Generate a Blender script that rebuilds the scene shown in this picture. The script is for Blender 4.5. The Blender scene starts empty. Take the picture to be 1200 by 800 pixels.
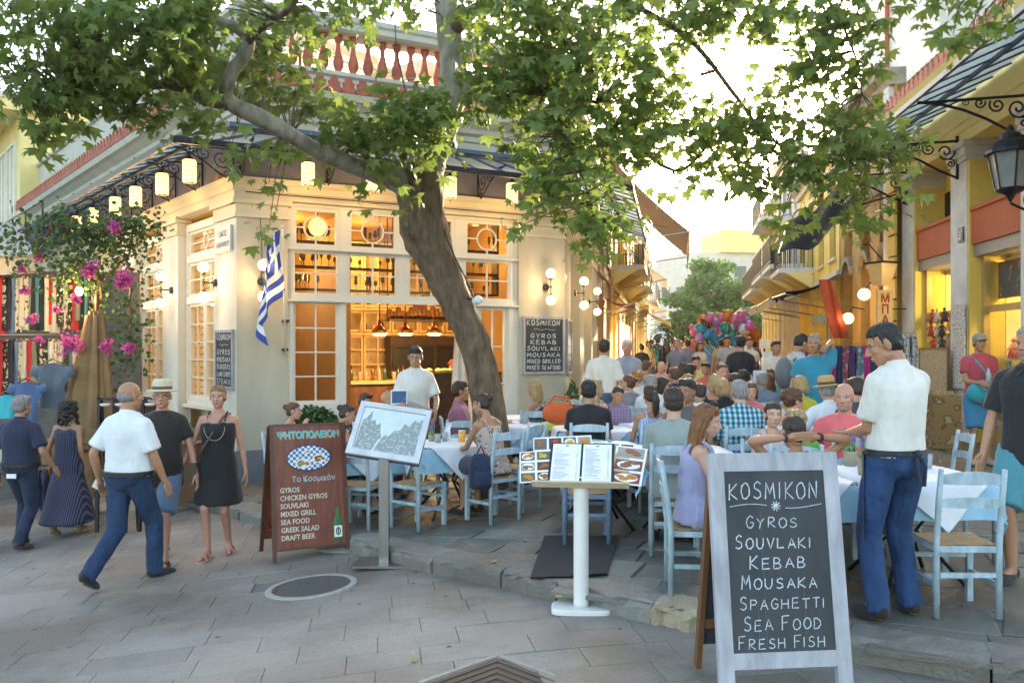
import bpy, math, random
import numpy as np
from mathutils import Vector, Matrix, noise
from math import sin, cos, pi, radians, sqrt
random.seed(7)
S = bpy.context.scene
COL = S.collection
# ---------------- camera, sky, sun, exposure ----------------
EYE = 1.6; HOR = 411.0; F = 1000.0
cd = bpy.data.cameras.new('camera'); cam = bpy.data.objects.new('camera', cd); COL.objects.link(cam)
cam.location = (0, 0, EYE); cam.rotation_euler = (pi/2, 0, 0)
cd.sensor_width = 36; cd.lens = 30.0; cd.shift_y = (HOR-400.0)/1200.0; cd.clip_start = .05; cd.clip_end = 2000
S.camera = cam
SUN_EL = radians(14); SUN_AZ = radians(24)      # azimuth from +Y towards +X
w = bpy.data.worlds.new('World'); S.world = w; w.use_nodes = True
nt = w.node_tree; nt.nodes.clear()
sk = nt.nodes.new('ShaderNodeTexSky'); sk.sky_type = 'NISHITA'; sk.sun_disc = False
sk.sun_elevation = SUN_EL; sk.sun_rotation = SUN_AZ; sk.air_density = 1.0; sk.dust_density = 3.0; sk.ozone_density = 1.0
bg = nt.nodes.new('ShaderNodeBackground'); bg.inputs['Strength'].default_value = .15
ow = nt.nodes.new('ShaderNodeOutputWorld')
nt.links.new(sk.outputs[0], bg.inputs[0]); nt.links.new(bg.outputs[0], ow.inputs[0])
ld = bpy.data.lights.new('sun', 'SUN'); ld.energy = 2.2; ld.angle = radians(.8); ld.color = (1, .86, .66)
sun = bpy.data.objects.new('sun', ld); COL.objects.link(sun)
_d = Vector((sin(SUN_AZ)*cos(SUN_EL), cos(SUN_AZ)*cos(SUN_EL), sin(SUN_EL)))
sun.rotation_euler = _d.to_track_quat('Z', 'Y').to_euler(); sun.location = (10, 60, 40)
S.view_settings.view_transform = 'Standard'; S.view_settings.look = 'None'
S.view_settings.exposure = 2.75; S.view_settings.use_white_balance = True; S.view_settings.white_balance_temperature = 7250; S.view_settings.gamma = 1.0; S.view_settings.use_curve_mapping = False
S.render.engine = 'CYCLES'
S.cycles.max_bounces = 6; S.cycles.diffuse_bounces = 3; S.cycles.glossy_bounces = 3; S.cycles.transmission_bounces = 5
S.cycles.transparent_max_bounces = 12; S.cycles.caustics_reflective = False; S.cycles.caustics_refractive = False
S.cycles.sample_clamp_indirect = 4; S.cycles.use_denoising = True

# ---------------- ground heights and picking ----------------
def sst(a, b, x):
    t = min(1, max(0, (x-a)/(b-a))); return t*t*(3-2*t)
def street_z(x, y):
    z = -.2 + (.08*x if x < 0 else .02*x)
    z = max(z, -1.0) + .013*max(0, y-8)*sst(-1, 2.5, x)
    return min(z, 1.2)
def plat_z(x, y): return street_z(x, y) + .14
def at(px, py, Y): return Vector(((px-600)/F*Y, Y, EYE-(py-HOR)/F*Y))
def pick(px, py, fn=street_z):
    Y = 8.0
    for _ in range(30):
        z = fn((px-600)/F*Y, Y)
        Y = .5*Y + .5*(EYE-z)*F/(py-HOR)
    x = (px-600)/F*Y
    return Vector((x, Y, fn(x, Y)))

# ---------------- materials ----------------
MATS = {}
def mat(name, col, rough=.6, var=.12, scale=6., bump=.15, bscale=60., metal=0., emit=None, estr=0., col2=None,
        stretch=(1,1,1), rnd=0., trans=0., spec=None, bdist=.01, sheen=0.):
    if name in MATS: return MATS[name]
    m = bpy.data.materials.new(name); m.use_nodes = True; MATS[name] = m
    N, L = m.node_tree.nodes, m.node_tree.links
    b = N['Principled BSDF']; b.inputs['Roughness'].default_value = rough; b.inputs['Metallic'].default_value = metal
    if spec is not None: b.inputs['Specular IOR Level'].default_value = spec
    if sheen: b.inputs['Sheen Weight'].default_value = sheen
    g = N.new('ShaderNodeNewGeometry'); mp = N.new('ShaderNodeMapping'); mp.inputs['Scale'].default_value = stretch
    L.new(g.outputs['Position'], mp.inputs['Vector'])
    n1 = N.new('ShaderNodeTexNoise'); n1.inputs['Scale'].default_value = scale; n1.inputs['Detail'].default_value = 5
    n1.inputs['Roughness'].default_value = .6
    L.new(mp.outputs[0], n1.inputs['Vector'])
    c = Vector(col); c2 = Vector(col2) if col2 else c*(1+var)
    if not col2: c = c*(1-var)
    cr = N.new('ShaderNodeValToRGB'); cr.color_ramp.elements[0].position = .32; cr.color_ramp.elements[1].position = .68
    cr.color_ramp.elements[0].color = (*c, 1); cr.color_ramp.elements[1].color = (*c2, 1)
    L.new(n1.outputs[0], cr.inputs[0]); out = cr.outputs[0]
    if rnd:
        oi = N.new('ShaderNodeObjectInfo'); mr = N.new('ShaderNodeMapRange')
        mr.inputs[3].default_value = 1-rnd; mr.inputs[4].default_value = 1+rnd
        L.new(oi.outputs['Random'], mr.inputs[0])
        mx = N.new('ShaderNodeVectorMath'); mx.operation = 'SCALE'
        L.new(out, mx.inputs[0]); L.new(mr.outputs[0], mx.inputs['Scale']); out = mx.outputs[0]
    L.new(out, b.inputs['Base Color'])
    if bump:
        n2 = N.new('ShaderNodeTexNoise'); n2.inputs['Scale'].default_value = bscale; n2.inputs['Detail'].default_value = 4
        L.new(mp.outputs[0], n2.inputs['Vector'])
        bp = N.new('ShaderNodeBump'); bp.inputs['Strength'].default_value = bump; bp.inputs['Distance'].default_value = bdist
        L.new(n2.outputs[0], bp.inputs['Height']); L.new(bp.outputs[0], b.inputs['Normal'])
    if emit:
        b.inputs['Emission Color'].default_value = (*emit, 1); b.inputs['Emission Strength'].default_value = estr
    if trans:
        tr = N.new('ShaderNodeBsdfTranslucent'); L.new(out, tr.inputs[0]); ms = N.new('ShaderNodeMixShader')
        ms.inputs[0].default_value = trans
        L.new(b.outputs[0], ms.inputs[1]); L.new(tr.outputs[0], ms.inputs[2])
        L.new(ms.outputs[0], N['Material Output'].inputs[0])
    return m
def glass_mat(name, tint=(.9, .95, .95), refl=.12, alpha=.85):
    if name in MATS: return MATS[name]
    m = bpy.data.materials.new(name); m.use_nodes = True; MATS[name] = m
    N, L = m.node_tree.nodes, m.node_tree.links; N.remove(N['Principled BSDF'])
    t = N.new('ShaderNodeBsdfTransparent'); t.inputs[0].default_value = (*tint, 1)
    gl = N.new('ShaderNodeBsdfGlossy'); gl.inputs['Roughness'].default_value = .04; gl.inputs[0].default_value = (.9, .9, .9, 1)
    lw = N.new('ShaderNodeLayerWeight'); lw.inputs[0].default_value = .25
    mr = N.new('ShaderNodeMapRange'); mr.inputs[3].default_value = refl*.5; mr.inputs[4].default_value = min(1, refl*5)
    L.new(lw.outputs['Facing'], mr.inputs[0])
    mx = N.new('ShaderNodeMixShader'); L.new(mr.outputs[0], mx.inputs[0]); L.new(t.outputs[0], mx.inputs[1]); L.new(gl.outputs[0], mx.inputs[2])
    L.new(mx.outputs[0], N['Material Output'].inputs[0]); return m
def pattern_mat(name, kind, cols, scale=20., rough=.8):
    """woven or printed cloth: stripes / plaid / floral blotches in object space"""
    if name in MATS: return MATS[name]
    m = bpy.data.materials.new(name); m.use_nodes = True; MATS[name] = m
    N, L = m.node_tree.nodes, m.node_tree.links; b = N['Principled BSDF']; b.inputs['Roughness'].default_value = rough
    tc = N.new('ShaderNodeTexCoord'); cr = N.new('ShaderNodeValToRGB'); cr.color_ramp.interpolation = 'CONSTANT'
    e = cr.color_ramp.elements; e[0].color = (*cols[0], 1); e[1].position = .5; e[1].color = (*cols[1], 1)
    if kind == 'stripe' or kind == 'hstripe':
        wv = N.new('ShaderNodeTexWave'); wv.bands_direction = 'X' if kind == 'stripe' else 'Z'; wv.inputs['Scale'].default_value = scale
        wv.inputs['Distortion'].default_value = .4
        L.new(tc.outputs['Object'], wv.inputs[0]); L.new(wv.outputs['Fac'], cr.inputs[0]); e[1].position = .72
        L.new(cr.outputs[0], b.inputs['Base Color'])
    elif kind == 'plaid':
        ws = []
        for d in 'XZ':
            wv = N.new('ShaderNodeTexWave'); wv.bands_direction = d; wv.inputs['Scale'].default_value = scale
            L.new(tc.outputs['Object'], wv.inputs[0]); ws.append(wv)
        cr.color_ramp.interpolation = 'EASE'
        if len(cols) > 2: q = e.new(.8); q.color = (*cols[2], 1)
        mm = N.new('ShaderNodeMath'); mm.operation = 'MULTIPLY_ADD'; mm.inputs[1].default_value = .62
        m2 = N.new('ShaderNodeMath'); m2.operation = 'MULTIPLY'; m2.inputs[1].default_value = .38
        L.new(ws[1].outputs['Fac'], m2.inputs[0]); L.new(ws[0].outputs['Fac'], mm.inputs[0]); L.new(m2.outputs[0], mm.inputs[2])
        L.new(mm.outputs[0], cr.inputs[0]); L.new(cr.outputs[0], b.inputs['Base Color'])
    else:
        vo = N.new('ShaderNodeTexNoise'); vo.inputs['Scale'].default_value = scale; vo.inputs['Detail'].default_value = 2
        L.new(tc.outputs['Object'], vo.inputs['Vector']); L.new(vo.outputs[0], cr.inputs[0]); e[1].position = .56
        if len(cols) > 2: q = e.new(.62); q.color = (*cols[2], 1)
        if len(cols) > 3: q = e.new(.42); q.color = (*cols[3], 1)
        L.new(cr.outputs[0], b.inputs['Base Color'])
    return m

# ---------------- mesh accumulator ----------------
def rot_to(d):
    return Vector(d).to_track_quat('Z', 'Y').to_matrix()
class M:
    def __init__(s): s.v = []; s.f = []; s.m = []; s.cur = 0
    def add(s, vs, fs, mi=None):
        o = len(s.v); s.v.extend([tuple(p) for p in vs]); s.f.extend([tuple(i+o for i in f) for f in fs])
        s.m.extend([s.cur if mi is None else mi]*len(fs)); return s
    def box(s, c, d, R=None, taper=1.):
        hx, hy, hz = d[0]/2, d[1]/2, d[2]/2
        vs = []
        for z in (-1, 1):
            k = 1 if z < 0 else taper
            for x, y in ((-1,-1),(1,-1),(1,1),(-1,1)):
                p = Vector((x*hx*k, y*hy*k, z*hz))
                if R is not None: p = R @ p
                vs.append(p+Vector(c))
        return s.add(vs, [(3,2,1,0),(4,5,6,7),(0,1,5,4),(1,2,6,5),(2,3,7,6),(3,0,4,7)])
    def b2(s, lo, hi): return s.box([(a+b)/2 for a, b in zip(lo, hi)], [abs(b-a) for a, b in zip(lo, hi)])
    def beam(s, p0, p1, w, h, up=(0,0,1)):
        p0, p1 = Vector(p0), Vector(p1); d = (p1-p0); L = d.length; z = d.normalized()
        x = z.cross(Vector(up))
        if x.length < 1e-4: x = z.cross(Vector((1,0,0)))
        x.normalize(); y = x.cross(z); R = Matrix((x, y, z)).transposed()
        return s.box((p0+p1)/2, (w, h, L), R)
    def tube(s, pts, r, n=8, cap=True, ell=1.):
        pts = [Vector(p) for p in pts]; k = len(pts)
        if not hasattr(r, '__len__'): r = [r]*k
        vs = []; X = None
        for i, p in enumerate(pts):
            t = (pts[min(i+1, k-1)]-pts[max(i-1, 0)])
            t = t.normalized() if t.length > 1e-9 else Vector((0,0,1))
            if X is None:
                X = t.cross(Vector((0, 1, 0)) if abs(t.y) < .9 else Vector((1,0,0))).normalized()
            X = (X - t*X.dot(t)).normalized(); Y = t.cross(X)
            for j in range(n):
                a = 2*pi*j/n; vs.append(p + X*(cos(a)*r[i]) + Y*(sin(a)*r[i]*ell))
        fs = []
        for i in range(k-1):
            for j in range(n):
                a = i*n+j; b = i*n+(j+1) % n; fs.append((a, b, b+n, a+n))
        if cap: fs.append(tuple(range(n-1, -1, -1))); fs.append(tuple(range((k-1)*n, k*n)))
        return s.add(vs, fs)
    def lathe(s, prof, n=16, c=(0,0,0), R=None, cap=True, sx=1., sy=1.):
        vs = []
        for (r, z) in prof:
            for j in range(n):
                a = 2*pi*j/n; p = Vector((cos(a)*r*sx, sin(a)*r*sy, z))
                if R is not None: p = R @ p
                vs.append(p+Vector(c))
        k = len(prof); fs = []
        for i in range(k-1):
            for j in range(n):
                a = i*n+j; b = i*n+(j+1) % n; fs.append((a, b, b+n, a+n))
        if cap: fs.append(tuple(range(n-1, -1, -1))); fs.append(tuple(range((k-1)*n, k*n)))
        return s.add(vs, fs)
    def ell(s, c, r, n=12, m=8, R=None):
        if not hasattr(r, '__len__'): r = (r, r, r)
        c = Vector(c); vs = []
        for i in range(1, m):
            t = pi*i/m
            for j in range(n):
                a = 2*pi*j/n; p = Vector((r[0]*sin(t)*cos(a), r[1]*sin(t)*sin(a), -r[2]*cos(t)))
                if R is not None: p = R @ p
                vs.append(p+c)
        b = Vector((0,0,-r[2])); t_ = Vector((0,0,r[2]))
        if R is not None: b = R @ b; t_ = R @ t_
        vs += [b+c, t_+c]; nb = len(vs)-2; fs = []
        for j in range(n): fs.append((nb, (j+1) % n, j))
        for i in range(m-2):
            for j in range(n):
                a = i*n+j; q = i*n+(j+1) % n; fs.append((a, q, q+n, a+n))
        o = (m-2)*n
        for j in range(n): fs.append((o+j, o+(j+1) % n, nb+1))
        return s.add(vs, fs)
    def rc(s, p0, p1, r0, r1, n=10):          # round cone
        s.ell(p0, r0, n, max(6, n//2+1)); s.ell(p1, r1, n, max(6, n//2+1)); return s.tube([p0, p1], [r0, r1], n)
    def prism(s, poly, a, b, fn=None):         # poly in (x,z), extruded along y from a to b
        n = len(poly); fn = fn or (lambda x, y, z: (x, y, z))
        vs = [fn(x, a, z) for x, z in poly]+[fn(x, b, z) for x, z in poly]
        fs = [tuple(range(n)), tuple(range(2*n-1, n-1, -1))]+[(i, i+n, (i+1) % n+n, (i+1) % n) for i in range(n)]
        return s.add(vs, fs)
    def sweep(s, prof, x0, x1):                # prof in (y,z), extruded along x
        n = len(prof); vs = [(x0, y, z) for y, z in prof]+[(x1, y, z) for y, z in prof]
        return s.add(vs, [tuple(range(n)), tuple(range(2*n-1, n-1, -1))]+[(i, i+n, (i+1) % n+n, (i+1) % n) for i in range(n)])
    def grid(s, fn, nu, nv):
        vs = [fn(i/nu, j/nv) for j in range(nv+1) for i in range(nu+1)]
        return s.add(vs, [(j*(nu+1)+i, j*(nu+1)+i+1, (j+1)*(nu+1)+i+1, (j+1)*(nu+1)+i) for j in range(nv) for i in range(nu)])
    def xf(s, T):
        s.v = [tuple(T @ Vector(p)) for p in s.v]; return s
    def join(s, o, T=None, mi=None):
        if T is None: vs = o.v
        else:
            A_ = np.array(T, dtype=float); vs = [tuple(r) for r in (np.array(o.v) @ A_[:3, :3].T+A_[:3, 3]).tolist()]
        k = len(s.v); s.v.extend(vs); s.f.extend([tuple(i+k for i in f) for f in o.f]); s.m.extend(o.m if mi is None else [mi]*len(o.f)); return s
    def mesh(s, name, mats, smooth=False):
        me = bpy.data.meshes.new(name); me.from_pydata(s.v, [], s.f); 
        mats = mats if isinstance(mats, (list, tuple)) else [mats]
        for q in mats: me.materials.append(q)
        if len(mats) > 1 and s.f: me.polygons.foreach_set('material_index', s.m)
        if smooth and s.f: me.polygons.foreach_set('use_smooth', [True]*len(s.f))
        return me
    def build(s, name, mats, parent=None, T=None, smooth=False, **kw):
        return link(name, s.mesh(name, mats, smooth), parent, T, **kw)
def link(name, me, parent=None, T=None, label=None, cat=None, group=None, kind=None):
    o = bpy.data.objects.new(name, me); COL.objects.link(o)
    if parent is not None: o.parent = parent
    if T is not None: o.matrix_basis = Matrix.Translation(T) if isinstance(T, Vector) else T
    return tag(o, label, cat, group, kind)
def tag(o, label=None, cat=None, group=None, kind=None):
    if label: o['label'] = label
    if cat: o['category'] = cat
    if group: o['group'] = group
    if kind: o['kind'] = kind
    return o
def thing(name, label, cat, loc=(0,0,0), rz=0., group=None):
    o = bpy.data.objects.new(name, None); COL.objects.link(o); o.empty_display_size = .1
    o.location = loc; o.rotation_euler = (0, 0, rz); return tag(o, label, cat, group)
def kids(o): return KIDS.get(o.name) or [c for c in o.children]
KIDS = {}
def dup(root, loc=None, rz=None, label=None, group=None):
    def cp(o, parent):
        c = o.copy(); COL.objects.link(c)
        if parent is not None: c.parent = parent
        for ch in list(o.children): cp(ch, c)
        return c
    r = cp(root, None)
    if loc is not None: r.location = loc
    if rz is not None: r.rotation_euler = (0, 0, rz)
    if label: r['label'] = label
    if group: r['group'] = group
    return r
def TR(x, y, z, rz=0., sx=1., sy=1., sz=1.):
    return Matrix.Translation((x, y, z)) @ Matrix.Rotation(rz, 4, 'Z') @ Matrix.Diagonal((sx, sy, sz, 1))
def wallT(p, d):
    """frame on a facade: x along it (left to right seen from outside), y inwards, z up"""
    return Matrix.Translation(p) @ Matrix.Rotation(math.atan2(d[1], d[0]), 4, 'Z')
SC2 = bpy.data.scenes.new('workbench')
def evald(o):
    SC2.collection.objects.link(o); vl = SC2.view_layers[0]; vl.update(); dg = vl.depsgraph; return o.evaluated_get(dg), dg
def text_m(s, size=.1, align='CENTER', bold=0., space=1., extr=.0008, shear=0., sx=1.):
    cu = bpy.data.curves.new('t', 'FONT'); cu.body = s; cu.size = size; cu.align_x = align; cu.resolution_u = 2
    cu.offset = bold; cu.space_character = space; cu.shear = shear; cu.extrude = extr
    o = bpy.data.objects.new('t', cu); oe, dg = evald(o); me = bpy.data.meshes.new_from_object(oe)
    m = M(); m.v = [(v.co.x*sx, -v.co.z, v.co.y) for v in me.vertices]; m.f = [tuple(p.vertices) for p in me.polygons]; m.m = [0]*len(m.f)
    bpy.data.objects.remove(o); bpy.data.meshes.remove(me); bpy.data.curves.remove(cu)
    return m          # lies in the x,z plane facing -y
# chalk strokes
STK = {
'A': [[(0,0),(.45,1),(.95,0)],[(.18,.38),(.8,.38)]], 'B': [[(.05,1),(0,0),(.6,.03),(.85,.22),(.62,.48),(.05,.52)],[(0,1),(.55,.98),(.72,.75),(.55,.53)]],
'C': [[(.85,.85),(.5,1),(.12,.75),(.02,.4),(.2,.08),(.55,0),(.88,.15)]], 'D': [[(.05,1),(.02,0),(.5,.04),(.85,.35),(.8,.72),(.45,.97),(-.05,1)]],
'E': [[(.8,1),(.05,.97),(0,0),(.85,.02)],[(.02,.5),(.7,.53)]], 'F': [[(.9,1),(.03,.96),(0,-.02)],[(.02,.5),(.68,.52)]],
'G': [[(.85,.82),(.5,1),(.12,.75),(.02,.4),(.2,.08),(.55,0),(.85,.2),(.88,.45),(.5,.45)]], 'H': [[(.02,1),(0,0)],[(.85,1),(.88,0)],[(0,.5),(.87,.53)]],
'I': [[(.2,1),(.18,0)]], 'K': [[(.05,1),(0,-.02)],[(.85,1),(.04,.45),(.9,0)]], 'L': [[(.05,1),(0,0),(.8,.02)]],
'M': [[(0,0),(.12,1),(.5,.3),(.9,1),(1.05,0)]], 'N': [[(0,0),(.06,1),(.8,0),(.86,1.03)]], 'O': [[(.45,1),(.1,.8),(0,.42),(.2,.06),(.55,0),(.9,.25),(.92,.68),(.68,.95),(.42,1)]],
'P': [[(.04,1),(0,-.02)],[(0,1),(.6,.97),(.8,.75),(.6,.52),(.04,.46)]], 'R': [[(.04,1),(0,0)],[(0,1),(.6,.97),(.78,.77),(.55,.55),(.04,.48),(.85,0)]],
'S': [[(.82,.86),(.5,1),(.15,.86),(.14,.62),(.75,.42),(.82,.16),(.45,0),(.02,.12)]], 'T': [[(-.05,.98),(.9,1)],[(.42,1),(.4,0)]],
'U': [[(.03,1),(.02,.3),(.3,0),(.65,.04),(.85,.35),(.88,1)]], 'V': [[(0,1),(.42,0),(.88,1)]], 'X': [[(0,1),(.85,0)],[(.85,1),(0,0)]],
'Y': [[(0,1),(.42,.5),(.85,1)],[(.42,.5),(.3,-.1)]], 'Z': [[(0,1),(.85,1),(0,0),(.9,0)]]}
def chalk(m, txt, x0, z0, wd, h, y=-.002, lw=.006, seed=0, big=1.3, thick=None, slope=0.):
    r = random.Random(seed*31+len(txt)); n = len(txt); ws = [.45 if c == 'I' else (.6 if c == ' ' else (1.15 if c == 'M' else 1)) for c in txt]; cw = wd/sum(ws)
    first = True
    for i, ch in enumerate(txt):
        if ch == ' ': first = True; continue
        hh = h*(big if first else 1)*(1+r.uniform(-.05, .05)); first = False
        ox = x0+cw*(sum(ws[:i])-(.12 if ch == 'I' else 0))+r.uniform(-.03, .03)*cw; oz = z0+r.uniform(-.04, .04)*h+slope*i
        for st in STK.get(ch, []):
            ps = [(ox+px*cw*.74+pz*hh*.04, oz+pz*hh) for px, pz in st]
            q = [ps[0]]
            for a, b in zip(ps, ps[1:]):
                for k in (1, 2): q.append((a[0]+(b[0]-a[0])*k/2+r.uniform(-1, 1)*lw*.12, a[1]+(b[1]-a[1])*k/2+r.uniform(-1, 1)*lw*.12))
            vs = []
            for k, p in enumerate(q):
                a, b = q[max(0, k-1)], q[min(len(q)-1, k+1)]; dx, dz = b[0]-a[0], b[1]-a[1]; l = sqrt(dx*dx+dz*dz)+1e-9
                ww = lw*r.uniform(.38, .62); nx, nz = -dz/l*ww, dx/l*ww
                vs += [(p[0]+nx, y, p[1]+nz), (p[0]-nx, y, p[1]-nz)]
            m.add(vs, [(2*k, 2*k+1, 2*k+3, 2*k+2) for k in range(len(q)-1)])
    return m
def remesh(m, vox, smooth=2, keep=1.):
    me = m.mesh('t', bpy.data.materials[0] if bpy.data.materials else mat('tmp', (.5,.5,.5)))
    o = bpy.data.objects.new('t', me)
    r = o.modifiers.new('r', 'REMESH'); r.mode = 'VOXEL'; r.voxel_size = vox
    if smooth: q = o.modifiers.new('s', 'SMOOTH'); q.factor = .5; q.iterations = smooth
    if keep < 1: d = o.modifiers.new('d', 'DECIMATE'); d.ratio = keep
    oe, dg = evald(o); e = oe.to_mesh()
    n = len(e.vertices); co = np.empty(n*3, 'f'); e.vertices.foreach_get('co', co); co = co.reshape(-1, 3)
    no = np.empty(n*3, 'f'); e.vertices.foreach_get('normal', no); no = no.reshape(-1, 3)
    fs = [tuple(p.vertices) for p in e.polygons]
    oe.to_mesh_clear(); bpy.data.objects.remove(o); bpy.data.meshes.remove(me)
    return co, no, fs
def to_M(co, fs, mi=0):
    m = M(); m.v = [tuple(p) for p in co.tolist()]; m.f = list(fs); m.m = [mi]*len(fs); return m
# ---------------- shared materials ----------------
mCream = mat('cream_render', (.46,.43,.34), rough=.8, scale=1.6, var=.15, stretch=(1,1,.35), bump=.25, bscale=55)
mCreamW = mat('white_stucco', (.64,.62,.55), rough=.75, scale=1.8, var=.12, stretch=(1,1,.35), bump=.15, bscale=60)
mMould = mat('moulding_cream', (.60,.55,.43), rough=.7, scale=2, var=.06, bump=.1)
mTrim = mat('window_white', (.70,.68,.60), rough=.45, scale=3, var=.05, bump=.05)
mFrieze = mat('frieze_violet', (.17,.165,.20), rough=.75, scale=2, var=.1)
mGrey = mat('base_grey', (.16,.18,.21), rough=.8, scale=3, var=.12, bump=.3)
mNavy = mat('gutter_navy', (.05,.085,.13), rough=.45, scale=4)
mWroughtI = mat('wrought_iron', (.022,.022,.024), rough=.45, scale=30, metal=.6)
mTerra = mat('terracotta', (.38,.10,.055), rough=.75, scale=9, var=.25, bump=.4, rnd=.12)
mGreyCorn = mat('cornice_grey', (.50,.48,.40), rough=.8, scale=2.2, var=.1, bump=.2)
mGlass = glass_mat('window_glass', refl=.05); mCanGl = mat('canopy_glass', (.42,.40,.30), rough=.25, scale=3, var=.15, bump=0, trans=.55)
mCanBl = mat('canopy_glass_blue', (.46,.52,.50), rough=.2, scale=3, var=.12, bump=0, trans=.5)
mGlobe = mat('globe_glass', (.9,.8,.6), rough=.3, bump=0, emit=(1,.72,.34), estr=.42)
mLant = mat('lantern_paper', (.8,.66,.4), rough=.5, scale=40, bump=.3, bscale=60, emit=(1,.66,.25), estr=.42, stretch=(1,1,5))
mLBulb = mat('lantern_bulb', (1,.9,.7), bump=0, emit=(1,.8,.45), estr=4)
mBlack = mat('black_metal', (.015,.015,.016), rough=.4, scale=20)
mBoard = mat('chalk_board', (.026,.030,.036), rough=.7, scale=5, col2=(.055,.06,.066), bump=.1, stretch=(1,1,.35))
mChalk = mat('chalk_white', (.50,.54,.57), rough=.95, scale=60, var=.25, bump=0)
mBFrame = mat('grey_frame', (.37,.37,.40), rough=.6, scale=14, var=.24, bump=.25, stretch=(1,1,.2))
mCopper = mat('copper_shade', (.55,.22,.09), rough=.2, metal=.9, bump=0)
mWarmW = mat('interior_cream', (.30,.18,.07), rough=.7, scale=2)
mShelfW = mat('cabinet_cream', (.66,.50,.26), rough=.5, scale=4)
mDarkIn = mat('interior_dark', (.045,.028,.018), rough=.6, scale=6, var=.4)
mWood = mat('brown_wood', (.17,.075,.03), rough=.45, scale=7, var=.3, stretch=(1,1,.15), bump=.3)
mWhitePl = mat('white_plaster', (.75,.73,.68), rough=.7, bump=.1)
mSky = mat('blue_cloth', (.30,.52,.66), rough=.9, scale=5, var=.08, bump=.2, bscale=150, sheen=.3)
mCloth = mat('white_cloth', (.72,.76,.80), rough=.9, scale=5, var=.04, bump=.2, bscale=150, sheen=.3)
mChair = mat('chair_paint', (.35,.46,.51), rough=.5, scale=16, var=.26, bump=.25, bscale=70, stretch=(1,1,.4))
mChairD = mat('chair_paint_dark', (.15,.22,.32), rough=.5, scale=14, var=.14, bump=.25, bscale=70)
mRush = mat('rush_seat', (.42,.26,.12), rough=.9, scale=60, var=.35, bump=.8, bscale=120, stretch=(1,4,1))
mSteel = mat('brushed_steel', (.30,.29,.28), rough=.32, metal=.9, scale=60, stretch=(1,1,.05), bump=.1)
mWhite = mat('white_paint', (.74,.73,.69), rough=.5, scale=6, var=.06, bump=.15)
mPaper = mat('white_paper', (.8,.8,.8), rough=.7, bump=0)
mRed = mat('red_panel', (.46,.10,.035), rough=.7, scale=2, var=.12, bump=.1)
mYel = mat('yellow_render', (.78,.55,.12), rough=.75, scale=1.5, var=.1, bump=.2)
mYelP = mat('pale_yellow', (.80,.65,.27), rough=.75, scale=1.5, var=.08, bump=.2)
mOchW = mat('ochre_wall', (.45,.28,.09), rough=.8, scale=1.4, var=.2, bump=.4)
mPil = mat('pilaster_stone', (.62,.62,.59), rough=.75, scale=3, var=.16, bump=.25)
mLeafD = mat('vine_leaf', (.07,.14,.035), rough=.5, var=.4, scale=14, bump=0, trans=.3)
mMag = mat('magenta_bract', (.60,.10,.36), rough=.7, var=.25, scale=20, bump=0, trans=.35)
mCanvas = mat('brown_canvas', (.28,.17,.075), rough=.9, scale=3, var=.18, bump=.5, bscale=30)
mRough = mat('rough_plaster', (.56,.50,.38), rough=.9, scale=3, col2=(.72,.66,.54), bump=1., bscale=7, bdist=.05)
mConc = mat('old_stone', (.36,.31,.23), rough=.9, scale=2.5, var=.3, bump=1., bscale=9, bdist=.05)
mDark = mat('dark_opening', (.02,.018,.016), rough=.6)
def denim(rgb): return mat('denim_%02x%02x' % (int(rgb[1]*255), int(rgb[2]*255)), rgb, rough=.9, scale=7, var=.38, bump=.7, bscale=17, bdist=.03, stretch=(1,1,.5))
def cloth_mat(rgb, rough=.85, key=None):
    k = 'cloth_%02x%02x%02x' % tuple(int(min(.999, c)*255) for c in rgb)
    return mat(k, rgb, rough=rough, scale=5, var=.10, bump=.4, bscale=19, sheen=.15, bdist=.02, stretch=(1.6,1.6,.55))
def point(name, loc, power, col=(1,.62,.28), r=.06, parent=None):
    l = bpy.data.lights.new(name, 'POINT'); l.energy = power; l.color = col; l.shadow_soft_size = r
    o = bpy.data.objects.new(name, l); COL.objects.link(o); o.location = loc
    if parent is not None: o.parent = parent
    return o
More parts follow.
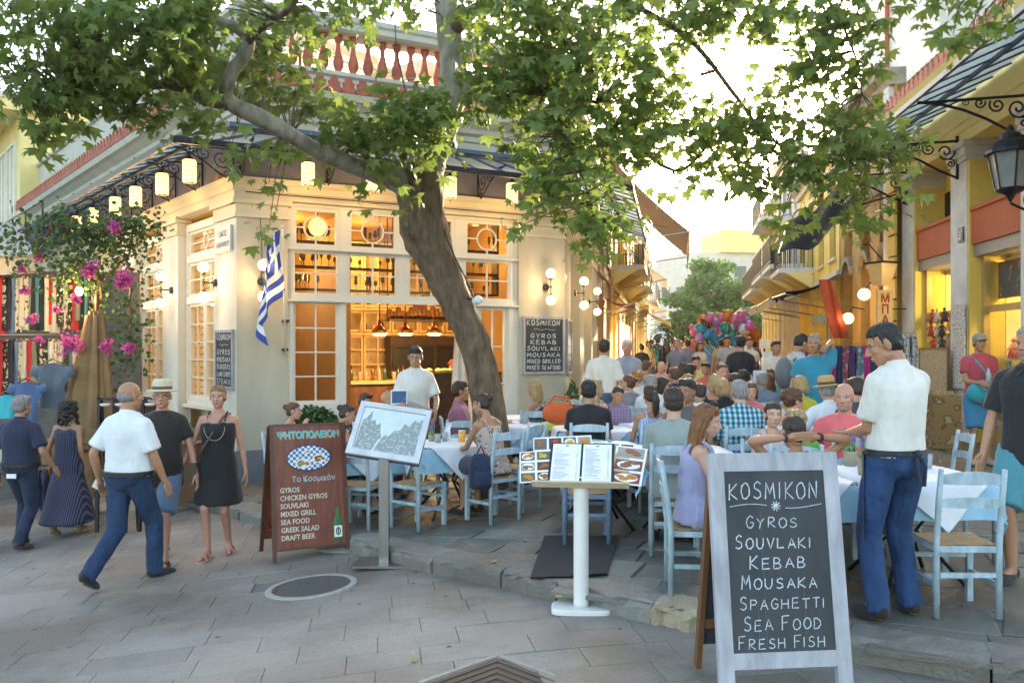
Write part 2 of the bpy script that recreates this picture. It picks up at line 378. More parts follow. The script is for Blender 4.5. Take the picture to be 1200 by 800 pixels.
# ---------------- ground ----------------
def stone_mat(name, c1, c2, c3, spots=True, rnd=.11, bump=.35, rough=.62):
    m = mat(name, c1, rough=rough, scale=2.2, bump=bump, bscale=38, col2=c2, rnd=rnd, bdist=.012)
    N, L = m.node_tree.nodes, m.node_tree.links; b = N['Principled BSDF']
    src = b.inputs['Base Color'].links[0].from_socket
    g = N.new('ShaderNodeNewGeometry')
    n = N.new('ShaderNodeTexNoise'); n.inputs['Scale'].default_value = .55; n.inputs['Detail'].default_value = 6; n.inputs['Roughness'].default_value = .65
    L.new(g.outputs['Position'], n.inputs['Vector'])
    r = N.new('ShaderNodeMapRange'); r.inputs[1].default_value = .44; r.inputs[2].default_value = .60; L.new(n.outputs[0], r.inputs[0])
    mx = N.new('ShaderNodeMix'); mx.data_type = 'RGBA'; L.new(r.outputs[0], mx.inputs[0]); L.new(src, mx.inputs[6]); mx.inputs[7].default_value = (*c3, 1)
    out = mx.outputs[2]
    if spots:
        v = N.new('ShaderNodeTexVoronoi'); v.inputs['Scale'].default_value = 3.2; L.new(g.outputs['Position'], v.inputs['Vector'])
        q = N.new('ShaderNodeMapRange'); q.inputs[1].default_value = .045; q.inputs[2].default_value = .07; L.new(v.outputs['Distance'], q.inputs[0])
        m2 = N.new('ShaderNodeMix'); m2.data_type = 'RGBA'; L.new(q.outputs[0], m2.inputs[0]); m2.inputs[6].default_value = (.045, .042, .04, 1); L.new(out, m2.inputs[7])
        # fine pitted grain
        n3 = N.new('ShaderNodeTexNoise'); n3.inputs['Scale'].default_value = 95; n3.inputs['Detail'].default_value = 3; L.new(g.outputs['Position'], n3.inputs['Vector'])
        r3 = N.new('ShaderNodeMapRange'); r3.inputs[1].default_value = .3; r3.inputs[2].default_value = .7; r3.inputs[3].default_value = .78; r3.inputs[4].default_value = 1.18; L.new(n3.outputs[0], r3.inputs[0])
        sc = N.new('ShaderNodeVectorMath'); sc.operation = 'SCALE'; L.new(m2.outputs[2], sc.inputs[0]); L.new(r3.outputs[0], sc.inputs['Scale']); out = sc.outputs[0]
    L.new(out, b.inputs['Base Color']); return m
mSlab = stone_mat('street_stone', (.225,.21,.185), (.33,.305,.265), (.15,.13,.105))
mJoint = mat('joint_dirt', (.17,.155,.135), rough=.9, scale=9)
mFlag = stone_mat('flagstone', (.085,.105,.10), (.20,.205,.18), (.14,.115,.085), rnd=.42, bump=.7, rough=.5)
mKerb = stone_mat('kerb_stone', (.17,.165,.15), (.29,.28,.25), (.12,.105,.085), spots=False, rnd=.2, bump=.9)
mOchre = stone_mat('ochre_rock', (.34,.27,.18), (.46,.39,.28), (.24,.16,.10), spots=False, rnd=.05, bump=1.)
g = M()
xs = [-60,-40,-28,-20,-16]+[-14+.5*i for i in range(57)]+[16,20,30,45,70]
ys = [-6,0,2]+[3+.5*i for i in range(40)]+[24+2*i for i in range(8)]+[45,60,80,120,200]
nx_, ny_ = len(xs)-1, len(ys)-1
g.grid(lambda u, v: (xs[round(u*nx_)], ys[round(v*ny_)], street_z(xs[round(u*nx_)], ys[round(v*ny_)])-.012), nx_, ny_)
g.build('ground', mJoint, smooth=True, kind='structure')
# kerb line picked along the raised edge
KP = [pick(px, py, plat_z) for px, py in ((203,577),(252,589),(300,600),(345,611),(400,626),(470,646),(535,657),(600,669),(680,688),(760,705),(815,716),(900,730),(1000,747),(1100,762),(1200,779))]
d1 = Vector((-.636, .772, 0)); 
KL = [KP[0]+d1*t for t in (14, 10, 7, 4.5, 2.2)]
KR = [KP[-1]+Vector((a, -b, 0)) for a, b in ((1, .35), (2.5, .7), (6, 1.2))]
KERB = [Vector((p.x, p.y, plat_z(p.x, p.y))) for p in KL+KP+KR]
def kerb_y(x):
    for a, b in zip(KERB, KERB[1:]):
        if a.x <= x <= b.x: return a.y+(b.y-a.y)*(x-a.x)/(b.x-a.x+1e-9)
    return KERB[0].y if x < KERB[0].x else KERB[-1].y
def kerb_d(x, y):
    p = Vector((x, y, 0)); b_ = 9
    for a, b in zip(KERB, KERB[1:]):
        a, b = Vector((a.x, a.y, 0)), Vector((b.x, b.y, 0)); d = b-a; t = max(0, min(1, (p-a).dot(d)/d.length_squared)); q = p-a-d*t
        if q.length < abs(b_): b_ = q.length*(1 if d.x*q.y-d.y*q.x > 0 else -1)
    return b_
def gz(x, y): return plat_z(x, y) if y > kerb_y(x) else street_z(x, y)
pl = M(); nu = 60
def kpt(u):
    t = u*(len(KERB)-1); i = min(int(t), len(KERB)-2); return KERB[i].lerp(KERB[i+1], t-i)
def plat(u, v):
    a = kpt(u); x = a.x+ (v**1.6)*( 12*u); y = a.y+.02 + (v**1.6)*(6+60*u); return (x, y, plat_z(x, y)-.014)
pl.grid(plat, nu, 60); pl.build('platform', mJoint, smooth=True, kind='structure')
# street slabs: rows of bonded stones
slabs = bpy.data.objects.new('street_paving', None); COL.objects.link(slabs); slabs['kind'] = 'structure'
def block(m, cx, cy, hx, hy, ang, zf, h=.0, gap=.002, bev=.003, jit=0., rr=random):
    ca, sa = cos(ang), sin(ang); top = []; out = []
    for sx, sy in ((-1,-1),(1,-1),(1,1),(-1,1)):
        jx, jy = rr.uniform(-jit, jit), rr.uniform(-jit, jit)
        for k, lst in ((gap, out), (gap+bev, top)):
            lx, ly = sx*(hx-k)+jx, sy*(hy-k)+jy; lst.append((cx+lx*ca-ly*sa, cy+lx*sa+ly*ca))
    t = rr.uniform(-.0015, .0015)
    vs = [(x, y, zf(x, y)-.03) for x, y in out]+[(x, y, zf(x, y)+h-bev*.6) for x, y in out]+[(x, y, zf(x, y)+h+t) for x, y in top]
    m.add(vs, [(8,9,10,11)]+[(i+4, (i+1) % 4+4, (i+1) % 4+8, i+8) for i in range(4)]+[(i, (i+1) % 4, (i+1) % 4+4, i+4) for i in range(4)])
rs = random.Random(3); cand = []
def rows(ang, ox, oy, n0, n1, rowh, lmin, lmax, xlo, xhi):
    ca, sa = cos(ang), sin(ang); v = n0*rowh
    for r in range(n0, n1):
        u = xlo+rs.uniform(0, .4)
        while u < xhi:
            l = rs.uniform(lmin, lmax); cu = u+l/2; cx = ox+cu*ca-v*sa; cy = oy+cu*sa+v*ca; cand.append((cx, cy, l/2, rowh/2, ang)); u += l
        v += rowh
A1 = radians(9)
rows(A1, 0, 4, -8, 40, .31, .42, .78, -13, 9)
def in_view(x, y, z, mg=60):
    if y < 1: return False
    px = 600+F*x/y; py = HOR+(EYE-z)*F/y; return -mg < px < 1200+mg and py < 860
MH = pick(365, 687)
good = []
for (cx, cy, hx, hy, a) in cand:
    if not in_view(cx, cy, street_z(cx, cy)) or cy > 13.5: continue
    if cy > kerb_y(cx)+.45: continue
    if (Vector((cx, cy))-MH.xy).length < .34: continue        # round cover
    if abs(cx-.0)+abs(cy-4.62) < .2: continue
    good.append((cy*1.0, cx, cy, hx, hy, a))
good.sort(); rest = M()
for i, (_, cx, cy, hx, hy, a) in enumerate(good):
    m = M() if i < 290 else rest
    block(m, cx, cy, hx, hy, a, street_z, rr=rs)
    if i < 290: m.build('slab', mSlab, slabs)
if rest.v: rest.build('slab_rows', mSlab, slabs, kind='stuff')
# flagstones on the raised terrace
flags = bpy.data.objects.new('terrace_paving', None); COL.objects.link(flags); flags['kind'] = 'structure'
cand = []; rs = random.Random(11)
A2 = radians(-24); ca, sa = cos(A2), sin(A2); v = -6
while v < 14:
    rh = rs.uniform(.3, .52); u = -12
    while u < 12:
        l = rs.uniform(.34, .85); cu, cv = u+l/2, v+rh/2; cx = 1+cu*ca-cv*sa; cy = 8+cu*sa+cv*ca
        cand.append((cy, cx, cy, l/2, rh/2, A2+rs.uniform(-.03, .03))); u += l
    v += rh
def wall_side(x, y):                    # keep stones off the restaurant floor
    return (x < -4.1 and (x+4.1)*-.772+(y-12.7)*-.636 < .05) or (-4.1 <= x <= .95 and y > 12.7+(x+4.1)*.515)
good = [c for c in cand if kerb_d(c[1], c[2]) > .16 and in_view(c[1], c[2], 0) and not wall_side(c[1], c[2]) and c[2] < 16]
good.sort(); rest = M()
for i, (_, cx, cy, hx, hy, a) in enumerate(good):
    m = M() if i < 290 else rest
    block(m, cx, cy, hx, hy, a, lambda x, y: plat_z(x, y)-(0 if kerb_d(x, y) > .29 else .022), gap=.005, bev=.008, jit=.026, h=rs.uniform(-.003, .004), rr=rs)
    if i < 290: m.build('flagstone', mFlag, flags)
if rest.v: rest.build('flagstone_field', mFlag, flags, kind='stuff')
# kerb stones, rough blocks along the edge
kerb = bpy.data.objects.new('kerb', None); COL.objects.link(kerb); kerb['kind'] = 'structure'
rs = random.Random(5)
cum = [0]
for a, b in zip(KERB, KERB[1:]): cum.append(cum[-1]+(b-a).length)
def kat(s):
    for i in range(len(cum)-1):
        if s <= cum[i+1]: return KERB[i].lerp(KERB[i+1], (s-cum[i])/(cum[i+1]-cum[i]))
    return KERB[-1].copy()
s = 0; rockpx = pick(790, 712, plat_z); srock = min((k*.02 for k in range(int(cum[-1]/.02))), key=lambda q: (kat(q)-rockpx).length)-.17
while s < cum[-1]-.3:
    l = rs.uniform(.55, 1.05); isr = abs(s-srock) < .01
    if isr: l = .36
    elif s < srock < s+l+.25: l = srock-s if srock-s > .2 else l
    if s < srock and s+l > srock: l = srock-s
    a, b = kat(s+.006), kat(min(cum[-1], s+l-.006)); t = (b-a).normalized(); nrm = Vector((-t.y, t.x, 0))
    mid = (a+b)/2
    if mid.y < 20:
        m = M(); nu_ = 9; rough = .035 if isr else rs.uniform(.010, .022)
        prof = [(-.0,-.3),(-.012,-.05),(-.004,-.022),(.03,.0),(.14,.004),(.27,.0),(.28,-.08)]
        vs = []
        for i in range(nu_+1):
            for j, (o, h) in enumerate(prof):
                p = a.lerp(b, i/nu_)+nrm*(o+rs.uniform(-1, 1)*rough*(1 if 0 < j < 4 else .3)); 
                z = plat_z(p.x, p.y)+h+rs.uniform(-1, 1)*rough*.5*(j < 6)
                vs.append((p.x, p.y, z))
        k = len(prof); fs = [(i*k+j, (i+1)*k+j, (i+1)*k+j+1, i*k+j+1) for i in range(nu_) for j in range(k-1)]+[tuple(range(k)), tuple(range(nu_*k+k-1, nu_*k-1, -1))]
        m.add(vs, fs); m.build('kerb_stone', mOchre if isr else mKerb, kerb, smooth=False)
    s += l
# round manhole cover with pale ring
mIron = mat('cast_iron', (.10,.095,.088), rough=.55, scale=30, bump=.5, bscale=90, metal=.3)
mRing = mat('cement_ring', (.33,.31,.27), rough=.85, scale=20)
c = pick(365, 687); mh = thing('manhole_cover', 'round dark iron manhole cover with a pale cement ring in the street', 'manhole cover', c+Vector((0,0,.004))); mh.rotation_euler = (0, -math.atan(.08), 0)
m = M(); m.lathe([(.375,-.02),(.37,.002),(.36,.006),(.318,.006),(.314,-.02)], 48, cap=False); m.build('ring', mRing, mh)
m = M(); m.lathe([(.308,-.02),(.308,.004),(.29,.004),(.288,.0),(.0005,.0)], 48, cap=False)
for i in range(-12, 13):
    for j in range(-12, 13):
        x, y = i*.022, j*.022
        if x*x+y*y < .27**2: m.box((x, y, .0015), (.012, .012, .004), taper=.7)
m.build('lid', mIron, mh)
# square drain at the bottom edge
c = pick(582, 800); c.y -= .02; dr = thing('square_drain', 'square rusty iron street drain cover cut by the lower edge', 'drain cover', (c.x, c.y, street_z(c.x, c.y)), radians(45))
m = M()
for a in range(4):
    R = Matrix.Rotation(a*pi/2, 3, 'Z'); m.box(R @ Vector((.305-.01*(a % 2)*0, 0, .004)), (.028, .58, .012), R)
m.build('frame', mRing, dr)
m = M(); m.box((0,0,-.006), (.55,.55,.016))
mRust = mat('rusty_iron', (.11,.08,.06), rough=.7, scale=25, bump=.5, metal=.2)
for k in range(4):
    r = .25-k*.06
    for a in range(4):
        R = Matrix.Rotation(a*pi/2, 3, 'Z'); m.box(R @ Vector((r-.012, 0, .005)), (.018, 2*r-.03, .01), R)
m.build('lid', mRust, dr)
# dark rubber door mat half over the kerb
mRub = mat('rubber_mat', (.035,.035,.038), rough=.9, scale=60, bump=.8, bscale=160)
q = [pick(621, 679, plat_z), pick(638, 629, plat_z), pick(725, 629, plat_z), pick(712, 674, plat_z)]
m = M()
def mt(u, v):
    p = q[0].lerp(q[3], u).lerp(q[1].lerp(q[2], u), v); return (p.x, p.y, plat_z(p.x, p.y)+.014+.004*sin(u*9))
m.grid(mt, 8, 8); n0 = len(m.v); m.add([(x, y, z-.01) for x, y, z in m.v], [tuple(reversed(f)) for f in m.f])
tag(m.build('rubber_mat', mRub), 'dark rubber mat lying on the flagstones behind the white menu stand', 'mat')
# ---------------- the corner restaurant ----------------
A = Vector((-4.1, 12.7, 0)); B = Vector((.95, 15.3, 0))
dF = (B-A).normalized(); dL = Vector((.636, -.772, 0)).normalized(); dR = Vector((.187, .982, 0)).normalized()
rest_b = thing('restaurant_building', 'cream corner restaurant with tall white windows, globe lamps and a glass canopy', 'building', A)
TFr = wallT((0,0,0), dF); TLf = wallT((0,0,0), dL); TRg = wallT(B-A, dR)
WF = Matrix.Translation(A) @ TFr; WL = Matrix.Translation(A) @ TLf; WR = Matrix.Translation(A) @ TRg
def sF(px, y=0.):       # facade coordinate on the front under photo column px
    k = (px-600)/F; o = WF @ Vector((0, y, 0)); return (k*o.y-o.x)/(dF.x-k*dF.y)
def sL(px, y=0.):
    k = (px-600)/F; o = WL @ Vector((0, y, 0)); return (k*o.y-o.x)/(dL.x-k*dL.y)
def sR(px, y=0.):
    k = (px-600)/F; o = WR @ Vector((0, y, 0)); return (k*o.y-o.x)/(dR.x-k*dR.y)
def miter(path, o):     # offset a polyline outwards (to its right-hand side when walked left to right)
    n = [Vector((b-a)).normalized() for a, b in zip(path, path[1:])]; n = [Vector((d.y, -d.x, 0)) for d in n]; out = []
    for i, p in enumerate(path):
        a, b = n[max(0, i-1)], n[min(len(n)-1, i)]; out.append(p+(a+b)*(o/(1+a.dot(b))))
    return out
PATH = [-dL*16, Vector((0,0,0)), B-A, B-A+dR*6.4]
def band(prof, path=PATH):
    m = M(); k = len(prof); cols = [miter(path, o) for o, z in prof]; vs = []
    for i in range(len(path)):
        for j, (o, z) in enumerate(prof): q = cols[j][i]; vs.append((q.x, q.y, z))
    fs = [(i*k+j, (i+1)*k+j, (i+1)*k+(j+1) % k, i*k+(j+1) % k) for i in range(len(path)-1) for j in range(k)]
    fs += [tuple(range(k)), tuple(range(len(vs)-1, len(vs)-k-1, -1))]; return m.add(vs, fs)
band([(-.3,3.88),(.05,3.88),(.05,3.98),(.085,4.0),(.085,4.09),(.13,4.12),(.13,4.185),(-.3,4.185)]).build('entablature', mMould, rest_b)
band([(-.3,4.187),(.02,4.187),(.02,4.855),(-.3,4.855)]).build('frieze', mFrieze, rest_b)
band([(-.3,4.857),(.09,4.857),(.15,4.90),(.15,4.965),(-.3,4.965)]).build('gutter', mNavy, rest_b)
band([(-.3,4.967),(.03,4.967),(.03,5.10),(.07,5.12),(.07,5.2),(.15,5.24),(.17,5.31),(.3,5.40),(.38,5.43),(.42,5.53),(-.3,5.53)]).build('cornice', mGreyCorn, rest_b)
band([(-.55,5.532),(-.05,5.532),(-.05,5.90),(.0,5.93),(.0,5.99),(-.55,5.99)]).build('parapet', mGreyCorn, rest_b)
band([(-.42,6.62),(-.02,6.62),(.03,6.66),(.03,6.75),(.06,6.78),(.06,6.86),(-.42,6.86)], [Vector((0,0,0))-dL*.02, Vector((0,0,0)), B-A, B-A+dR*6.4]).build('parapet_rail', mGreyCorn, rest_b)
band([(-.42,5.992),(-.06,5.992),(-.06,6.72),(-.0,6.75),(-.0,6.83),(-.42,6.83)], [-dL*16, -dL*.03]).build('parapet_wall', mGreyCorn, rest_b)
m = M(); m.box((.2,.22,6.305), (.42,.36,.63)); m.build('parapet_pier', mGreyCorn, rest_b, TFr)
# balusters
bp = M(); bp.lathe([(.075,0),(.075,.04),(.045,.06),(.08,.13),(.088,.2),(.06,.32),(.038,.42),(.035,.5),(.062,.54),(.06,.585),(.07,.6),(.07,.628)], 12)
bme = bp.mesh('baluster', mTerra, True)
x = .62
while x < 5.6: link('baluster', bme, rest_b, TFr @ TR(x, .2, 5.992)); x += .245
x = .3
while x < 6: link('baluster', bme, rest_b, TRg @ TR(x, .2, 5.992)); x += .26
# leaf shaped roof-edge tiles
poly = [(-.1,0),(-.11,.06),(-.085,.1),(-.1,.15),(-.06,.17),(-.05,.22),(-.015,.21),(0,.26),(.015,.21),(.05,.22),(.06,.17),(.1,.15),(.085,.1),(.11,.06),(.1,0)]
ap = M(); ap.prism(poly, -.03, 0); ap.tube([(0,0,.02),(0,.25,.07)], [.07,.08], 8); ame = ap.mesh('antefix', mTerra)
for T, x0, x1 in ((TLf, -15.6, .35), (TFr, -.3, 5.75), (TRg, .1, 6.3)):
    x = x0+.11
    while x < x1: link('edge_tile', ame, rest_b, T @ TR(x, -.40, 5.535)); x += .222
m = M(); pth = [p.copy() for p in PATH]; q = miter(pth, -.1)
m.add([(q[0].x, q[0].y, 5.5), (q[1].x, q[1].y, 5.5), (q[2].x, q[2].y, 5.5), (q[3].x, q[3].y, 5.5), (2.5, 12, 5.5), (-2, 16, 5.5)], [(0,1,2,3,4,5)])
m.build('roof', mGreyCorn, rest_b)
# walls and piers
def pier(T, x0, x1, y0=-.0, y1=.42, z0=-1.2, cap=True, side=True, mm=None, base=True):
    m = M(); m.b2((x0, y0, z0), (x1, y1, 3.878)); m.build('pier', mm or mCream, rest_b, T)
    if cap:
        m = M()
        for a, b, o in ((3.60,3.66,.03),(3.662,3.80,.015),(3.802,3.876,.06)): m.b2((x0-o, y0-o, a), (x1+o, y1, b))
        m.build('capital', mMould, rest_b, T)
    if base:
        m = M(); m.b2((x0-.012, y0-.014, z0), (x1+.012, y1, .11)); m.build('base_band', mGrey, rest_b, T)
xa, xb = sF(337), sF(608); xe = 5.68
pier(TFr, .0, xa, base=True); pier(TFr, xb, xe-.0)
# corner pier continues round onto the left face
m = M(); m.b2((-.9, .0, -1.2), (-.002, .22, 3.878)); m.build('pier', mCreamW, rest_b, TLf)
m = M()
for a, b, o in ((3.60,3.66,.03),(3.662,3.80,.015),(3.802,3.876,.06)): m.b2((-.9-o, -o, a), (.0, .3, b))
m.build('capital', mMould, rest_b, TLf)
m = M(); m.b2((-.912, -.014, -1.2), (-.004, .3, .1)); m.build('base_band', mGrey, rest_b, TLf)
LP = [(-3.45, -2.62), (-6.0, -5.15), (-8.55, -7.7), (-11.1, -10.25), (-13.6, -12.8), (-16, -15.2)]
for a, b in LP: pier(TLf, a, b, mm=mCreamW, y1=.22)
m = M(); m.b2((-16, .42, -1.2), (-.4, .5, .75)); m.b2((-16, .42, 3.75), (-.4, .5, 3.88)); m.build('wall', mCream, rest_b, TLf)
def window(T, x0, x1, z0, z1, nc, nr, y=.1, circle=False, fw=.05, arch=None, parent=rest_b, fm=None, depth=.07):
    m = M(); fm = fm or mTrim
    m.b2((x0, y, z0), (x0+fw, y+depth, z1)); m.b2((x1-fw, y, z0), (x1, y+depth, z1))
    m.b2((x0+fw, y, z0), (x1-fw, y+depth, z0+fw)); m.b2((x0+fw, y, z1-fw), (x1-fw, y+depth, z1))
    t = .011; xi, xj, zi, zj = x0+fw, x1-fw, z0+fw, z1-fw
    r = min(xj-xi, zj-zi)*.36; xm, zm = (xi+xj)/2, (zi+zj)/2
    for k in range(1, nc):
        x = xi+(xj-xi)*k/nc
        if circle: m.b2((x-t, y+.01, zi), (x+t, y+.05, zm-r)); m.b2((x-t, y+.01, zm+r), (x+t, y+.05, zj))
        else: m.b2((x-t, y+.01, zi), (x+t, y+.05, zj))
    for k in range(1, nr):
        z = zi+(zj-zi)*k/nr
        if circle: m.b2((xi, y+.012, z-t), (xm-r, y+.048, z+t)); m.b2((xm+r, y+.012, z-t), (xj, y+.048, z+t))
        else: m.b2((xi, y+.012, z-t), (xj, y+.048, z+t))
    if circle:
        n = 28; m.tube([(xm+r*cos(2*pi*i/n), y+.03, zm+r*sin(2*pi*i/n)) for i in range(n+1)], .016, 6, cap=False)
    wn = m.build('window', fm, parent, T)
    g = M(); g.add([(xi, y+.034, zi), (xj, y+.034, zi), (xj, y+.034, zj), (xi, y+.034, zj)], [(0,1,2,3)]); g.build('pane', mGlass, wn)
    return wn
# front glazing
cols = [(344,399),(409,468),(480,535),(546,600)]
cx = [(sF(a), sF(b)) for a, b in cols]
m = M()
ups = [xa]+[v for c in cx for v in c]+[xb]
for i in range(0, len(ups), 2): m = M(); m.b2((ups[i], .06, 2.45), (ups[i+1], .2, 3.878)); m.build('mullion', mTrim, rest_b, TFr)
m = M()
for a, b in ((3.83,3.876),(3.15,3.205),(2.38,2.465)):
    m.b2((xa, .045, a), (xb, .2, b))
m.b2((xa, .0, 2.36), (xb, .045, 2.385)); m.b2((xa, .01, 3.165), (xb, .045, 3.19)); m.build('transoms', mTrim, rest_b, TFr)
for k, (a, b) in enumerate(cx):
    window(TFr, a, b, 3.205, 3.83, 2, 2, .07, True, fw=.06); window(TFr, a, b, 2.465, 3.15, 2, 2, .07, fw=.035)
m = M(); m.b2((xa, .05, -.4), (cx[0][0], .2, 2.378)); m.b2((cx[0][1], .05, -.4), (cx[1][0]-.03, .2, 2.378))
m.build('frame_post', mTrim, rest_b, TFr); m = M(); xd = sF(562); m.b2((xd-.12, .05, -.4), (xd, .2, 2.378)); m.build('frame_post', mTrim, rest_b, TFr); m = M(); m.b2((cx[3][1]-.04, .05, -.4), (xb, .2, 2.378)); m.build('frame_post', mTrim, rest_b, TFr); m = M(); m.b2((cx[0][0], .05, -.4), (cx[0][1], .2, .78)); m.build('lower_panel', mTrim, rest_b, TFr)
window(TFr, cx[0][0], cx[0][1], .78, 2.378, 2, 4, .08, fw=.045)
window(TFr, xd, cx[3][1]-.04, -.3, 2.378, 2, 4, .08, fw=.07)
# left face windows between the pilasters
gaps = [(-2.62, -.9)]+[(LP[i+1][1], LP[i][0]) for i in range(len(LP)-1)]
for a, b in gaps:
    a, b = a+.02, b-.02; e = .09
    m = M(); m.b2((a, .13, .75), (a+e, .225, 3.75)); m.b2((b-e, .13, .75), (b, .225, 3.75))
    for z0, z1 in ((.7,.8),(2.40,2.52),(3.10,3.22),(3.64,3.76)): m.b2((a+e, .12, z0), (b-e, .235, z1))
    m.b2((a-.0, .06, .64), (b, .4, .698)); m.build('window_surround', mTrim, rest_b, TLf)
    window(TLf, a+e, b-e, 3.22, 3.64, 2, 2, .16, True); window(TLf, a+e, b-e, 2.52, 3.10, 3, 2, .16)
    c = (a+b)/2; window(TLf, a+e, c-.02, .8, 2.40, 2, 5, .16); window(TLf, c+.02, b-e, .8, 2.40, 2, 5, .16)
    m = M(); m.b2((c-.02, .15, .8), (c+.02, .4, 2.4)); m.build('mullion', mTrim, rest_b, TLf)
    m = M(); m.b2((a, .42, .75), (b, .44, .8)); m.build('sill', mTrim, rest_b, TLf)
# yellow blinds inside the left windows, amber window glow put into their material
mBlind = mat('straw_blind_glow', (.24,.12,.035), rough=.8, scale=20, stretch=(1,1,14), var=.3, bump=.4, emit=(1,.5,.12), estr=.10)
for a, b in gaps[:4]:
    m = M()
    for k in range(26): m.box(((a+b)/2-.1, .40, .8+k*.114), (b-a+.5, .012, .09))
    m.build('blind', mBlind, rest_b, TLf)
# right face
RP = [(.0, .85), (2.5, 3.3), (5.0, 6.4)]
for i, (a, b) in enumerate(RP): pier(TRg, a+(.002 if i == 0 else 0), b, y0=.003 if i == 0 else 0)
for a, b in ((.85, 2.5), (3.3, 5.0)):
    m = M(); m.b2((a, .2, -.4), (b, .34, .7)); m.b2((a, .2, 2.4), (b, .34, 2.55)); m.b2((a, .2, 3.7), (b, .34, 3.878)); m.build('wall', mCream, rest_b, TRg)
    window(TRg, a, b, .7, 2.4, 3, 4, .24); window(TRg, a, b, 2.55, 3.7, 3, 3, .24)
# interior room
m = M(); m.b2((.0, .3, -.36), (6, 6.4, -.28)); m.b2((-6, 5, -.36), (0, 6.4, -.28)); m.build('interior_floor', mWood, rest_b, TFr)
m = M(); m.b2((-.2, .42, 4.2), (5.9, 6.4, 4.3)); m.build('interior_ceiling', mWarmW, rest_b, TFr)
m = M(); m.b2((.1, 4.6, -.3), (5.9, 4.7, 4.2)); m.build('interior_back_wall', mWarmW, rest_b, TFr)
m = M(); m.b2((5.45, .45, -.3), (5.55, 4.6, 4.2)); m.build('interior_side_wall', mWarmW, rest_b, TFr)
m = M(); m.add([(-16, 2.4, -.3), (-.9, 2.4, -.3), (-.9, 2.4, 4.2), (-16, 2.4, 4.2)], [(0,1,2,3)]); m.build('interior_partition', mWarmW, rest_b, TLf)
m = M(); m.b2((-16, .5, 4.0), (-1, 2.4, 4.1)); m.build('interior_ceiling', mWarmW, rest_b, TLf)
def on_front(px, py, y):      # front-facade coordinates of what shows at px,py at depth y behind the facade
    x = sF(px, y); Y = (WF @ Vector((x, y, 0))).y; return x, EYE-(py-HOR)/F*Y
# cabinets along the back
cab = thing('wall_cabinet', 'cream wall cabinet with small glazed doors lit warm behind the bar', 'cabinet', WF @ Vector((0,4.5,-.28)), math.atan2(dF.y, dF.x))
x0, _ = on_front(318, 400, 4.4); x1, _ = on_front(560, 400, 4.4)
m = M(); m.b2((x0, -.03, 0), (x1, .06, 4.2)); m.build('back_panel', mShelfW, cab)
for k in range(int((x1-x0)/.62)+1):
    xx = x0+k*.62
    if xx+.6 > x1: break
    for (za, zb, nr) in ((1.3,2.2,3),(2.28,2.72,1),(2.8,4.0,3)):
        if za > 1.2 and za < 2.25 and x0+2.0 < xx < x0+3.4: continue
        m = M(); m.b2((xx, -.34, za), (xx+.6, -.3, za+.05)); m.b2((xx, -.34, zb-.05), (xx+.6, -.3, zb))
        for q in (0, .28, .56): m.b2((xx+q, -.34, za+.05), (xx+q+.04, -.3, zb-.05))
        for r in range(1, nr): m.b2((xx+.04, -.335, za+(zb-za)*r/nr-.015), (xx+.56, -.305, za+(zb-za)*r/nr+.015))
        m.build('cabinet_door', mShelfW, cab)
m = M()
for z in (1.22, 2.24, 2.76): m.b2((x0, -.4, z-.03), (x1, -.03, z+.02))
m.build('shelf', mShelfW, cab)
bar = thing('bar_counter', 'warm wooden bar counter with glasses inside the restaurant', 'counter', WF @ Vector((0,3.2,-.28)), math.atan2(dF.y, dF.x))
xa2, _ = on_front(404, 440, 3.); xb2, _ = on_front(505, 440, 3.)
m = M(); m.b2((xa2, 0, 0), (xb2, .5, 1.22)); m.build('counter_body', mWood, bar)
m = M(); m.b2((xa2, -.08, 1.222), (xb2, .55, 1.29)); m.build('countertop', mShelfW, bar)
rs = random.Random(9); mBott = [mat('bottle_glass_%s' % n, c, rough=.15, bump=0) for n, c in (('green',(.03,.09,.03)),('amber',(.22,.08,.01)),('dark',(.02,.015,.015)),('clear',(.5,.42,.3)))]
bot = M(); bot.lathe([(.034,0),(.036,.02),(.036,.17),(.014,.22),(.013,.29),(.016,.292),(.016,.3)], 10); bms = [bot.mesh('bottle', q, True) for q in mBott]
jar = M(); jar.lathe([(.03,0),(.04,.01),(.045,.16),(.043,.17)], 10); jms = jar.mesh('glass', mBott[3], True)
nb = 0
for (z, y, n, a, b) in ((.94, 3.3, 12, xa2+.05, xb2-.1), (2.0, 4.2, 22, x0+.1, x1-.2), (2.52, 4.25, 26, x0+.1, x1-.1)):
    for k in range(n):
        xx = a+(b-a)*(k+rs.uniform(.1, .7))/n; kind = rs.randrange(5); nb += 1
        zz = {.94: 1.012, 2.0: 1.982, 2.52: 2.502}[z]
        o = link('bottle' if kind < 4 else 'tumbler', bms[kind] if kind < 4 else jms, None, WF @ TR(xx, y+rs.uniform(-.05, .05), zz))
        tag(o, '%s %s, %s' % (['green','amber','dark','clear','clear'][kind], 'bottle' if kind < 4 else 'tumbler', {.94: 'standing on the bar counter', 2.0: 'on the lower ledge of the lit wall cabinet', 2.52: 'on the upper ledge of the lit wall cabinet'}[z])+['', ', left half', ', right half'][1 if k < n/2 else 2],
            'bottle' if kind < 4 else 'glass', {.94: 'glassware on the bar counter', 2.0: 'bottles on the lower cabinet ledge', 2.52: 'bottles on the upper cabinet ledge'}[z])
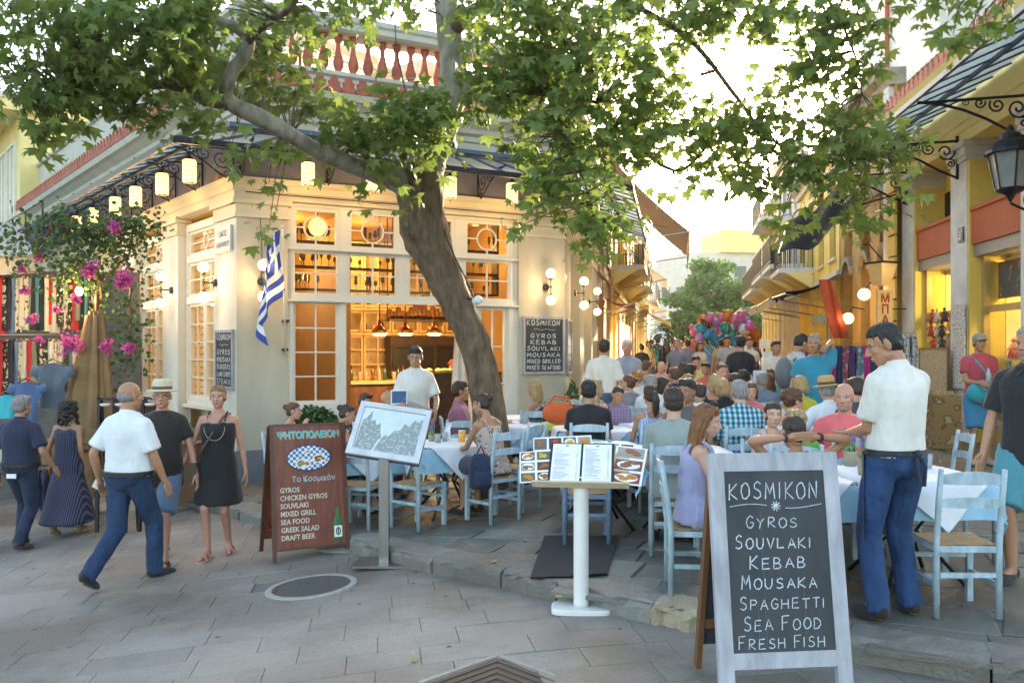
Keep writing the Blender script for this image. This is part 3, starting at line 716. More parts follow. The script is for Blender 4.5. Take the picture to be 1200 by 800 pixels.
# black kitchen front and oven
kx0, _ = on_front(503, 440, 1.6); kx1, _ = on_front(548, 440, 1.6)
kt = thing('kitchen_counter', 'tall black serving counter right of the doorway inside the restaurant', 'counter', WF @ Vector((kx0,1.6,-.28)), math.atan2(dF.y, dF.x))
m = M(); m.b2((0,0,0), (kx1-kx0+.7,.6,1.42)); m.b2((.02,-.02,.1), (kx1-kx0+.68,-.0,1.3)); m.build('counter_body', mDarkIn, kt)
m = M(); m.b2((-.03,-.05,1.422), (kx1-kx0+.7,.62,1.47)); m.build('countertop', mBlack, kt)
m = M(); rs = random.Random(2)
for k in range(14): m.ell((rs.uniform(.1,.8), rs.uniform(.05,.5), 1.51), (rs.uniform(.05,.09), .05, .04), 8, 5)
m.build('food', mat('salad', (.35,.42,.08), col2=(.6,.5,.12), scale=25), kt)
ov = thing('oven', 'dark stainless oven against the back wall of the kitchen', 'oven', WF @ Vector((0,3.9,-.28)), math.atan2(dF.y, dF.x))
ox0, _ = on_front(456, 400, 3.9); ox1, _ = on_front(532, 400, 3.9)
m = M(); m.b2((ox0, -.1, 1.35), (ox1, .3, 2.18)); m.build('oven_body', mDarkIn, ov)
for k in range(3):
    w_ = (ox1-ox0)/3; m = M(); m.b2((ox0+k*w_+.04, -.13, 1.5), (ox0+(k+1)*w_-.04, -.102, 2.0)); m.tube([(ox0+k*w_+.08, -.17, 1.95), (ox0+(k+1)*w_-.08, -.17, 1.95)], .012, 6); m.build('oven_door', mBlack, ov)
# copper pendants
pm_ = M(); pm_.lathe([(.012,.8),(.012,.22),(.03,.2),(.035,.12),(.08,.09),(.14,.02),(.15,-.03),(.145,-.05)], 20, cap=False)
pme = pm_.mesh('shade', mCopper, True); dm = M(); dm.lathe([(.142,-.045),(.10,-.075),(.0005,-.08)], 16, cap=False); dme = dm.mesh('diffuser', mat('pendant_glow', (1,.9,.7), bump=0, emit=(1,.74,.36), estr=6))
for k, px in enumerate((445, 475, 509)):
    x, z = on_front(px, 388, 1.9)
    p = thing('pendant_lamp', ['copper pendant lamp over the bar, leftmost of the three', 'copper pendant lamp directly above the white shirted waiter, middle of three', 'copper pendant lamp right of the waiter, nearest the tree trunk'][k], 'lamp', WF @ Vector((x, 1.9, z)), 0, 'copper pendant lamps over the bar')
    link('shade', pme, p); link('diffuser', dme, p); m = M(); m.tube([(0,0,.8),(0,0,4.2-z)], .006, 5); m.build('cord', mBlack, p)
    point('pendant_light', (0,0,-.16), 9, (1,.56,.2), .08, p)
for x, y in ((1.2, 2.4), (3.0, 3.6), (4.6, 2.2)):
    point('room_light', WF @ Vector((x, y, 3.6)), 16, (1,.55,.17), .15)
for x in (-2.2, -5, -9): point('room_light', WL @ Vector((x, 1.5, 3.0)), 7, (1,.55,.17), .15)
# round brass lamp behind the first fanlight
x, z = on_front(372, 266, .6); p = thing('globe_pendant', 'round glowing brass pendant behind the upper left round-paned window', 'lamp', WF @ Vector((x, .6, z)))
m = M(); m.ell((0,0,0), (.14,.14,.15), 18, 12); m.build('shade', mat('amber_shade', (.8,.5,.15), emit=(1,.55,.12), estr=.7, bump=0), p, smooth=True); m = M(); m.tube([(0,0,.15),(0,0,.6)], .008, 6); m.build('cord', mBlack, p)
# dark shelf with plants over the bar, small picture of hats
m = M(); x0_, z0_ = on_front(455, 376, 2.6); x1_, _ = on_front(535, 376, 2.6); m.b2((x0_, 2.5, z0_), (x1_, 2.8, z0_+.04))
hs = thing('hanging_shelf', 'dark hanging shelf crowded with baskets above the pendant lamps', 'shelf', (0,0,0)); m.build('board', mDarkIn, hs, WF)
m = M(); rs = random.Random(4)
for k in range(16):
    xx = x0_+(x1_-x0_)*(k+.5)/16; h = rs.uniform(.12, .4); m.lathe([(.04,0),(.07,h*.4),(.05,h),(.02,h*1.05)], 8, (xx, 2.65, z0_+.042))
m.build('baskets', mat('basket', (.14,.06,.02), var=.5, scale=20), hs, WF, kind='stuff')
m = M()
for q in (0, .5, 1): m.tube([(x0_+(x1_-x0_)*q, 2.65, z0_+.04), (x0_+(x1_-x0_)*q, 2.65, 4.2)], .01, 5)
m.build('hanger', mBlack, hs, WF)
# dark glass racks behind the upper windows and a lace of stems
gr_ = thing('glass_rack', 'dark shelves of glasses behind the upper windows of the restaurant', 'shelf', (0,0,0)); rs = random.Random(6)
m = M()
for z in (2.62, 3.0, 3.42): m.b2((.9, 1.1, z), (4.9, 1.35, z+.03))
for x in (.9, 1.9, 2.9, 3.9, 4.87): m.b2((x, 1.1, 2.62), (x+.03, 1.35, 4.2))
m.build('shelf', mDarkIn, gr_, WF)
m = M()
for k in range(120):
    x = rs.uniform(.95, 4.85); z = rs.choice((2.65, 3.03, 3.45)); h = rs.uniform(.14, .30); m.lathe([(.03,0),(.006,.01),(.006,h*.45),(rs.uniform(.02,.04),h*.6),(.025,h)], 7, (x, 1.2, z))
m.build('stemware', mat('smoked_glass', (.16,.10,.05), rough=.15, var=.5, scale=9, bump=0), gr_, WF, kind='stuff')
# curtain
m = M(); xx, _ = on_front(541, 400, .8)
m.grid(lambda u, v: (xx+(u-.5)*(.16+.25*(1-v)), .8+.04*sin(u*18), .9+v*1.9), 14, 4); tag(m.build('curtain', mWhitePl, None, WF, smooth=True), 'narrow white curtain gathered beside the tree trunk in the doorway', 'curtain')
# ---------------- canopy ----------------
def canopy_T(T, y, z): return T @ TR(0, y, z)
can = thing('glass_canopy', 'long iron and glass canopy wrapped round the corner restaurant', 'canopy', A)
inn = miter(PATH, .13); out = miter(PATH, 1.22); ZI, ZO = 4.83, 4.385
tl = 14.5
def seg_pts(i, L0=None):
    a0, b0, a1, b1 = inn[i].copy(), inn[i+1].copy(), out[i].copy(), out[i+1].copy()
    if i == 0:
        a0 = b0+(a0-b0).normalized()*(tl); a1 = b1+(a1-b1).normalized()*(tl+.9)
    return a0, b0, a1, b1
for i in range(3):
    a0, b0, a1, b1 = seg_pts(i); n = int(max((b0-a0).length, (b1-a1).length)/.46)
    for k in range(n):
        m = M(); P_ = []
        for u in (k/n+.004, (k+1)/n-.004):
            p, q = a0.lerp(b0, u), a1.lerp(b1, u); P_ += [Vector((p.x, p.y, ZI)), Vector((q.x, q.y, ZO))]
        m.add(P_, [(0,1,3,2)]); m.build('glass_pane', mCanBl, can)
        p, q = a0.lerp(b0, k/n), a1.lerp(b1, k/n); m = M(); m.beam((p.x, p.y, ZI+.008), (q.x, q.y, ZO+.008), .03, .045); m.build('glazing_bar', mNavy, can)
    m = M(); m.beam((a1.x, a1.y, ZO-.02), (b1.x, b1.y, ZO-.02), .05, .085); m.build('front_rail', mWroughtI, can)
    p, q = a0.lerp(a1, .55), b0.lerp(b1, .55); zz = ZI+(ZO-ZI)*.55-.045; m = M(); m.beam((p.x, p.y, zz), (q.x, q.y, zz), .045, .05); m.build('purlin', mWroughtI, can)
def spiral(cx, cz, r, a0, turns, n=18, sgn=1, k=.12):
    return [(cx+r*(1-(1-k)*i/n)*cos(a0+sgn*turns*2*pi*i/n), cz+r*(1-(1-k)*i/n)*sin(a0+sgn*turns*2*pi*i/n)) for i in range(n+1)]
def scroll_bracket(L=1.05, H=.5, w=1.):
    """iron console in the y,z plane: wall at y=0, reaching out to y=-L; top at z=0"""
    m = M(); f = lambda ps: [(0, -a, b) for a, b in ps]
    m.tube([(0,0,.08),(0,0,-H)], .014*w, 6); m.tube([(0,0,-.0),(0,-L,-.06)], .012*w, 6)
    m.tube([(0,0,-H+.02)]+[(0,-L*t, -H*(1-t)**1.8-.05) for t in (.2,.4,.6,.8,1)], .012*w, 6)
    m.tube(f(spiral(.18, -.17, .15, pi*.9, 1.6)), .009*w, 5); m.tube(f(spiral(.44, -.12, .105, pi*.2, 1.5, sgn=-1)), .008*w, 5)
    m.tube(f(spiral(.66, -.085, .075, pi*.9, 1.4)), .008*w, 5); m.tube(f(spiral(.83, -.07, .05, pi*.2, 1.4, sgn=-1)), .007, 5)
    m.tube(f(spiral(.10, -.36, .07, pi*.4, 1.5)), .008*w, 5); return m
sb = scroll_bracket().mesh('scroll_bracket', mWroughtI, True)
def long_scroll(L):        # running scrollwork under the rail, in the x,z plane
    m = M(); x = .0; s_ = 1
    while x < L:
        m.tube([(a, 0, b) for a, b in spiral(x+.16, -.02, .12, 0, 1.4, 16, s_)], .008, 5)
        m.tube([(x+.28, 0, -.02), (x+.38, 0, -.13*s_-.02), (x+.5, 0, -.1), (x+.56, 0, 0)], .008, 5); x += .56; s_ = -s_
    return m
for T, xs_ in ((TLf, [-.05-1.3*k for k in range(11)]), (TFr, [.05, 1.35, 2.65, 3.95, 5.4]), (TRg, [1.3, 2.9, 4.6, 6.1])):
    for x in xs_: link('scroll_bracket', sb, can, T @ TR(x, -.03, 4.6))
lm = M(); lm.lathe([(.085,-.165),(.098,-.15),(.098,.15),(.085,.165)], 14, cap=False); lme = lm.mesh('shade', mLant, True)
for a, b in ((0,0),):
    lf = M(); lf.lathe([(.05,.165),(.075,.17),(.05,.2),(.02,.22),(.012,.3)], 10); lf.lathe([(.0,-.2),(.012,-.185),(.03,-.17),(.08,-.165)], 10)
    for k in range(5): lf.tube([(.1*cos(2*pi*i/14), .1*sin(2*pi*i/14), -.14+k*.07) for i in range(15)], .0035, 4, cap=False)
    lf.tube([(0,0,-.2),(0,0,-.24)], [.008,.002], 5); lf.tube([(0,0,.3),(0,0,.42)], .006, 5)
lfm = lf.mesh('fitting', mWroughtI, True); lb = M(); lb.ell((0,0,.02), (.03,.03,.045), 8, 6); lbm = lb.mesh('bulb', mLBulb, True)
names = ['nearest the corner', 'second from the corner', 'third from the corner', 'fourth from the corner', 'fifth from the corner', 'farthest, above the bougainvillea']
k = 0
for px in (222, 190, 159, 135, 109, 90):
    x = sL(px, -.62); l = thing('lantern', 'lit yellow cylinder lantern under the left canopy, '+names[k], 'lantern', WL @ Vector((x, -.62, 4.22)), 0, 'cylinder lanterns under the canopy'); k += 1
    link('shade', lme, l); link('fitting', lfm, l); link('bulb', lbm, l); point('lantern_light', (0,0,-.0), 2.2, (1,.6,.24), .09, l).location = (.0, 0, -.27)
for q, (px, nm) in enumerate(((361, 'above the fanlight with the brass globe'), (437, 'half hidden by leaves left of the trunk'), (528, 'just right of the tree trunk'), (600, 'at the right end of the front'))):
    x = sF(px, -.62); l = thing('lantern', 'lit yellow cylinder lantern under the front canopy, '+nm, 'lantern', WF @ Vector((x, -.62, 4.2)), 0, 'cylinder lanterns under the canopy')
    link('shade', lme, l); link('fitting', lfm, l); link('bulb', lbm, l); point('lantern_light', (0,0,-.27), 2.2, (1,.6,.24), .09, l)
# globe wall lamps
gm = M(); gm.ell((0,0,.235), .088, 16, 10); gm.ell((0,0,-.235), .088, 16, 10)
gfm = M(); gfm.tube([(0,0,-.15),(0,0,.15)], .011, 8); gfm.lathe([(.02,.12),(.04,.14),(.03,.155)], 10); gfm.lathe([(.03,-.155),(.04,-.14),(.02,-.12)], 10); gfm.ell((0,0,0), .026, 10, 6)
gfm.tube([(0,0,0),(0,.17,0)], .011, 8); gfm.tube([(0,.15,0),(0,.185,0)], [.055,.06], 14)
gme, gfme = gm.mesh('globes', mGlobe, True), gfm.mesh('bracket', mBlack, True); g1 = M(); g1.ell((0,0,0), .088, 16, 10); g1m = g1.mesh('globe', mGlobe, True)
def wall_lamp(T, x, z, lab, y=-.2, pw=2.9):
    l = thing('wall_lamp', lab, 'lamp', T @ Vector((x, y, z)), math.atan2(T[1][0], T[0][0]), 'double globe wall lamps')
    link('bracket', gfme, l); link('globe', g1m, l, TR(0,0,.235)); link('globe', g1m, l, TR(0,0,-.235))
    point('globe_light', (0,-.0,.235), pw, (1,.68,.36), .05, l).location = (0, -.12, .2); point('globe_light', (0,-.12,-.2), pw*.9, (1,.68,.36), .05, l)
wall_lamp(WF, sF(306), 2.64, 'double globe lamp on the corner pier beside the striped flag')
wall_lamp(WL, sL(250)+.13, 2.66, 'double globe lamp on the left face of the corner pier')
wall_lamp(WL, -2.9, 2.66, 'double globe lamp on the second white pilaster left of the corner')
wall_lamp(WL, -5.5, 2.6, 'double globe lamp partly behind the pink flowers')
wall_lamp(WF, sF(639), 2.72, 'double globe lamp above the chalkboard on the right pier')
wall_lamp(WR, 1.35, 2.72, 'double globe lamp just round the right-hand corner')
wall_lamp(WR, 4.2, 2.72, 'farthest double globe lamp on the alley side')
# ---------------- chalkboards on the walls ----------------
def wall_board(T, x0, x1, z0, z1, lines, label, seed, y=-.03):
    b = thing('wall_chalkboard', label, 'chalkboard', T @ Vector(((x0+x1)/2, y, z0)), math.atan2(T[1][0], T[0][0])); W, H = x1-x0, z1-z0
    m = M(); m.b2((-W/2+.04, 0, .04), (W/2-.04, .02, H-.04)); m.build('panel', mBoard, b)
    m = M(); m.b2((-W/2, -.015, 0), (-W/2+.045, .025, H)); m.b2((W/2-.045, -.015, 0), (W/2, .025, H)); m.b2((-W/2+.045, -.015, 0), (W/2-.045, .025, .045)); m.b2((-W/2+.045, -.015, H-.045), (W/2-.045, .025, H)); m.build('frame', mBFrame, b)
    m = M(); n = len(lines)+1; h = (H-.12)/n
    for i, t in enumerate(lines):
        zz = H-.06-h*(i+1+(1 if i else 0))+h*.18; cw = min((W-.16)/max(len(t), 5), .11 if i else .12); wd = cw*len(t)
        chalk(m, t, -wd/2, zz, wd, h*(.62 if i else .8), -.003, .016, seed+i, 1.1)
    m.tube([(-W*.25+W*.5*k/8, -.003, H-.06-h*1.5+.012*sin(k*1.6)) for k in range(9)], .004, 4); m.build('lettering', mChalk, b); return b
wall_board(WF, sF(612), sF(661), 1.6-.027*15.1, 1.6+.040*15.1, ['KOSMIKON','GYROS','KEBAB','SOUVLAKI','MOUSAKA','MIXED GRILLED','MIXED SEAFOOD'], 'grey framed chalkboard menu on the right pier of the restaurant front', 1)
wall_board(WL, -.78, -.06, 1.02, 1.92, ['KOSMIKON','GYROS','MOUSAKA','BURGERS','LAMB CHOPS','STEAKS'], 'grey framed chalkboard menu on the left face of the corner pier', 20)
wall_board(WR, .12, .75, 1.18, 2.18, ['GYROS','KEBAB','SALADS','MOUSAKA','FISH'], 'narrow looking chalkboard just round the right corner', 40)
# marble street sign
sgn = thing('street_sign', 'small marble street name plaque high on the corner pier', 'sign', WL @ Vector((-.42, -.03, 3.12)), math.atan2(dL.y, dL.x))
m = M(); m.b2((-.3,-.02,0), (.3,.02,.37)); m.b2((-.32,-.03,-.02), (.32,.03,-.002)); m.build('plaque', mat('marble', (.62,.60,.54), rough=.4, scale=9, var=.1), sgn)
m = M(); m.join(text_m('ΟΔΟΣ', .12, bold=.002), TR(0,-.023,.22)); m.join(text_m('ΑΔΡΙΑΝΟΥ', .105, bold=.002, space=.95), TR(0,-.023,.06)); m.build('lettering', mat('sign_ink', (.20,.20,.22), bump=0), sgn)
# flag
fx = sF(327); fl = thing('greek_flag', 'blue and white striped flag hanging limp from a white pole on the corner pier', 'flag', WF @ Vector((fx-.06, -.12, 0)), math.atan2(dF.y, dF.x))
m = M(); m.tube([(.14,.03,1.55),(.02,-.28,3.42)], .014, 8); m.ell((.02,-.28,3.43), .026, 10, 6); m.build('pole', mWhite, fl, smooth=True)
m = M()
for z, yy in ((1.62,.02),(2.05,-.05)): m.b2((.1,yy,z-.02), (.18,.12,z+.02))
m.build('bracket', mBlack, fl)
m = M(); nu_, nv_ = 22, 36
def flagp(u, v):          # v down the hoist, u along the fly (limp)
    hz = 3.38-v*.95; bx = .02+.06*v; by = -.27+.13*v
    dn = u*1.0; sw = .20*sin(u*2.2)+.03*sin(u*11+v*5)
    return (bx-.03-sw*(1.0+.55*v)-.05*sin(u*7+v*3)*u, by-.07*sin(u*9+v*4)-.03, hz-dn*.95*(.35+.35*v)-.10*u*u)
m.grid(flagp, nu_, nv_)
for j in range(nv_):
    for i in range(nu_):
        u, v = (i+.5)/nu_, (j+.5)/nv_; st = int(v*9); c = st % 2
        if u < .37 and v < 5/9: c = 1 if (abs(v-2.5/9) < .5/9 or abs(u-.185) < .035) else 0
        m.m[j*nu_+i] = c
m.build('cloth', [mat('flag_blue', (.02,.06,.33), rough=.7, bump=.1), mat('flag_white', (.75,.77,.82), rough=.7, bump=.1)], fl, smooth=True)
# roof terrace parasols
for k, (x, y, z, lab) in enumerate(((1.7,3.2,7.0,'cream roof terrace parasol behind the left balusters'), (4.3,3.4,6.9,'cream roof terrace parasol behind the balusters right of the trunk'))):
    p = thing('terrace_parasol', lab, 'parasol', WF @ Vector((x, y, 5.5)), .4, 'parasols on the roof terrace')
    m = M(); n = 8; R_ = 1.7
    vs = [(0,0,z-5.5+.75)]+[(R_*cos(2*pi*i/n), R_*sin(2*pi*i/n), z-5.5) for i in range(n)]+[(R_*1.0*cos(2*pi*i/n), R_*1.0*sin(2*pi*i/n), z-5.5-.16) for i in range(n)]
    m.add(vs, [(0, 1+i, 1+(i+1) % n) for i in range(n)]+[(1+i, 1+n+i, 1+n+(i+1) % n, 1+(i+1) % n) for i in range(n)])
    m.build('canopy', mat('cream_canvas', (.72,.62,.45), rough=.9, trans=.5), p)
    m = M(); m.tube([(0,0,0),(0,0,z-5.5+.75)], .03, 8)
    for i in range(n): m.tube([(0,0,z-5.5+.5),(R_*.96*cos(2*pi*i/n), R_*.96*sin(2*pi*i/n), z-5.5-.0)], .012, 4)
    m.build('pole', mWood, p)
# ---------------- left side: pale buildings, clothes stall, closed parasol, bougainvillea ----------------
lb_ = thing('yellow_building', 'pale yellow modern building with a deep flat roof overhang at the far left', 'building', (0,0,0)); YB = WL @ Vector((-14.3, 0, 0)); lb_.location = YB; lb_.rotation_euler.z = math.atan2(dL.y, dL.x)
# local x runs left to right seen from the street (towards its right/back end), y inwards
m = M(); m.b2((-17, -.4, -2), (-.2, 6, 8.2)); m.build('wall', mYelP, lb_)
m = M(); m.b2((-17.6, -1.9, 8.2), (.0, 6.2, 8.5)); m.build('roof', mYelP, lb_)
m = M(); m.b2((-17.6, -1.97, 8.5), (.05, 6.2, 8.62)); m.build('roof_edge', mPil, lb_)
for k in range(12):
    x = -16.7+k*1.35
    m = M(); m.b2((x, -.48, 5.2), (x+1.2, -.38, 5.28)); m.b2((x, -.48, 7.4), (x+1.2, -.38, 7.48)); m.b2((x, -.48, 5.28), (x+.07, -.38, 7.4)); m.b2((x+1.13, -.48, 5.28), (x+1.2, -.38, 7.4)); m.b2((x+.56, -.47, 5.28), (x+.62, -.39, 7.4)); f = m.build('window', mTrim, lb_)
    m = M(); m.b2((x+.07, -.43, 5.28), (x+1.13, -.42, 7.4)); m.build('pane', mat('pale_shutter', (.55,.52,.40), rough=.5, scale=3), f)
m = M(); m.b2((-17, -1.7, 4.6), (-.2, -.4, 4.78)); m.build('balcony_slab', mYelP, lb_)
m = M()
for z in (4.95, 5.2, 5.45): m.b2((-17, -1.68, z), (-.2, -1.65, z+.025))
for k in range(60): m.b2((-17+k*.28, -1.68, 4.78), (-17+k*.28+.02, -1.65, 5.7))
m.b2((-17, -1.7, 5.7), (-.2, -1.63, 5.76)); m.build('balcony_railing', mPil, lb_, kind='stuff')
# dark steel balcony frame in front
bl = thing('steel_balcony', 'dark steel railing of a small balcony under the end of the glass canopy', 'railing', (-7.9, 13.9, 0), radians(-50))
m = M()
for z in (3.35, 3.62, 3.9): m.b2((-2.6, 0, z), (.9, .03, z+.03))
for x in (-2.6, -1.5, -.4, .87): m.b2((x, .032, 3.1), (x+.04, .06, 3.93))
m.build('railing', mBlack, bl); m = M(); m.b2((-.6, -.05, 3.3), (.9, -.01, 3.42)); m.b2((-.6, -.05, 3.1), (.9, -.01, 3.25)); m.build('board', mBlack, bl)
# far back white block on the left street
fb = thing('pale_apartment_block', 'white apartment block with shuttered windows far behind the left street', 'building', (-22, 44, 0), radians(-35))
m = M(); m.b2((-9, 0, -2), (16, 8, 9.5)); m.build('wall', mWhitePl, fb)
for r in range(3):
    for c in range(12):
        m = M(); m.b2((-8+c*2, -.06, 1.2+r*2.9), (-6.8+c*2, .02, 2.9+r*2.9)); m.build('window', mat('shutter_green', (.12,.16,.12)), fb)
# clothes stall
stz = -.62
def garment(kind, w, h, rr):
    m = M(); nu_, nv_ = 6, 6
    ph = rr.uniform(0, 6); fl_ = rr.uniform(.01, .03)
    def prof(v):
        if kind == 'dress': return .55+.45*v if v > .18 else .85-.2*v
        if kind == 'shirt': return 1 if v < .35 else .68
        return .9
    def f(s_):
        return lambda u, v: ((u-.5)*w*prof(v), s_*(.035+.02*v)*(1-abs(2*u-1)**3)+fl_*sin(u*9+ph+v*2), -h*v-.05*abs(2*u-1)*(v < .05))
    m.grid(f(1), nu_, nv_); m.grid(f(-1), nu_, nv_)
    if kind == 'shirt':
        for s in (-1, 1): m.tube([(s*w*.40,0,-.05*h-.02),(s*w*.53,0,-.30*h)], [.085*w/.46,.075*w/.46], 10, ell=.45)
    return m
rs = random.Random(21); gm_ = []
colsG = [(.02,.02,.025),(.72,.68,.55),(.55,.03,.03),(.6,.58,.52),(.03,.03,.04),(.12,.20,.32),(.07,.07,.08),(.65,.6,.48),(.50,.04,.04),(.25,.3,.22),(.02,.02,.02),(.10,.35,.42)]
gpat = [pattern_mat('garment_print_a', 'print', [(.6,.57,.45),(.05,.05,.05),(.5,.1,.1)], 14), pattern_mat('garment_print_b', 'print', [(.03,.03,.03),(.6,.55,.4)], 18)]
meshes = []
for i in range(8): meshes.append(garment('dress' if i % 2 else 'long', .2, .62, rs))
def stall_row(px0, px1, py, Y0, Y1, n, w, h, nm, lab, grp, kinds=None, turn=1.2, colz=None):
    p0, p1 = at(px0, py, Y0), at(px1, py, Y1)
    rk = thing('clothes_rail', lab, 'clothes rail', p0); m = M(); m.tube([(0,0,0), p1-p0], .012, 6); m.build('rail', mSteel, rk)
    m = M()
    for q in (.03, .97): a = (p1-p0)*q; m.tube([a, (a.x, a.y, stz-p0.z-.05)], .015, 6)
    m.build('post', mSteel, rk)
    dd = (p1-p0).normalized(); az = math.atan2(dd.y, dd.x)
    for k in range(n):
        t = (k+.5)/n; p = p0.lerp(p1, t); g = garment(rs.choice(kinds or ['long', 'dress']), w*rs.uniform(.85, 1.1), h*rs.uniform(.82, 1.05), rs)
        c = colz[k % len(colz)] if colz else colsG[k % len(colsG)]
        mt = gpat[k % 2] if (rs.random() < .25 and not colz) else cloth_mat(c)
        o = thing(nm[0], nm[1](k), nm[0].replace('_', ' '), (p.x, p.y, p.z-.05), az+turn+rs.uniform(-.12, .12), grp)
        g.build('fabric', mt, o, smooth=True); m = M(); m.tube([(-w*.42,0,-.03),(0,0,.01),(w*.42,0,-.03)], .006, 5); m.tube([(0,0,.01),(0,0,.05)], .004, 4); m.build('hanger', mWood, o)
cn = {0:'black',1:'cream',2:'red',3:'off-white',4:'black',5:'blue',6:'charcoal',7:'beige',8:'red',9:'olive',10:'black',11:'teal'}
stall_row(-12, 112, 318, 11.6, 12.4, 26, .20, .80, ('hanging_garment', lambda k: '%s garment between %s and %s on the upper rail, %s' % (cn[k % 12], cn[(k-1) % 12], cn[(k+1) % 12], 'left part' if k < 12 else 'parasol end')), 'long chrome rail with dark and pale clothes at the top of the left stall', 'clothes on the upper rail of the stall')
stall_row(-12, 108, 392, 11.4, 12.3, 23, .20, .86, ('hanging_garment', lambda k: '%s garment between %s and %s on the middle rail, %s' % (cn[k % 12], cn[(k-1) % 12], cn[(k+1) % 12], 'left part' if k < 12 else 'parasol end')), 'chrome rail with red, black and cream clothes in the middle of the left stall', 'clothes on the middle rail of the stall')
stall_row(28, 92, 545, 10.6, 11.2, 7, .34, .5, ('hanging_garment', lambda k: '%s small top hanging low on the front rail of the stall' % ['white','grey','navy','maroon','white','denim','black'][k]), 'low chrome rail of small tops beside the brown closed parasol', 'tops on the low front rail', ['shirt'], 1.0, [(.6,.6,.6),(.3,.3,.33),(.05,.07,.16),(.2,.02,.04),(.65,.65,.65),(.1,.2,.35),(.02,.02,.02)])
for px, py, Y, c, w, h, lab in ((32, 447, 10.6, (.07,.12,.24), .36, .5, 'blue tee shirt on a wooden hanger facing the street'), (62, 425, 10.9, (.11,.14,.17), .42, .58, 'slate grey tee shirt hung beside the closed parasol'), (8, 462, 10.7, (.04,.45,.52), .3, .3, 'small turquoise top hanging at the left edge'), (8, 500, 10.5, (.45,.42,.3), .34, .5, 'patterned beige skirt hanging at the left edge'), (87, 470, 11.2, (.05,.08,.35), .25, .6, 'royal blue garment squeezed behind the brown parasol')):
    p = at(px, py, Y); o = thing('tee_shirt', lab, 'shirt', p, radians(8)); garment('shirt', w, h, rs).build('fabric', cloth_mat(c), o, smooth=True)
    m = M(); m.tube([(-w*.38,0,-.03),(0,0,.05),(w*.38,0,-.03)], .012, 6); m.tube([(0,0,.05),(0,0,.12)], .004, 4); m.build('hanger', mWood, o)
# stall canopy and back
p0, p1 = at(-60, 345, 9.8), at(36, 300, 13.5)
aw = thing('white_awning', 'off-white sloping awning over the left clothes stall', 'awning', (0,0,0))
a0, a1, a2, a3 = at(-70, 300, 9.5), at(42, 300, 12.6), at(20, 262, 15.5), at(-120, 255, 12.5); m = M(); m.add([a0, a1, a2, a3]+[v+Vector((0,0,.03)) for v in (a0,a1,a2,a3)], [(0,1,2,3),(7,6,5,4),(0,4,5,1),(1,5,6,2)]); m.add([a0, a1, a1-Vector((0,0,.25)), a0-Vector((0,0,.25))], [(0,1,2,3)])
m.build('canopy', mat('offwhite_canvas', (.62,.60,.52), rough=.9, trans=.3), aw); m = M(); m.tube([a0, a1], .025, 6); m.tube([a1, at(112, 330, 12.9)], .02, 6); m.build('pole', mSteel, aw)
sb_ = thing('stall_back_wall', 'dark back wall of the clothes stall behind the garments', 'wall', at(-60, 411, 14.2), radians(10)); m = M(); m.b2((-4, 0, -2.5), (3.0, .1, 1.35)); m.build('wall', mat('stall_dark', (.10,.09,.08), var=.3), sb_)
# closed market parasol, brown canvas, standing beside the restaurant
pc = pick(112, 560, street_z); pc = Vector(((112-600)/F*11.2, 11.2, street_z(-5.4, 11.2)))
pr = thing('closed_parasol', 'large closed brown canvas parasol bundled beside the clothes stall', 'parasol', pc)
def ruff(z0, z1, r0, r1, n, lean, ph, rag=.3, k=9):
    m = M(); nv = 10
    def f(u, v):
        z = z0+(z1-z0)*v; r = (r0+(r1-r0)*v**.8); a = u*2*pi; rr_ = r*(1+.20*sin(a*k+ph+v*1.5)+.08*sin(a*17+v*7)); sk = lean*(1-v)**1.3
        return (cos(a)*rr_+sk, sin(a)*rr_*.8, z-(rag*.12*sin(a*3+ph) if v < .02 else 0))
    m.grid(f, n, nv); return m
m = ruff(.35, 2.75, .36, .07, 72, -.08, 0, 1.); m.build('canopy', mCanvas, pr, smooth=True)
m = ruff(.75, 2.70, .42, .10, 72, -.16, 2., 2., 7); m.build('canopy', mCanvas, pr, smooth=True)
m = ruff(1.05, 1.25, .43, .40, 48, -.12, 2., 0, 7); m.build('strap', mCanvas, pr, smooth=True)
m = M(); m.tube([(.02,0,0),(.02,0,2.95)], .03, 8); m.build('pole', mWood, pr); m = M(); m.box((0,0,.05), (.6,.6,.1)); m.build('base', mConc, pr)
# stacked black folding stands with white discs
bs = thing('black_stand', 'black metal folding stands with white round caps beside the brown parasol', 'stand', at(142, 411, 10.2)); bz = street_z(-4.6, 10.2)-EYE
for k in range(4):
    x = -.26+k*.17; m = M(); m.beam((x-.03,0,bz), (x+.0,.02*k,-.56-.0), .035, .035); m.beam((x+.08,.1,bz), (x+.02,.02*k,-.56), .03, .03); m.beam((x-.02,.02*k,-.56), (x+.14,.02*k,-.58), .035, .03); m.build('frame', mBlack, bs)
    m = M(); m.lathe([(.0005,-.03),(.05,-.03),(.062,-.01),(.062,.0),(.0005,.004)], 14, (x+.07,.02*k,-.63)); m.build('cap', mWhite, bs, smooth=True)
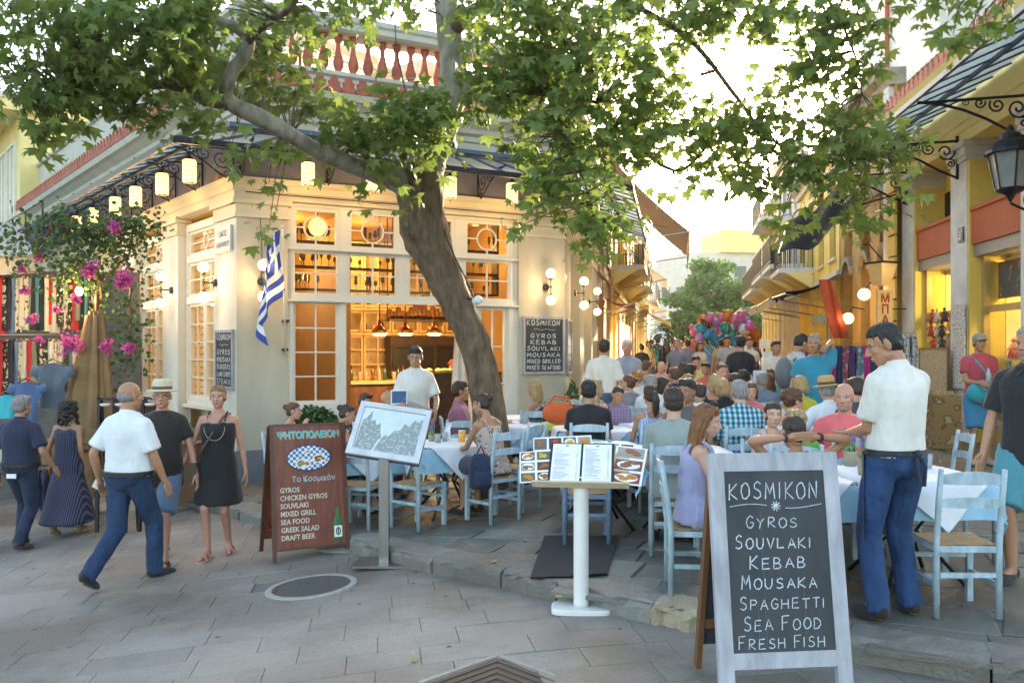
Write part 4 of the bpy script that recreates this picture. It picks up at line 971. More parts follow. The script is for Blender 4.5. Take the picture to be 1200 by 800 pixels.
# bougainvillea: stems, leaves, magenta bracts
bg_ = thing('bougainvillea', 'bougainvillea with magenta flower clusters climbing beside the left facade', 'climbing plant', (-5.0, 11.6, street_z(-5, 11.6)))
O = Vector(bg_.location); rs = random.Random(33)
stems = [[(128,560,11.7),(120,420,11.6),(118,330,11.5),(110,280,11.3),(60,262,10.9),(5,290,10.6)], [(118,330,11.5),(150,300,11.5),(160,262,11.6),(163,262,11.8)],
         [(118,330,11.5),(90,300,11.2),(70,330,11.0)], [(150,300,11.5),(152,360,11.4),(155,430,11.4)], [(110,280,11.3),(135,268,11.5),(148,272,11.7)], [(60,262,10.9),(40,300,10.8)],[(60,262,10.9),(95,268,11.2),(130,280,11.4)]]
m = M(); nodes = []
for st in stems:
    pts = [at(*p)-O for p in st]; q = []
    for a, b in zip(pts, pts[1:]):
        for k in range(6): q.append(a.lerp(b, k/6)+Vector([rs.uniform(-.03, .03) for _ in range(3)]))
    q.append(pts[-1]); nodes += q[3:]; m.tube(q, [.022-.016*i/len(q) for i in range(len(q))], 5)
m.build('stem', mWood, bg_)
lf_ = M()
def leafcard(m, p, s, rr, pts=((0,0),(.35,.25),(.4,.6),(0,1),(-.4,.6),(-.35,.25))):
    d = Vector([rr.gauss(0, 1) for _ in range(3)]).normalized(); e = Vector((rr.gauss(0, 1), rr.gauss(0, 1), rr.gauss(0, .6)-.3)); e = (e-d*e.dot(d)).normalized(); f = d.cross(e); o = len(m.v)
    m.v.extend([tuple(p+f*(x*s)+e*(y*s)+d*(abs(x)*s*.3)) for x, y in pts]); m.f.append(tuple(range(o, o+len(pts)))); m.m.append(m.cur)
for _ in range(2300):
    c = rs.choice(nodes); sp = .17 if c.z > 3 else .12
    leafcard(lf_, c+Vector((rs.gauss(0, sp), rs.gauss(0, sp*.8), rs.gauss(0, sp*.8))), rs.uniform(.045, .085), rs)
lf_.build('foliage', mLeafD, bg_, kind='stuff')
for px, py, r in ((83,403,17),(134,267,10),(107,313,9),(46,300,8),(27,315,7),(146,327,14),(124,405,11),(151,407,9),(151,477,12),(37,373,8),(30,340,6),(104,318,8),(45,398,6),(90,350,7),(66,362,5),(140,333,7)):
    c = at(px, py, 10.95)-O; r *= .82; R = r/1000*11; m = M()
    for _ in range(int(14+r*r*.9)):
        d = Vector([rs.gauss(0, .5) for _ in range(3)]); leafcard(m, c+d*R*.8, rs.uniform(.035, .06), rs)
    m.build('blossom', mMag, bg_)
# light bulb of the stall
sl = thing('stall_lamp', 'small lit bulb hanging among the leaves above the clothes stall', 'lamp', at(93, 341, 11.3)); m = M(); m.ell((0,0,0), (.05,.05,.06), 10, 8); m.build('bulb', mLBulb, sl, smooth=True); m = M(); m.tube([(0,0,.06),(0,0,.5)], .006, 5); m.build('cord', mBlack, sl)
point('bulb_light', (0,-.15,-.1), 8, (1,.65,.3), .05, sl)
# shrub in a planter under the left front window, flower pots by the corner
def shrub(name, lab, p, rx, ry, h, n, s, col, group=None, seed=1, pot=True, potc=None):
    o = thing(name, lab, 'plant', p, 0, group); rr = random.Random(seed); m = M()
    for _ in range(n):
        d = Vector([rr.gauss(0, 1) for _ in range(3)]).normalized()*rr.uniform(.45, 1)**.5
        leafcard(m, Vector((d.x*rx, d.y*ry, (.25 if pot else 0)+h*.5+d.z*h*.5)), rr.uniform(.6, 1.2)*s, rr)
    m.build('foliage', col, o, kind='stuff')
    m = M()
    for k in range(6): a = k*1.1; m.tube([(0,0,.2 if pot else 0),(cos(a)*rx*.5, sin(a)*ry*.5, (.25 if pot else 0)+h*.7)], [.012,.004], 4)
    m.build('stem', mWood, o)
    if pot: m = M(); m.lathe([(.6,0),(.8,.05),(1,.9),(1.06,.92),(1.06,1),(.9,1),(.85,.9)], 16, (0,0,0), Matrix.Diagonal((rx*.7, ry*.7, .3))); m.build('pot', potc or mTerra, o, smooth=False)
    return o
mShrub = mat('shrub_leaf', (.03,.10,.025), rough=.45, var=.4, scale=12, bump=0, trans=.25)
p = WF @ Vector((sF(366, -.45), -.5, 0)); p.z = plat_z(p.x, p.y)
shrub('potted_shrub', 'dense green potted shrub under the left front window', p, .36, .3, .85, 1500, .07, mShrub, None, 5)
p = WF @ Vector((sF(384, -.4), -.35, 0)); p.z = plat_z(p.x, p.y); shrub('potted_shrub', 'narrow green shrub right beside the dense one', p, .22, .2, .75, 600, .07, mShrub, None, 8)
p = at(218, 500, 12.4); p.z = plat_z(p.x, p.y); shrub('potted_plant', 'leggy pale plant in a wooden box by the left facade', p, .16, .14, .75, 160, .09, mat('pale_leaf', (.16,.26,.10), bump=0, trans=.3), None, 9)
p = at(671, 500, 15.2); p.z = plat_z(p.x, p.y); shrub('potted_plant', 'small potted plant by the right corner pier', p, .13, .12, .8, 200, .07, mShrub, None, 10)
wb = thing('wooden_crate', 'low wooden menu crate standing by the left facade', 'crate', at(216, 540, 11.6)); wb.location.z = plat_z(wb.location.x, wb.location.y)
m = M(); m.b2((-.2,-.15,0), (.2,.15,.75)); m.build('body', mWood, wb); m = M(); m.b2((-.23,-.18,.752), (.23,.18,.78)); m.build('lid', mWood, wb)
# ---------------- right-hand row ----------------
dQ = Vector((-.122, -.9925, 0)); WQ = wallT((8.0, 20, 0), dQ)
def sQ(px, y=0.):
    k = (px-600)/F; o = WQ @ Vector((0, y, 0)); return (k*o.y-o.x)/(dQ.x-k*dQ.y)
def zq(px, py, y=0.): return EYE-(py-HOR)/F*(WQ @ Vector((sQ(px, y), y, 0))).y
Rz = .0
rb = thing('yellow_shop_building', 'yellow neoclassical shop building with red panels, pale pilasters and a glass canopy', 'building', (8.0, 20, 0), math.atan2(dQ.y, dQ.x))
L0, L1 = sQ(1051), 13.2
def P(m, name, mt, parent=None, **kw): return m.build(name, mt, parent or rb, **kw)
pils = [(sQ(1057), sQ(1070)), (sQ(1114), sQ(1133)), (sQ(1196), sQ(1196)+.75), (11.6, 12.4)]
for a, b in pils:
    m = M(); m.b2((a, 0, -.2), (b, .0+.55, 4.62)); P(m, 'pilaster', mPil)
    m = M(); m.b2((a-.03, -.03, 4.622), (b+.03, .55, 4.70)); m.b2((a-.05, -.05, 4.702), (b+.05, .55, 4.84)); m.b2((a-.09, -.09, 4.842), (b+.09, .55, 4.93)); P(m, 'capital', mPil)
    m = M(); m.b2((b+.001, .02, 0), (b+.05, .55, 4.62)); P(m, 'side_lining', mYel)
m = M(); m.b2((L0-.05, .55, 0), (L1, .9, 4.93)); P(m, 'back_wall', mYel)
for i, (prof) in enumerate([[(0,4.935),(0,5.1),(-.02,5.12),(-.02,5.22),(-.05,5.24),(-.05,5.34),(.9,5.34),(.9,4.935)], [(0,5.345),(0,5.75),(.9,5.75),(.9,5.345)], [(0,5.752),(-.06,5.8),(-.08,5.92),(-.2,6.0),(-.24,6.12),(-.32,6.2),(.9,6.2),(.9,5.752)]]):
    m = M(); m.sweep(prof, L0-.2, L1); P(m, ['entablature', 'frieze', 'cornice'][i], mYelP)
x = L0-.1
while x < L1: link('edge_tile', ame, rb, TR(x, -.28, 6.205)); x += .235
m = M(); m.b2((L0+.2, 1.6, 6.0), (L1, 2.2, 11)); P(m, 'upper_wall', mRough)
# fill between pilasters
mJew = pattern_mat('jewellery_cards', 'print', [(.52,.42,.25),(.12,.08,.05),(.7,.6,.4)], 26)
for i in range(3):
    a, b = pils[i][1]+.05, pils[i+1][0]
    m = M(); m.b2((a, .05, 3.27), (b, .25, 3.80)); P(m, 'red_panel', mRed); m = M(); m.b2((a-.0, .02, 3.80), (b, .27, 3.86)); P(m, 'panel_cap', mRed)
    m = M(); m.b2((a, .08, 3.08), (b, .4, 3.265)); P(m, 'shutter_box', mat('galvanised', (.28,.28,.27), rough=.5, metal=.5, scale=20))
    # grille + vent over the panel
    c = (a+b)/2
    m = M(); m.b2((c-.75, .51, 3.9), (c+.75, .545, 4.5)); f = P(m, 'grille_window', mDark)
    m = M()
    for k in range(9): m.tube([(c-.7+k*.175, .49, 3.92), (c-.7+k*.175, .49, 4.48)], .01, 4)
    for k in range(4): m.tube([(c-.72, .49, 3.96+k*.16), (c+.72, .49, 3.96+k*.16)], .01, 4)
    m.build('bars', mWroughtI, f)
    # shopfront
    m = M(); 
    for xx in (a, b-.08): m.b2((xx, .2, 0), (xx+.08, .3, 3.08))
    m.b2((a+.08, .2, 2.2), (b-.08, .3, 2.3)); m.b2((a+.08, .2, .45), (b-.08, .3, .55)); m.b2((a+.08,.2,0), (b-.08,.28,.45)); P(m, 'shop_frame', mat('brass_frame', (.50,.36,.14), rough=.4, metal=.4))
    m = M(); m.add([(a, .25, .5), (b, .25, .5), (b, .25, 3.08), (a, .25, 3.08)], [(0,1,2,3)]); P(m, 'shop_glass', mGlass)
    m = M(); m.b2((a, 1.6, 0), (b, 1.65, 3.1)); m.b2((a, .56, 3.0), (b, 1.6, 3.06)); m.b2((a-.04, .56, 0), (a, 1.6, 3.06)); m.b2((b, .56, 0), (b+.04, 1.6, 3.06)); P(m, 'shop_interior', mat('shop_yellow', (.66,.55,.28), rough=.6, scale=3))
    point('shop_light', WQ @ Vector(((a+b)/2, .9, 2.85)), 13, (1,.76,.36), .2)
# carve: the back wall leaves openings -> rebuild it only above the shopfronts
bpy.data.objects.remove([o for o in rb.children if o.name.startswith('back_wall')][0])
m = M(); m.b2((L0-.05, .56, 3.08), (L1, .9, 4.93)); P(m, 'back_wall', mYel)
def fig_doll(m, x, y, z, h, rr):
    m.lathe([(.0,0),(.28*h,.0),(.16*h,.45*h),(.10*h,.55*h),(.13*h,.68*h),(.05*h,.75*h)], 8, (x, y, z)); m.ell((x, y, z+.86*h), .11*h, 8, 6); m.tube([(x-.28*h, y, z+.42*h), (x-.1*h, y, z+.68*h), (x+.1*h, y, z+.68*h), (x+.28*h, y, z+.42*h)], .04*h, 5)
rs = random.Random(12); dmats = [cloth_mat(c) for c in ((.45,.05,.03),(.55,.48,.35),(.06,.05,.05),(.30,.12,.05),(.12,.2,.4))]
for i in (0, 1, 2):
    a, b = pils[i][1]+.12, pils[i+1][0]-.08
    for lv, z in enumerate((1.48, 1.02, .6) if i else (2.0, 1.65, 1.3, .95)):
        m = M(); m.b2((a, .42, z-.03), (b, .85, z)); P(m, 'shelf', mat('glass_shelf', (.6,.55,.35), rough=.2))
        for k in range(6):
            xx = a+(b-a)*(k+.5)/6
            dk = rs.randrange(5); d = thing('costume_doll', '%s costume doll on the %s shelf of %s' % (['red','cream','black','brown','blue'][dk], ['top','second','third','lowest'][lv], ['the narrow shop window','the wide shop window','the nearest shop window'][i]), 'doll', WQ @ Vector((xx, .58, z)), rs.uniform(-.4, .4), 'costume dolls in the shop windows')
            m = M(); fig_doll(m, 0, 0, 0, rs.uniform(.30, .40), rs); m.build('figure', dmats[dk], d, smooth=True)
# framed painting and necklace board in the wide window
def panel_thing(nm, lab, cat, x0, x1, z0, z1, y, mt, fm=None, T=WQ):
    o = thing(nm, lab, cat, T @ Vector(((x0+x1)/2, y, z0)), math.atan2(T[1][0], T[0][0])); w_, h_ = x1-x0, z1-z0
    m = M(); m.b2((-w_/2, 0, 0), (w_/2, .02, h_)); m.build('panel', mt, o)
    if fm:
        m = M(); t = .035
        for q in ((-w_/2-t, -.01, -t, w_/2+t, .02, 0), (-w_/2-t, -.01, h_, w_/2+t, .02, h_+t), (-w_/2-t, -.01, 0, -w_/2, .02, h_), (w_/2, -.01, 0, w_/2+t, .02, h_)): m.b2(q[:3], q[3:])
        m.build('frame', fm, o)
    return o
xa3 = sQ(1172, .45)
panel_thing('framed_print', 'dark landscape print hanging high in the wide shop window', 'picture', xa3, xa3+1.0, 2.45, 2.95, .45, pattern_mat('landscape_print', 'print', [(.10,.12,.14),(.30,.22,.12),(.45,.42,.36)], 5), mWood)
nb_ = panel_thing('necklace_board', 'pale turquoise necklace display board in the wide shop window', 'display board', sQ(1156, .6), sQ(1184, .6), 1.02, 1.48, .6, mat('turquoise_felt', (.18,.55,.45), scale=8))
m = M()
for k in range(6): m.tube([(-.22+k*.02, -.01, .42), (-.12+k*.015, -.01, .2-.01*k), (0, -.01, .1-.015*k), (.12-k*.015, -.01, .2-.01*k), (.22-k*.02, -.01, .42)], .006, 4)
m.build('necklace', mat('gold', (.7,.45,.12), rough=.3, metal=.8, bump=0), nb_)
panel_thing('earring_board', 'tan board covered with small dangling jewellery left of the grey pilaster', 'display board', sQ(1078, -.15), sQ(1110, -.15), .35, 1.62, -.15, mJew, mWood)
panel_thing('jewellery_column', 'tall white panel dotted with small pendants on the grey pilaster', 'display board', sQ(1116, -.06), sQ(1130, -.06), 1.0, 2.35, -.06, pattern_mat('pendant_cards', 'print', [(.62,.60,.55),(.2,.17,.15)], 30))
hn = panel_thing('house_number', 'small dark blue house number plate on the grey pilaster', 'sign', sQ(1122, -.03), sQ(1128, -.03), 3.35, 3.58, -.03, mat('enamel_blue', (.03,.05,.14), rough=.3)); m = text_m('3', .17, bold=.004).xf(TR(0,-.003,.045)); m.build('lettering', mPaper, hn)
# hanging strings of dolls on the narrow shop
for k in range(3):
    d = thing('doll_string', ['string of dangling souvenir puppets nearest the pilaster', 'middle string of dangling souvenir puppets', 'string of dangling souvenir puppets by the frame'][k], 'souvenirs', WQ @ Vector((sQ(1094+k*6, .12), .12, 0)), 0); m = M()
    for q in range(6): fig_doll(m, rs.uniform(-.05,.05), 0, .9+q*.24, .26, rs)
    m.build('puppets', dmats[k], d, smooth=True, kind='stuff')
# canopy of the yellow building
rc_ = thing('glass_canopy', 'blue-grey glass canopy on iron scroll brackets on the yellow building', 'canopy', (8.0, 20, 0), math.atan2(dQ.y, dQ.x))
x = L0-.4; n = 0
while x < L1-.2:
    m = M(); p = [(x+.01, -.05, 5.62), (x+.59, -.05, 5.62), (x+.59, -1.5, 5.0), (x+.01, -1.5, 5.0)]; m.add(p, [(3,2,1,0)]); m.build('glass_pane', mCanBl, rc_)
    m = M(); m.beam((x, -.03, 5.63), (x, -1.52, 5.0), .035, .05); m.build('glazing_bar', mNavy, rc_); x += .6
m = M(); m.beam((L0-.4, -1.52, 4.98), (L1, -1.52, 4.98), .05, .07); m.build('front_rail', mNavy, rc_)
m = M(); m.beam((L0-.4, -.8, 5.26), (L1, -.8, 5.26), .045, .05); m.build('purlin', mNavy, rc_)
bbig = scroll_bracket(1.45, .62, 1.7).mesh('scroll_bracket', mWroughtI, True)
for a, b in pils: link('scroll_bracket', bbig, rc_, TR((a+b)/2, -.02, 5.0))
# big iron street lantern
p = at(1184, 190, 10.4)
ln = thing('street_lantern', 'large black iron lantern on a scrolled wall arm at the right edge', 'lantern', p, .3)
m = M(); R6 = 6
def hexr(r, z, off=0): return [(r*cos(2*pi*(i+off)/6), r*sin(2*pi*(i+off)/6), z) for i in range(6)]
for i in range(6):
    a, b = hexr(.16, -.33)[i], hexr(.25, .12)[i]; m.tube([a, b], .013, 5)
    c = hexr(.16, -.33)[(i+1) % 6]; d = hexr(.25, .12)[(i+1) % 6]; m.tube([a, c], .014, 5); m.tube([b, d], .02, 5)
m.build('frame', mWroughtI, ln)
m = M(); m.lathe([(.29,.10),(.28,.14),(.2,.24),(.13,.28),(.11,.34),(.05,.37),(.03,.43),(.0,.47)], 12); m.build('roof', mWroughtI, ln)
m = M(); m.lathe([(.155,-.33),(.14,-.36),(.06,-.40),(.02,-.47),(.0,-.5)], 12); m.build('base', mWroughtI, ln)
m = M(); v1, v2 = hexr(.155, -.32), hexr(.24, .11)
for i in range(6): m.add([v1[i], v1[(i+1) % 6], v2[(i+1) % 6], v2[i]], [(0,1,2,3)])
m.build('pane', mat('frosted_lantern', (.42,.44,.42), rough=.3, bump=0, trans=.5), ln)
m = M(); 
m.tube([(0,0,-.5),(.3,-.05,-.62),(.62,-.1,-.5),(.75,-.12,-.2)], .018, 6); m.tube([(a, -.05, b-.5) for a, b in spiral(.25, .03, .13, 0, 1.5)], .01, 5); m.tube([(a, -.08, b-.5) for a, b in spiral(.5, .08, .1, pi, 1.5)], .01, 5); m.build('arm', mWroughtI, ln)
# ---------------- generic row building with doors, windows, balconies ----------------
def row_building(name, label, T, x0, x1, h, wallm, floors=2, bays=3, shop=True, trimm=None, balc=(), depth=6., win=None, zb=-.2, gh=3.2, awn=None, shopm=None):
    o = thing(name, label, 'building', T @ Vector((x0, 0, 0)), math.atan2(T[1][0], T[0][0])); W = x1-x0; trimm = trimm or mMould
    bw = W/bays; win = win or mat('shutter_grey', (.20,.24,.22), rough=.6, scale=8)
    # wall as piers and spandrels so the openings are real
    fh = (h-gh)/max(1, floors); m = M(); pw = bw*.24
    for i in range(bays+1): m.b2((max(0, i*bw-pw), 0, zb), (min(W, i*bw+pw), .35, h))
    m.b2((0, .02, gh-.45), (W, .34, gh+.5))
    for f in range(1, floors+1): m.b2((0, .02, gh+f*fh-.55), (W, .34, min(h, gh+f*fh+.55)))
    m.b2((0, .4, zb), (W, depth, h-.1)); m.build('wall', wallm, o)
    m = M(); m.sweep([(.2,h),(-.1,h),(-.14,h+.12),(-.3,h+.2),(-.34,h+.34),(.2,h+.34)], -.0, W); m.build('cornice', trimm, o)
    m = M(); m.b2((0, -.06, gh+.0), (W, .0, gh+.12)); m.build('string_course', trimm, o)
    for i in range(bays):
        xa_, xb_ = i*bw+pw, (i+1)*bw-pw
        if shop:
            m = M(); m.b2((xa_, .2, zb), (xa_+.07, .28, gh-.45)); m.b2((xb_-.07, .2, zb), (xb_, .28, gh-.45)); m.b2((xa_+.07, .2, 2.2), (xb_-.07, .28, 2.28)); m.b2((xa_+.07, .2, .4), (xb_-.07, .28, .5)); f_ = m.build('shop_front', shopm or mWood, o)
            m = M(); m.b2((xa_+.07, .29, zb), (xb_-.07, .3, gh-.46)); m.build('shop_window', mat('shop_lit', (.55,.38,.14), rough=.3, scale=5, var=.5, bump=0, emit=(1,.62,.2), estr=.16), f_)
        for f in range(floors):
            z0 = gh+f*fh+.5; z1 = gh+(f+1)*fh-.55
            m = M(); 
            for q in range(2):
                u0, u1 = xa_+(xb_-xa_)*q/2+.02, xa_+(xb_-xa_)*(q+1)/2-.02
                m.b2((u0, .14, z0), (u1, .2, z1))
                for k in range(int((z1-z0)/.12)): m.box(((u0+u1)/2, .13, z0+.06+k*.12), (u1-u0-.1, .03, .05))
            m.build('shutters', win, o)
            m = M(); m.b2((xa_-.08, -.05, z1+.0), (xb_+.08, .1, z1+.1)); m.b2((xa_-.05, -.05, z0-.08), (xb_+.05, .1, z0)); m.build('window_surround', trimm, o)
    for (bx0, bx1, z, dp) in balc:
        m = M(); m.b2((bx0, -dp, z-.14), (bx1, 0, z)); m.build('balcony_slab', mPil, o)
        m = M()
        for k in range(3): m = M(); xx = bx0+(bx1-bx0)*k/2; m.prism([(0,0),(0,.5),(.5,.5)], -.06, .06, lambda a, y, b: (min(max(xx, bx0+.06), bx1-.06)+y, -a*dp*1.6, z-.64+b)); m.build('console', mYelP, o)
        m = M(); n = int((bx1-bx0)/.13)
        for k in range(n+1): xx = bx0+(bx1-bx0)*k/n; m.box((xx, -dp+.03, z+.45), (.018, .018, .9))
        for k in range(int(dp/.13)+1):
            for xx in (bx0+.02, bx1-.02): m.box((xx, -k*.13-.02, z+.45), (.018, .018, .9))
        m.box(((bx0+bx1)/2, -dp+.03, z+.91), (bx1-bx0, .05, .03)); m.box(((bx0+bx1)/2, -dp+.03, z+.1), (bx1-bx0, .02, .02))
        for xx in (bx0+.02, bx1-.02): m.box((xx, -dp/2, z+.91), (.04, dp, .03))
        m.build('balcony_railing', mWroughtI, o, kind='stuff')
    return o
def awning(lab, T, x0, x1, z1, z0, out_, mt, drop=.25, wav=.0, sag=.12):
    o = thing('awning', lab, 'awning', T @ Vector((x0, 0, 0)), math.atan2(T[1][0], T[0][0])); W = x1-x0; m = M()
    m.grid(lambda u, v: (u*W, -.03-out_*v, z1+(z0-z1)*v-sag*sin(pi*v)+wav*sin(u*14)*v), 16, 6)
    m.grid(lambda u, v: (u*W, -.03-out_, z0-drop*v+wav*sin(u*14)+(.03*abs(sin(u*W*6)) if v > .5 else 0)), 40, 1); m.build('canopy', mt, o, smooth=True)
    m = M(); m.tube([(0,-.03-out_,z0),(W,-.03-out_,z0)], .025, 6)
    for xx in (.05, W-.05): m.tube([(xx, -.0, z0-.3), (xx, -.03-out_, z0)], .018, 6)
    m.build('frame', mSteel, o); return o
# ochre arcade building next to the yellow one
o2 = row_building('ochre_arcade_building', 'old ochre building with tall dark arched doors beyond the yellow shop', WQ, sQ(985), L0-.06, 6.9, mOchW, 1, 3, False, mConc, gh=4.9)
m = M(); m.b2((.0, .5, 7.2), (L0-.06-sQ(985)+.9, 5.5, 13)); m.build('upper_wall', mWhitePl, o2); m = M(); m.tube([(2.2,.44,7.2),(2.2,.44,12.9)], .05, 8); m.build('downpipe', mRed, o2)
xs0 = sQ(985); wid = L0-.06-xs0
for i in range(3):
    c = wid*(i+.5)/3; w_ = wid/3*.5
    m = M(); n = 12; poly = [(c-w_/2, -.1), (c+w_/2, -.1), (c+w_/2, 3.4)]+[(c+w_/2*cos(pi*k/n), 3.4+w_/2*sin(pi*k/n)) for k in range(1, n)]+[(c-w_/2, 3.4)]
    m.prism(poly, .22, .3); m.build('door', mat('maroon_door', (.10,.02,.018), scale=5, var=.3), o2)
    m = M()
    for k in range(n): a0_, a1_ = pi*k/n, pi*(k+1)/n; m.beam((c+w_*.55*cos(a0_), -.03, 3.4+w_*.55*sin(a0_)), (c+w_*.55*cos(a1_), -.03, 3.4+w_*.55*sin(a1_)), .1, .12)
    m.build('arch', mConc, o2)
for x, w_ in ((-.32, .3), (.0, .0)):
    pass
m = M(); m.b2((sQ(1041)-xs0, -.1, 0), (sQ(1041)-xs0+.35, .0, 6.9)); m.build('corner_strip', mPil, o2)
for k in range(12): m = M(); m.b2((sQ(1048)-xs0, -.14-.02*(k % 2), .1+k*.42), (sQ(1048)-xs0+.5, -.101, .1+k*.42+.38)); m.build('quoin', mYel, o2)
for px, py, lab in ((1013,345,'round lit globe on the ochre arcade, upper'), (994,373,'round lit globe on the ochre arcade, lower')):
    y = -.35; x = sQ(px, y); l = thing('arcade_lamp', lab, 'lamp', WQ @ Vector((x, y, zq(px, py, y))), math.atan2(dQ.y, dQ.x), 'globes on the ochre arcade'); m = M(); m.ell((0,0,0), .13, 12, 8); m.build('globe', mGlobe, l, smooth=True); m = M(); m.tube([(0,0,.1),(0,.1,.25),(0,.35,.2)], .015, 6); m.build('arm', mBlack, l); point('globe_light', (0,-.2,0), 5, (1,.65,.28), .08, l)
# vertical shop sign
vs_ = thing('vertical_shop_sign', 'tall pale sign with dark red vertical Greek letters on the ochre building', 'sign', WQ @ Vector((sQ(1034, -.5), -.45, 0)), radians(12))
zt, zb_ = zq(1033, 383, -.5)+.62, zq(1033, 400, -.5); m = M(); m.b2((-.16,0,1.45), (.16,.04,2.75)); m.build('board', mat('sign_cream', (.62,.45,.25)), vs_)
m = M()
for i, ch in enumerate('ΜΠΑΚΑΛ'): m.join(text_m(ch, .23, bold=.006), TR(0,-.006,2.52-i*.205))
m.build('lettering', mat('sign_red', (.30,.02,.015), bump=0), vs_); m = M(); m.tube([(.16,.02,2.4),(.5,.06,2.4)], .012, 5); m.build('bracket', mBlack, vs_)
lb2 = thing('box_lantern', 'pale glass box lantern hanging above the vertical sign', 'lantern', WQ @ Vector((sQ(1033, -.6), -.6, zq(1033, 322, -.6))), .4); m = M(); m.add([(-.11,-.11,-.2),(.11,-.11,-.2),(.11,.11,-.2),(-.11,.11,-.2),(-.19,-.19,.2),(.19,-.19,.2),(.19,.19,.2),(-.19,.19,.2)], [(0,1,5,4),(1,2,6,5),(2,3,7,6),(3,0,4,7),(3,2,1,0)]); m.build('pane', mat('amber_glass', (.40,.26,.12), rough=.3, emit=(1,.6,.2), estr=.03), lb2); m = M(); m.b2((-.21,-.21,.2),(.21,.21,.24)); m.tube([(0,0,.3),(0,.3,.6),(0,.6,.62)], .015, 5); m.build('frame', mBlack, lb2)
# further buildings on the right, turning slightly
dS = Vector((-.2, -.98, 0)).normalized(); S0 = WQ @ Vector((xs0-.1, 0, 0)); WS = wallT(S0, dS)
def sS(px, y=0.):
    k = (px-600)/F; o = WS @ Vector((0, y, 0)); return (k*o.y-o.x)/(dS.x-k*dS.y)
e1 = sS(936); e2 = sS(912); e3 = sS(893)
mWhW = mat('white_house_wall', (.60,.57,.50), rough=.8, scale=1.5, var=.08)
row_building('yellow_corner_house', 'yellow two storey shop house with balconies and awnings down the right side', WS, e1, -.05, 6.6, mYel, 1, 4, True, mMould, balc=[(.8, 3.4, 4.1, 1.0)], gh=3.5)
row_building('white_balcony_house', 'white house with iron balconies farther down the right side', WS, e2, e1-.06, 8.4, mWhW, 2, 4, True, mMould, balc=[(.5, 4.5, 4.4, 1.1), (5.2, 8.2, 4.4, 1.1), (.5, 4.5, 6.5, 1.1)], gh=3.6)
row_building('far_pale_house', 'pale farthest house on the right side of the alley', WS, e3, e2-.06, 7.6, mYelP, 2, 5, True, mMould, balc=[(2, 8, 4.2, 1.1)], gh=3.4)
mAwW = mat('cream_awning', (.58,.52,.38), rough=.9, trans=.35, scale=3); mAwK = mat('black_awning', (.014,.013,.014), rough=.95, spec=.1, scale=2, var=.3, bump=.6, bscale=12)
ab = thing('awning', 'large sagging black awning on the right side of the alley', 'awning', at(1008, 238, 16)); O_ = Vector(ab.location)
c0, c1, c2, c3 = at(1010, 240, 16.2), at(990, 196, 19.0), at(923, 262, 18.0), at(913, 298, 14.8)
def bsheet(u, v):
    p = c0.lerp(c1, u).lerp(c3.lerp(c2, u), v)-O_; return (p.x, p.y, p.z-.28*sin(pi*v)*(.6+.4*u)+.06*sin(u*9+v*7)-.05*sin(v*13))
m = M(); m.grid(bsheet, 16, 18); m.build('canopy', mAwK, ab, smooth=True)
m = M(); m.tube([c3-O_, c2-O_], .025, 6); m.build('front_pole', mBlack, ab)
for p in (c0, c1): m = M(); m.tube([p-O_, Vector((5.54+.123*p.y+.1, p.y, p.z+.3))-O_], .018, 5); m.build('wall_arm', mBlack, ab)
awning('smaller black awning below the big sagging one', WQ, sQ(978), sQ(999), 3.5, 2.95, 1.5, mAwK, .12, .05)
awning('cream awning over the first shop of the yellow corner house', WS, e1*.55, -.4, 3.5, 2.95, 1.6, mAwW)
awning('cream awning over the second shop down the right side', WS, e1+.3, e1*.6, 3.6, 3.0, 1.6, mAwW)
awning('long pale awning on the white balcony house', WS, e2+1, e1-.5, 3.8, 3.1, 1.8, mAwW)
fs = thing('red_fabric_strip', 'orange red fabric hanging askew below the black awnings', 'banner', at(977, 350, 19.0), .3); m = M(); m.grid(lambda u, v: (-.25+.36*u+.42*v-.15, .05*sin(u*9+v*2), .42-v*1.3), 6, 8); m.build('cloth', mat('red_cloth', (.24,.045,.03), scale=6, var=.2, trans=.2), fs, smooth=True)
panel_thing('wooden_sign', 'narrow brown carved sign board on the yellow house', 'sign', -.1-1.25, -.1-.75, 1.3, 2.5, -.08, mWood, mConc, T=WS)
panel_thing('blue_shop_sign', 'pale blue lettered shop sign down the right side', 'sign', e1*.5, e1*.15, 2.35, 2.6, -.12, pattern_mat('blue_letters', 'print', [(.55,.62,.66),(.1,.25,.5)], 12), None, T=WS)
# far backdrop: beige block, end-of-street trees
bk = thing('beige_far_block', 'flat roofed beige block above the trees at the end of the street', 'building', (17.5, 84, 0), radians(8)); m = M(); m.b2((-1,0,0), (9,8,11.3)); m.build('wall', mWhW, bk); m = M(); m.b2((3,-.5,11.3), (9.5,8,12)); m.b2((3.4,0,12), (8.5,6,13.6)); m.build('roof', mYelP, bk)
for k in range(4): m = M(); m.b2((.2+k*2.2,-.08,8), (1.4+k*2.2,.02,10)); m.build('window', mat('shutter_green', (.12,.16,.12)), bk)
bk = thing('white_far_tower', 'pale apartment tower glimpsed left of the far trees', 'building', (13.6, 78, 0), radians(-6)); m = M(); m.b2((-.6,0,0), (4.2,8,9.2)); m.build('wall', mWhW, bk)
for k in range(3): m = M(); m.b2((.1+k*1.3,-.08,6), (.8+k*1.3,.02,7.4)); m.build('window', mat('shutter_green', (.12,.16,.12)), bk)
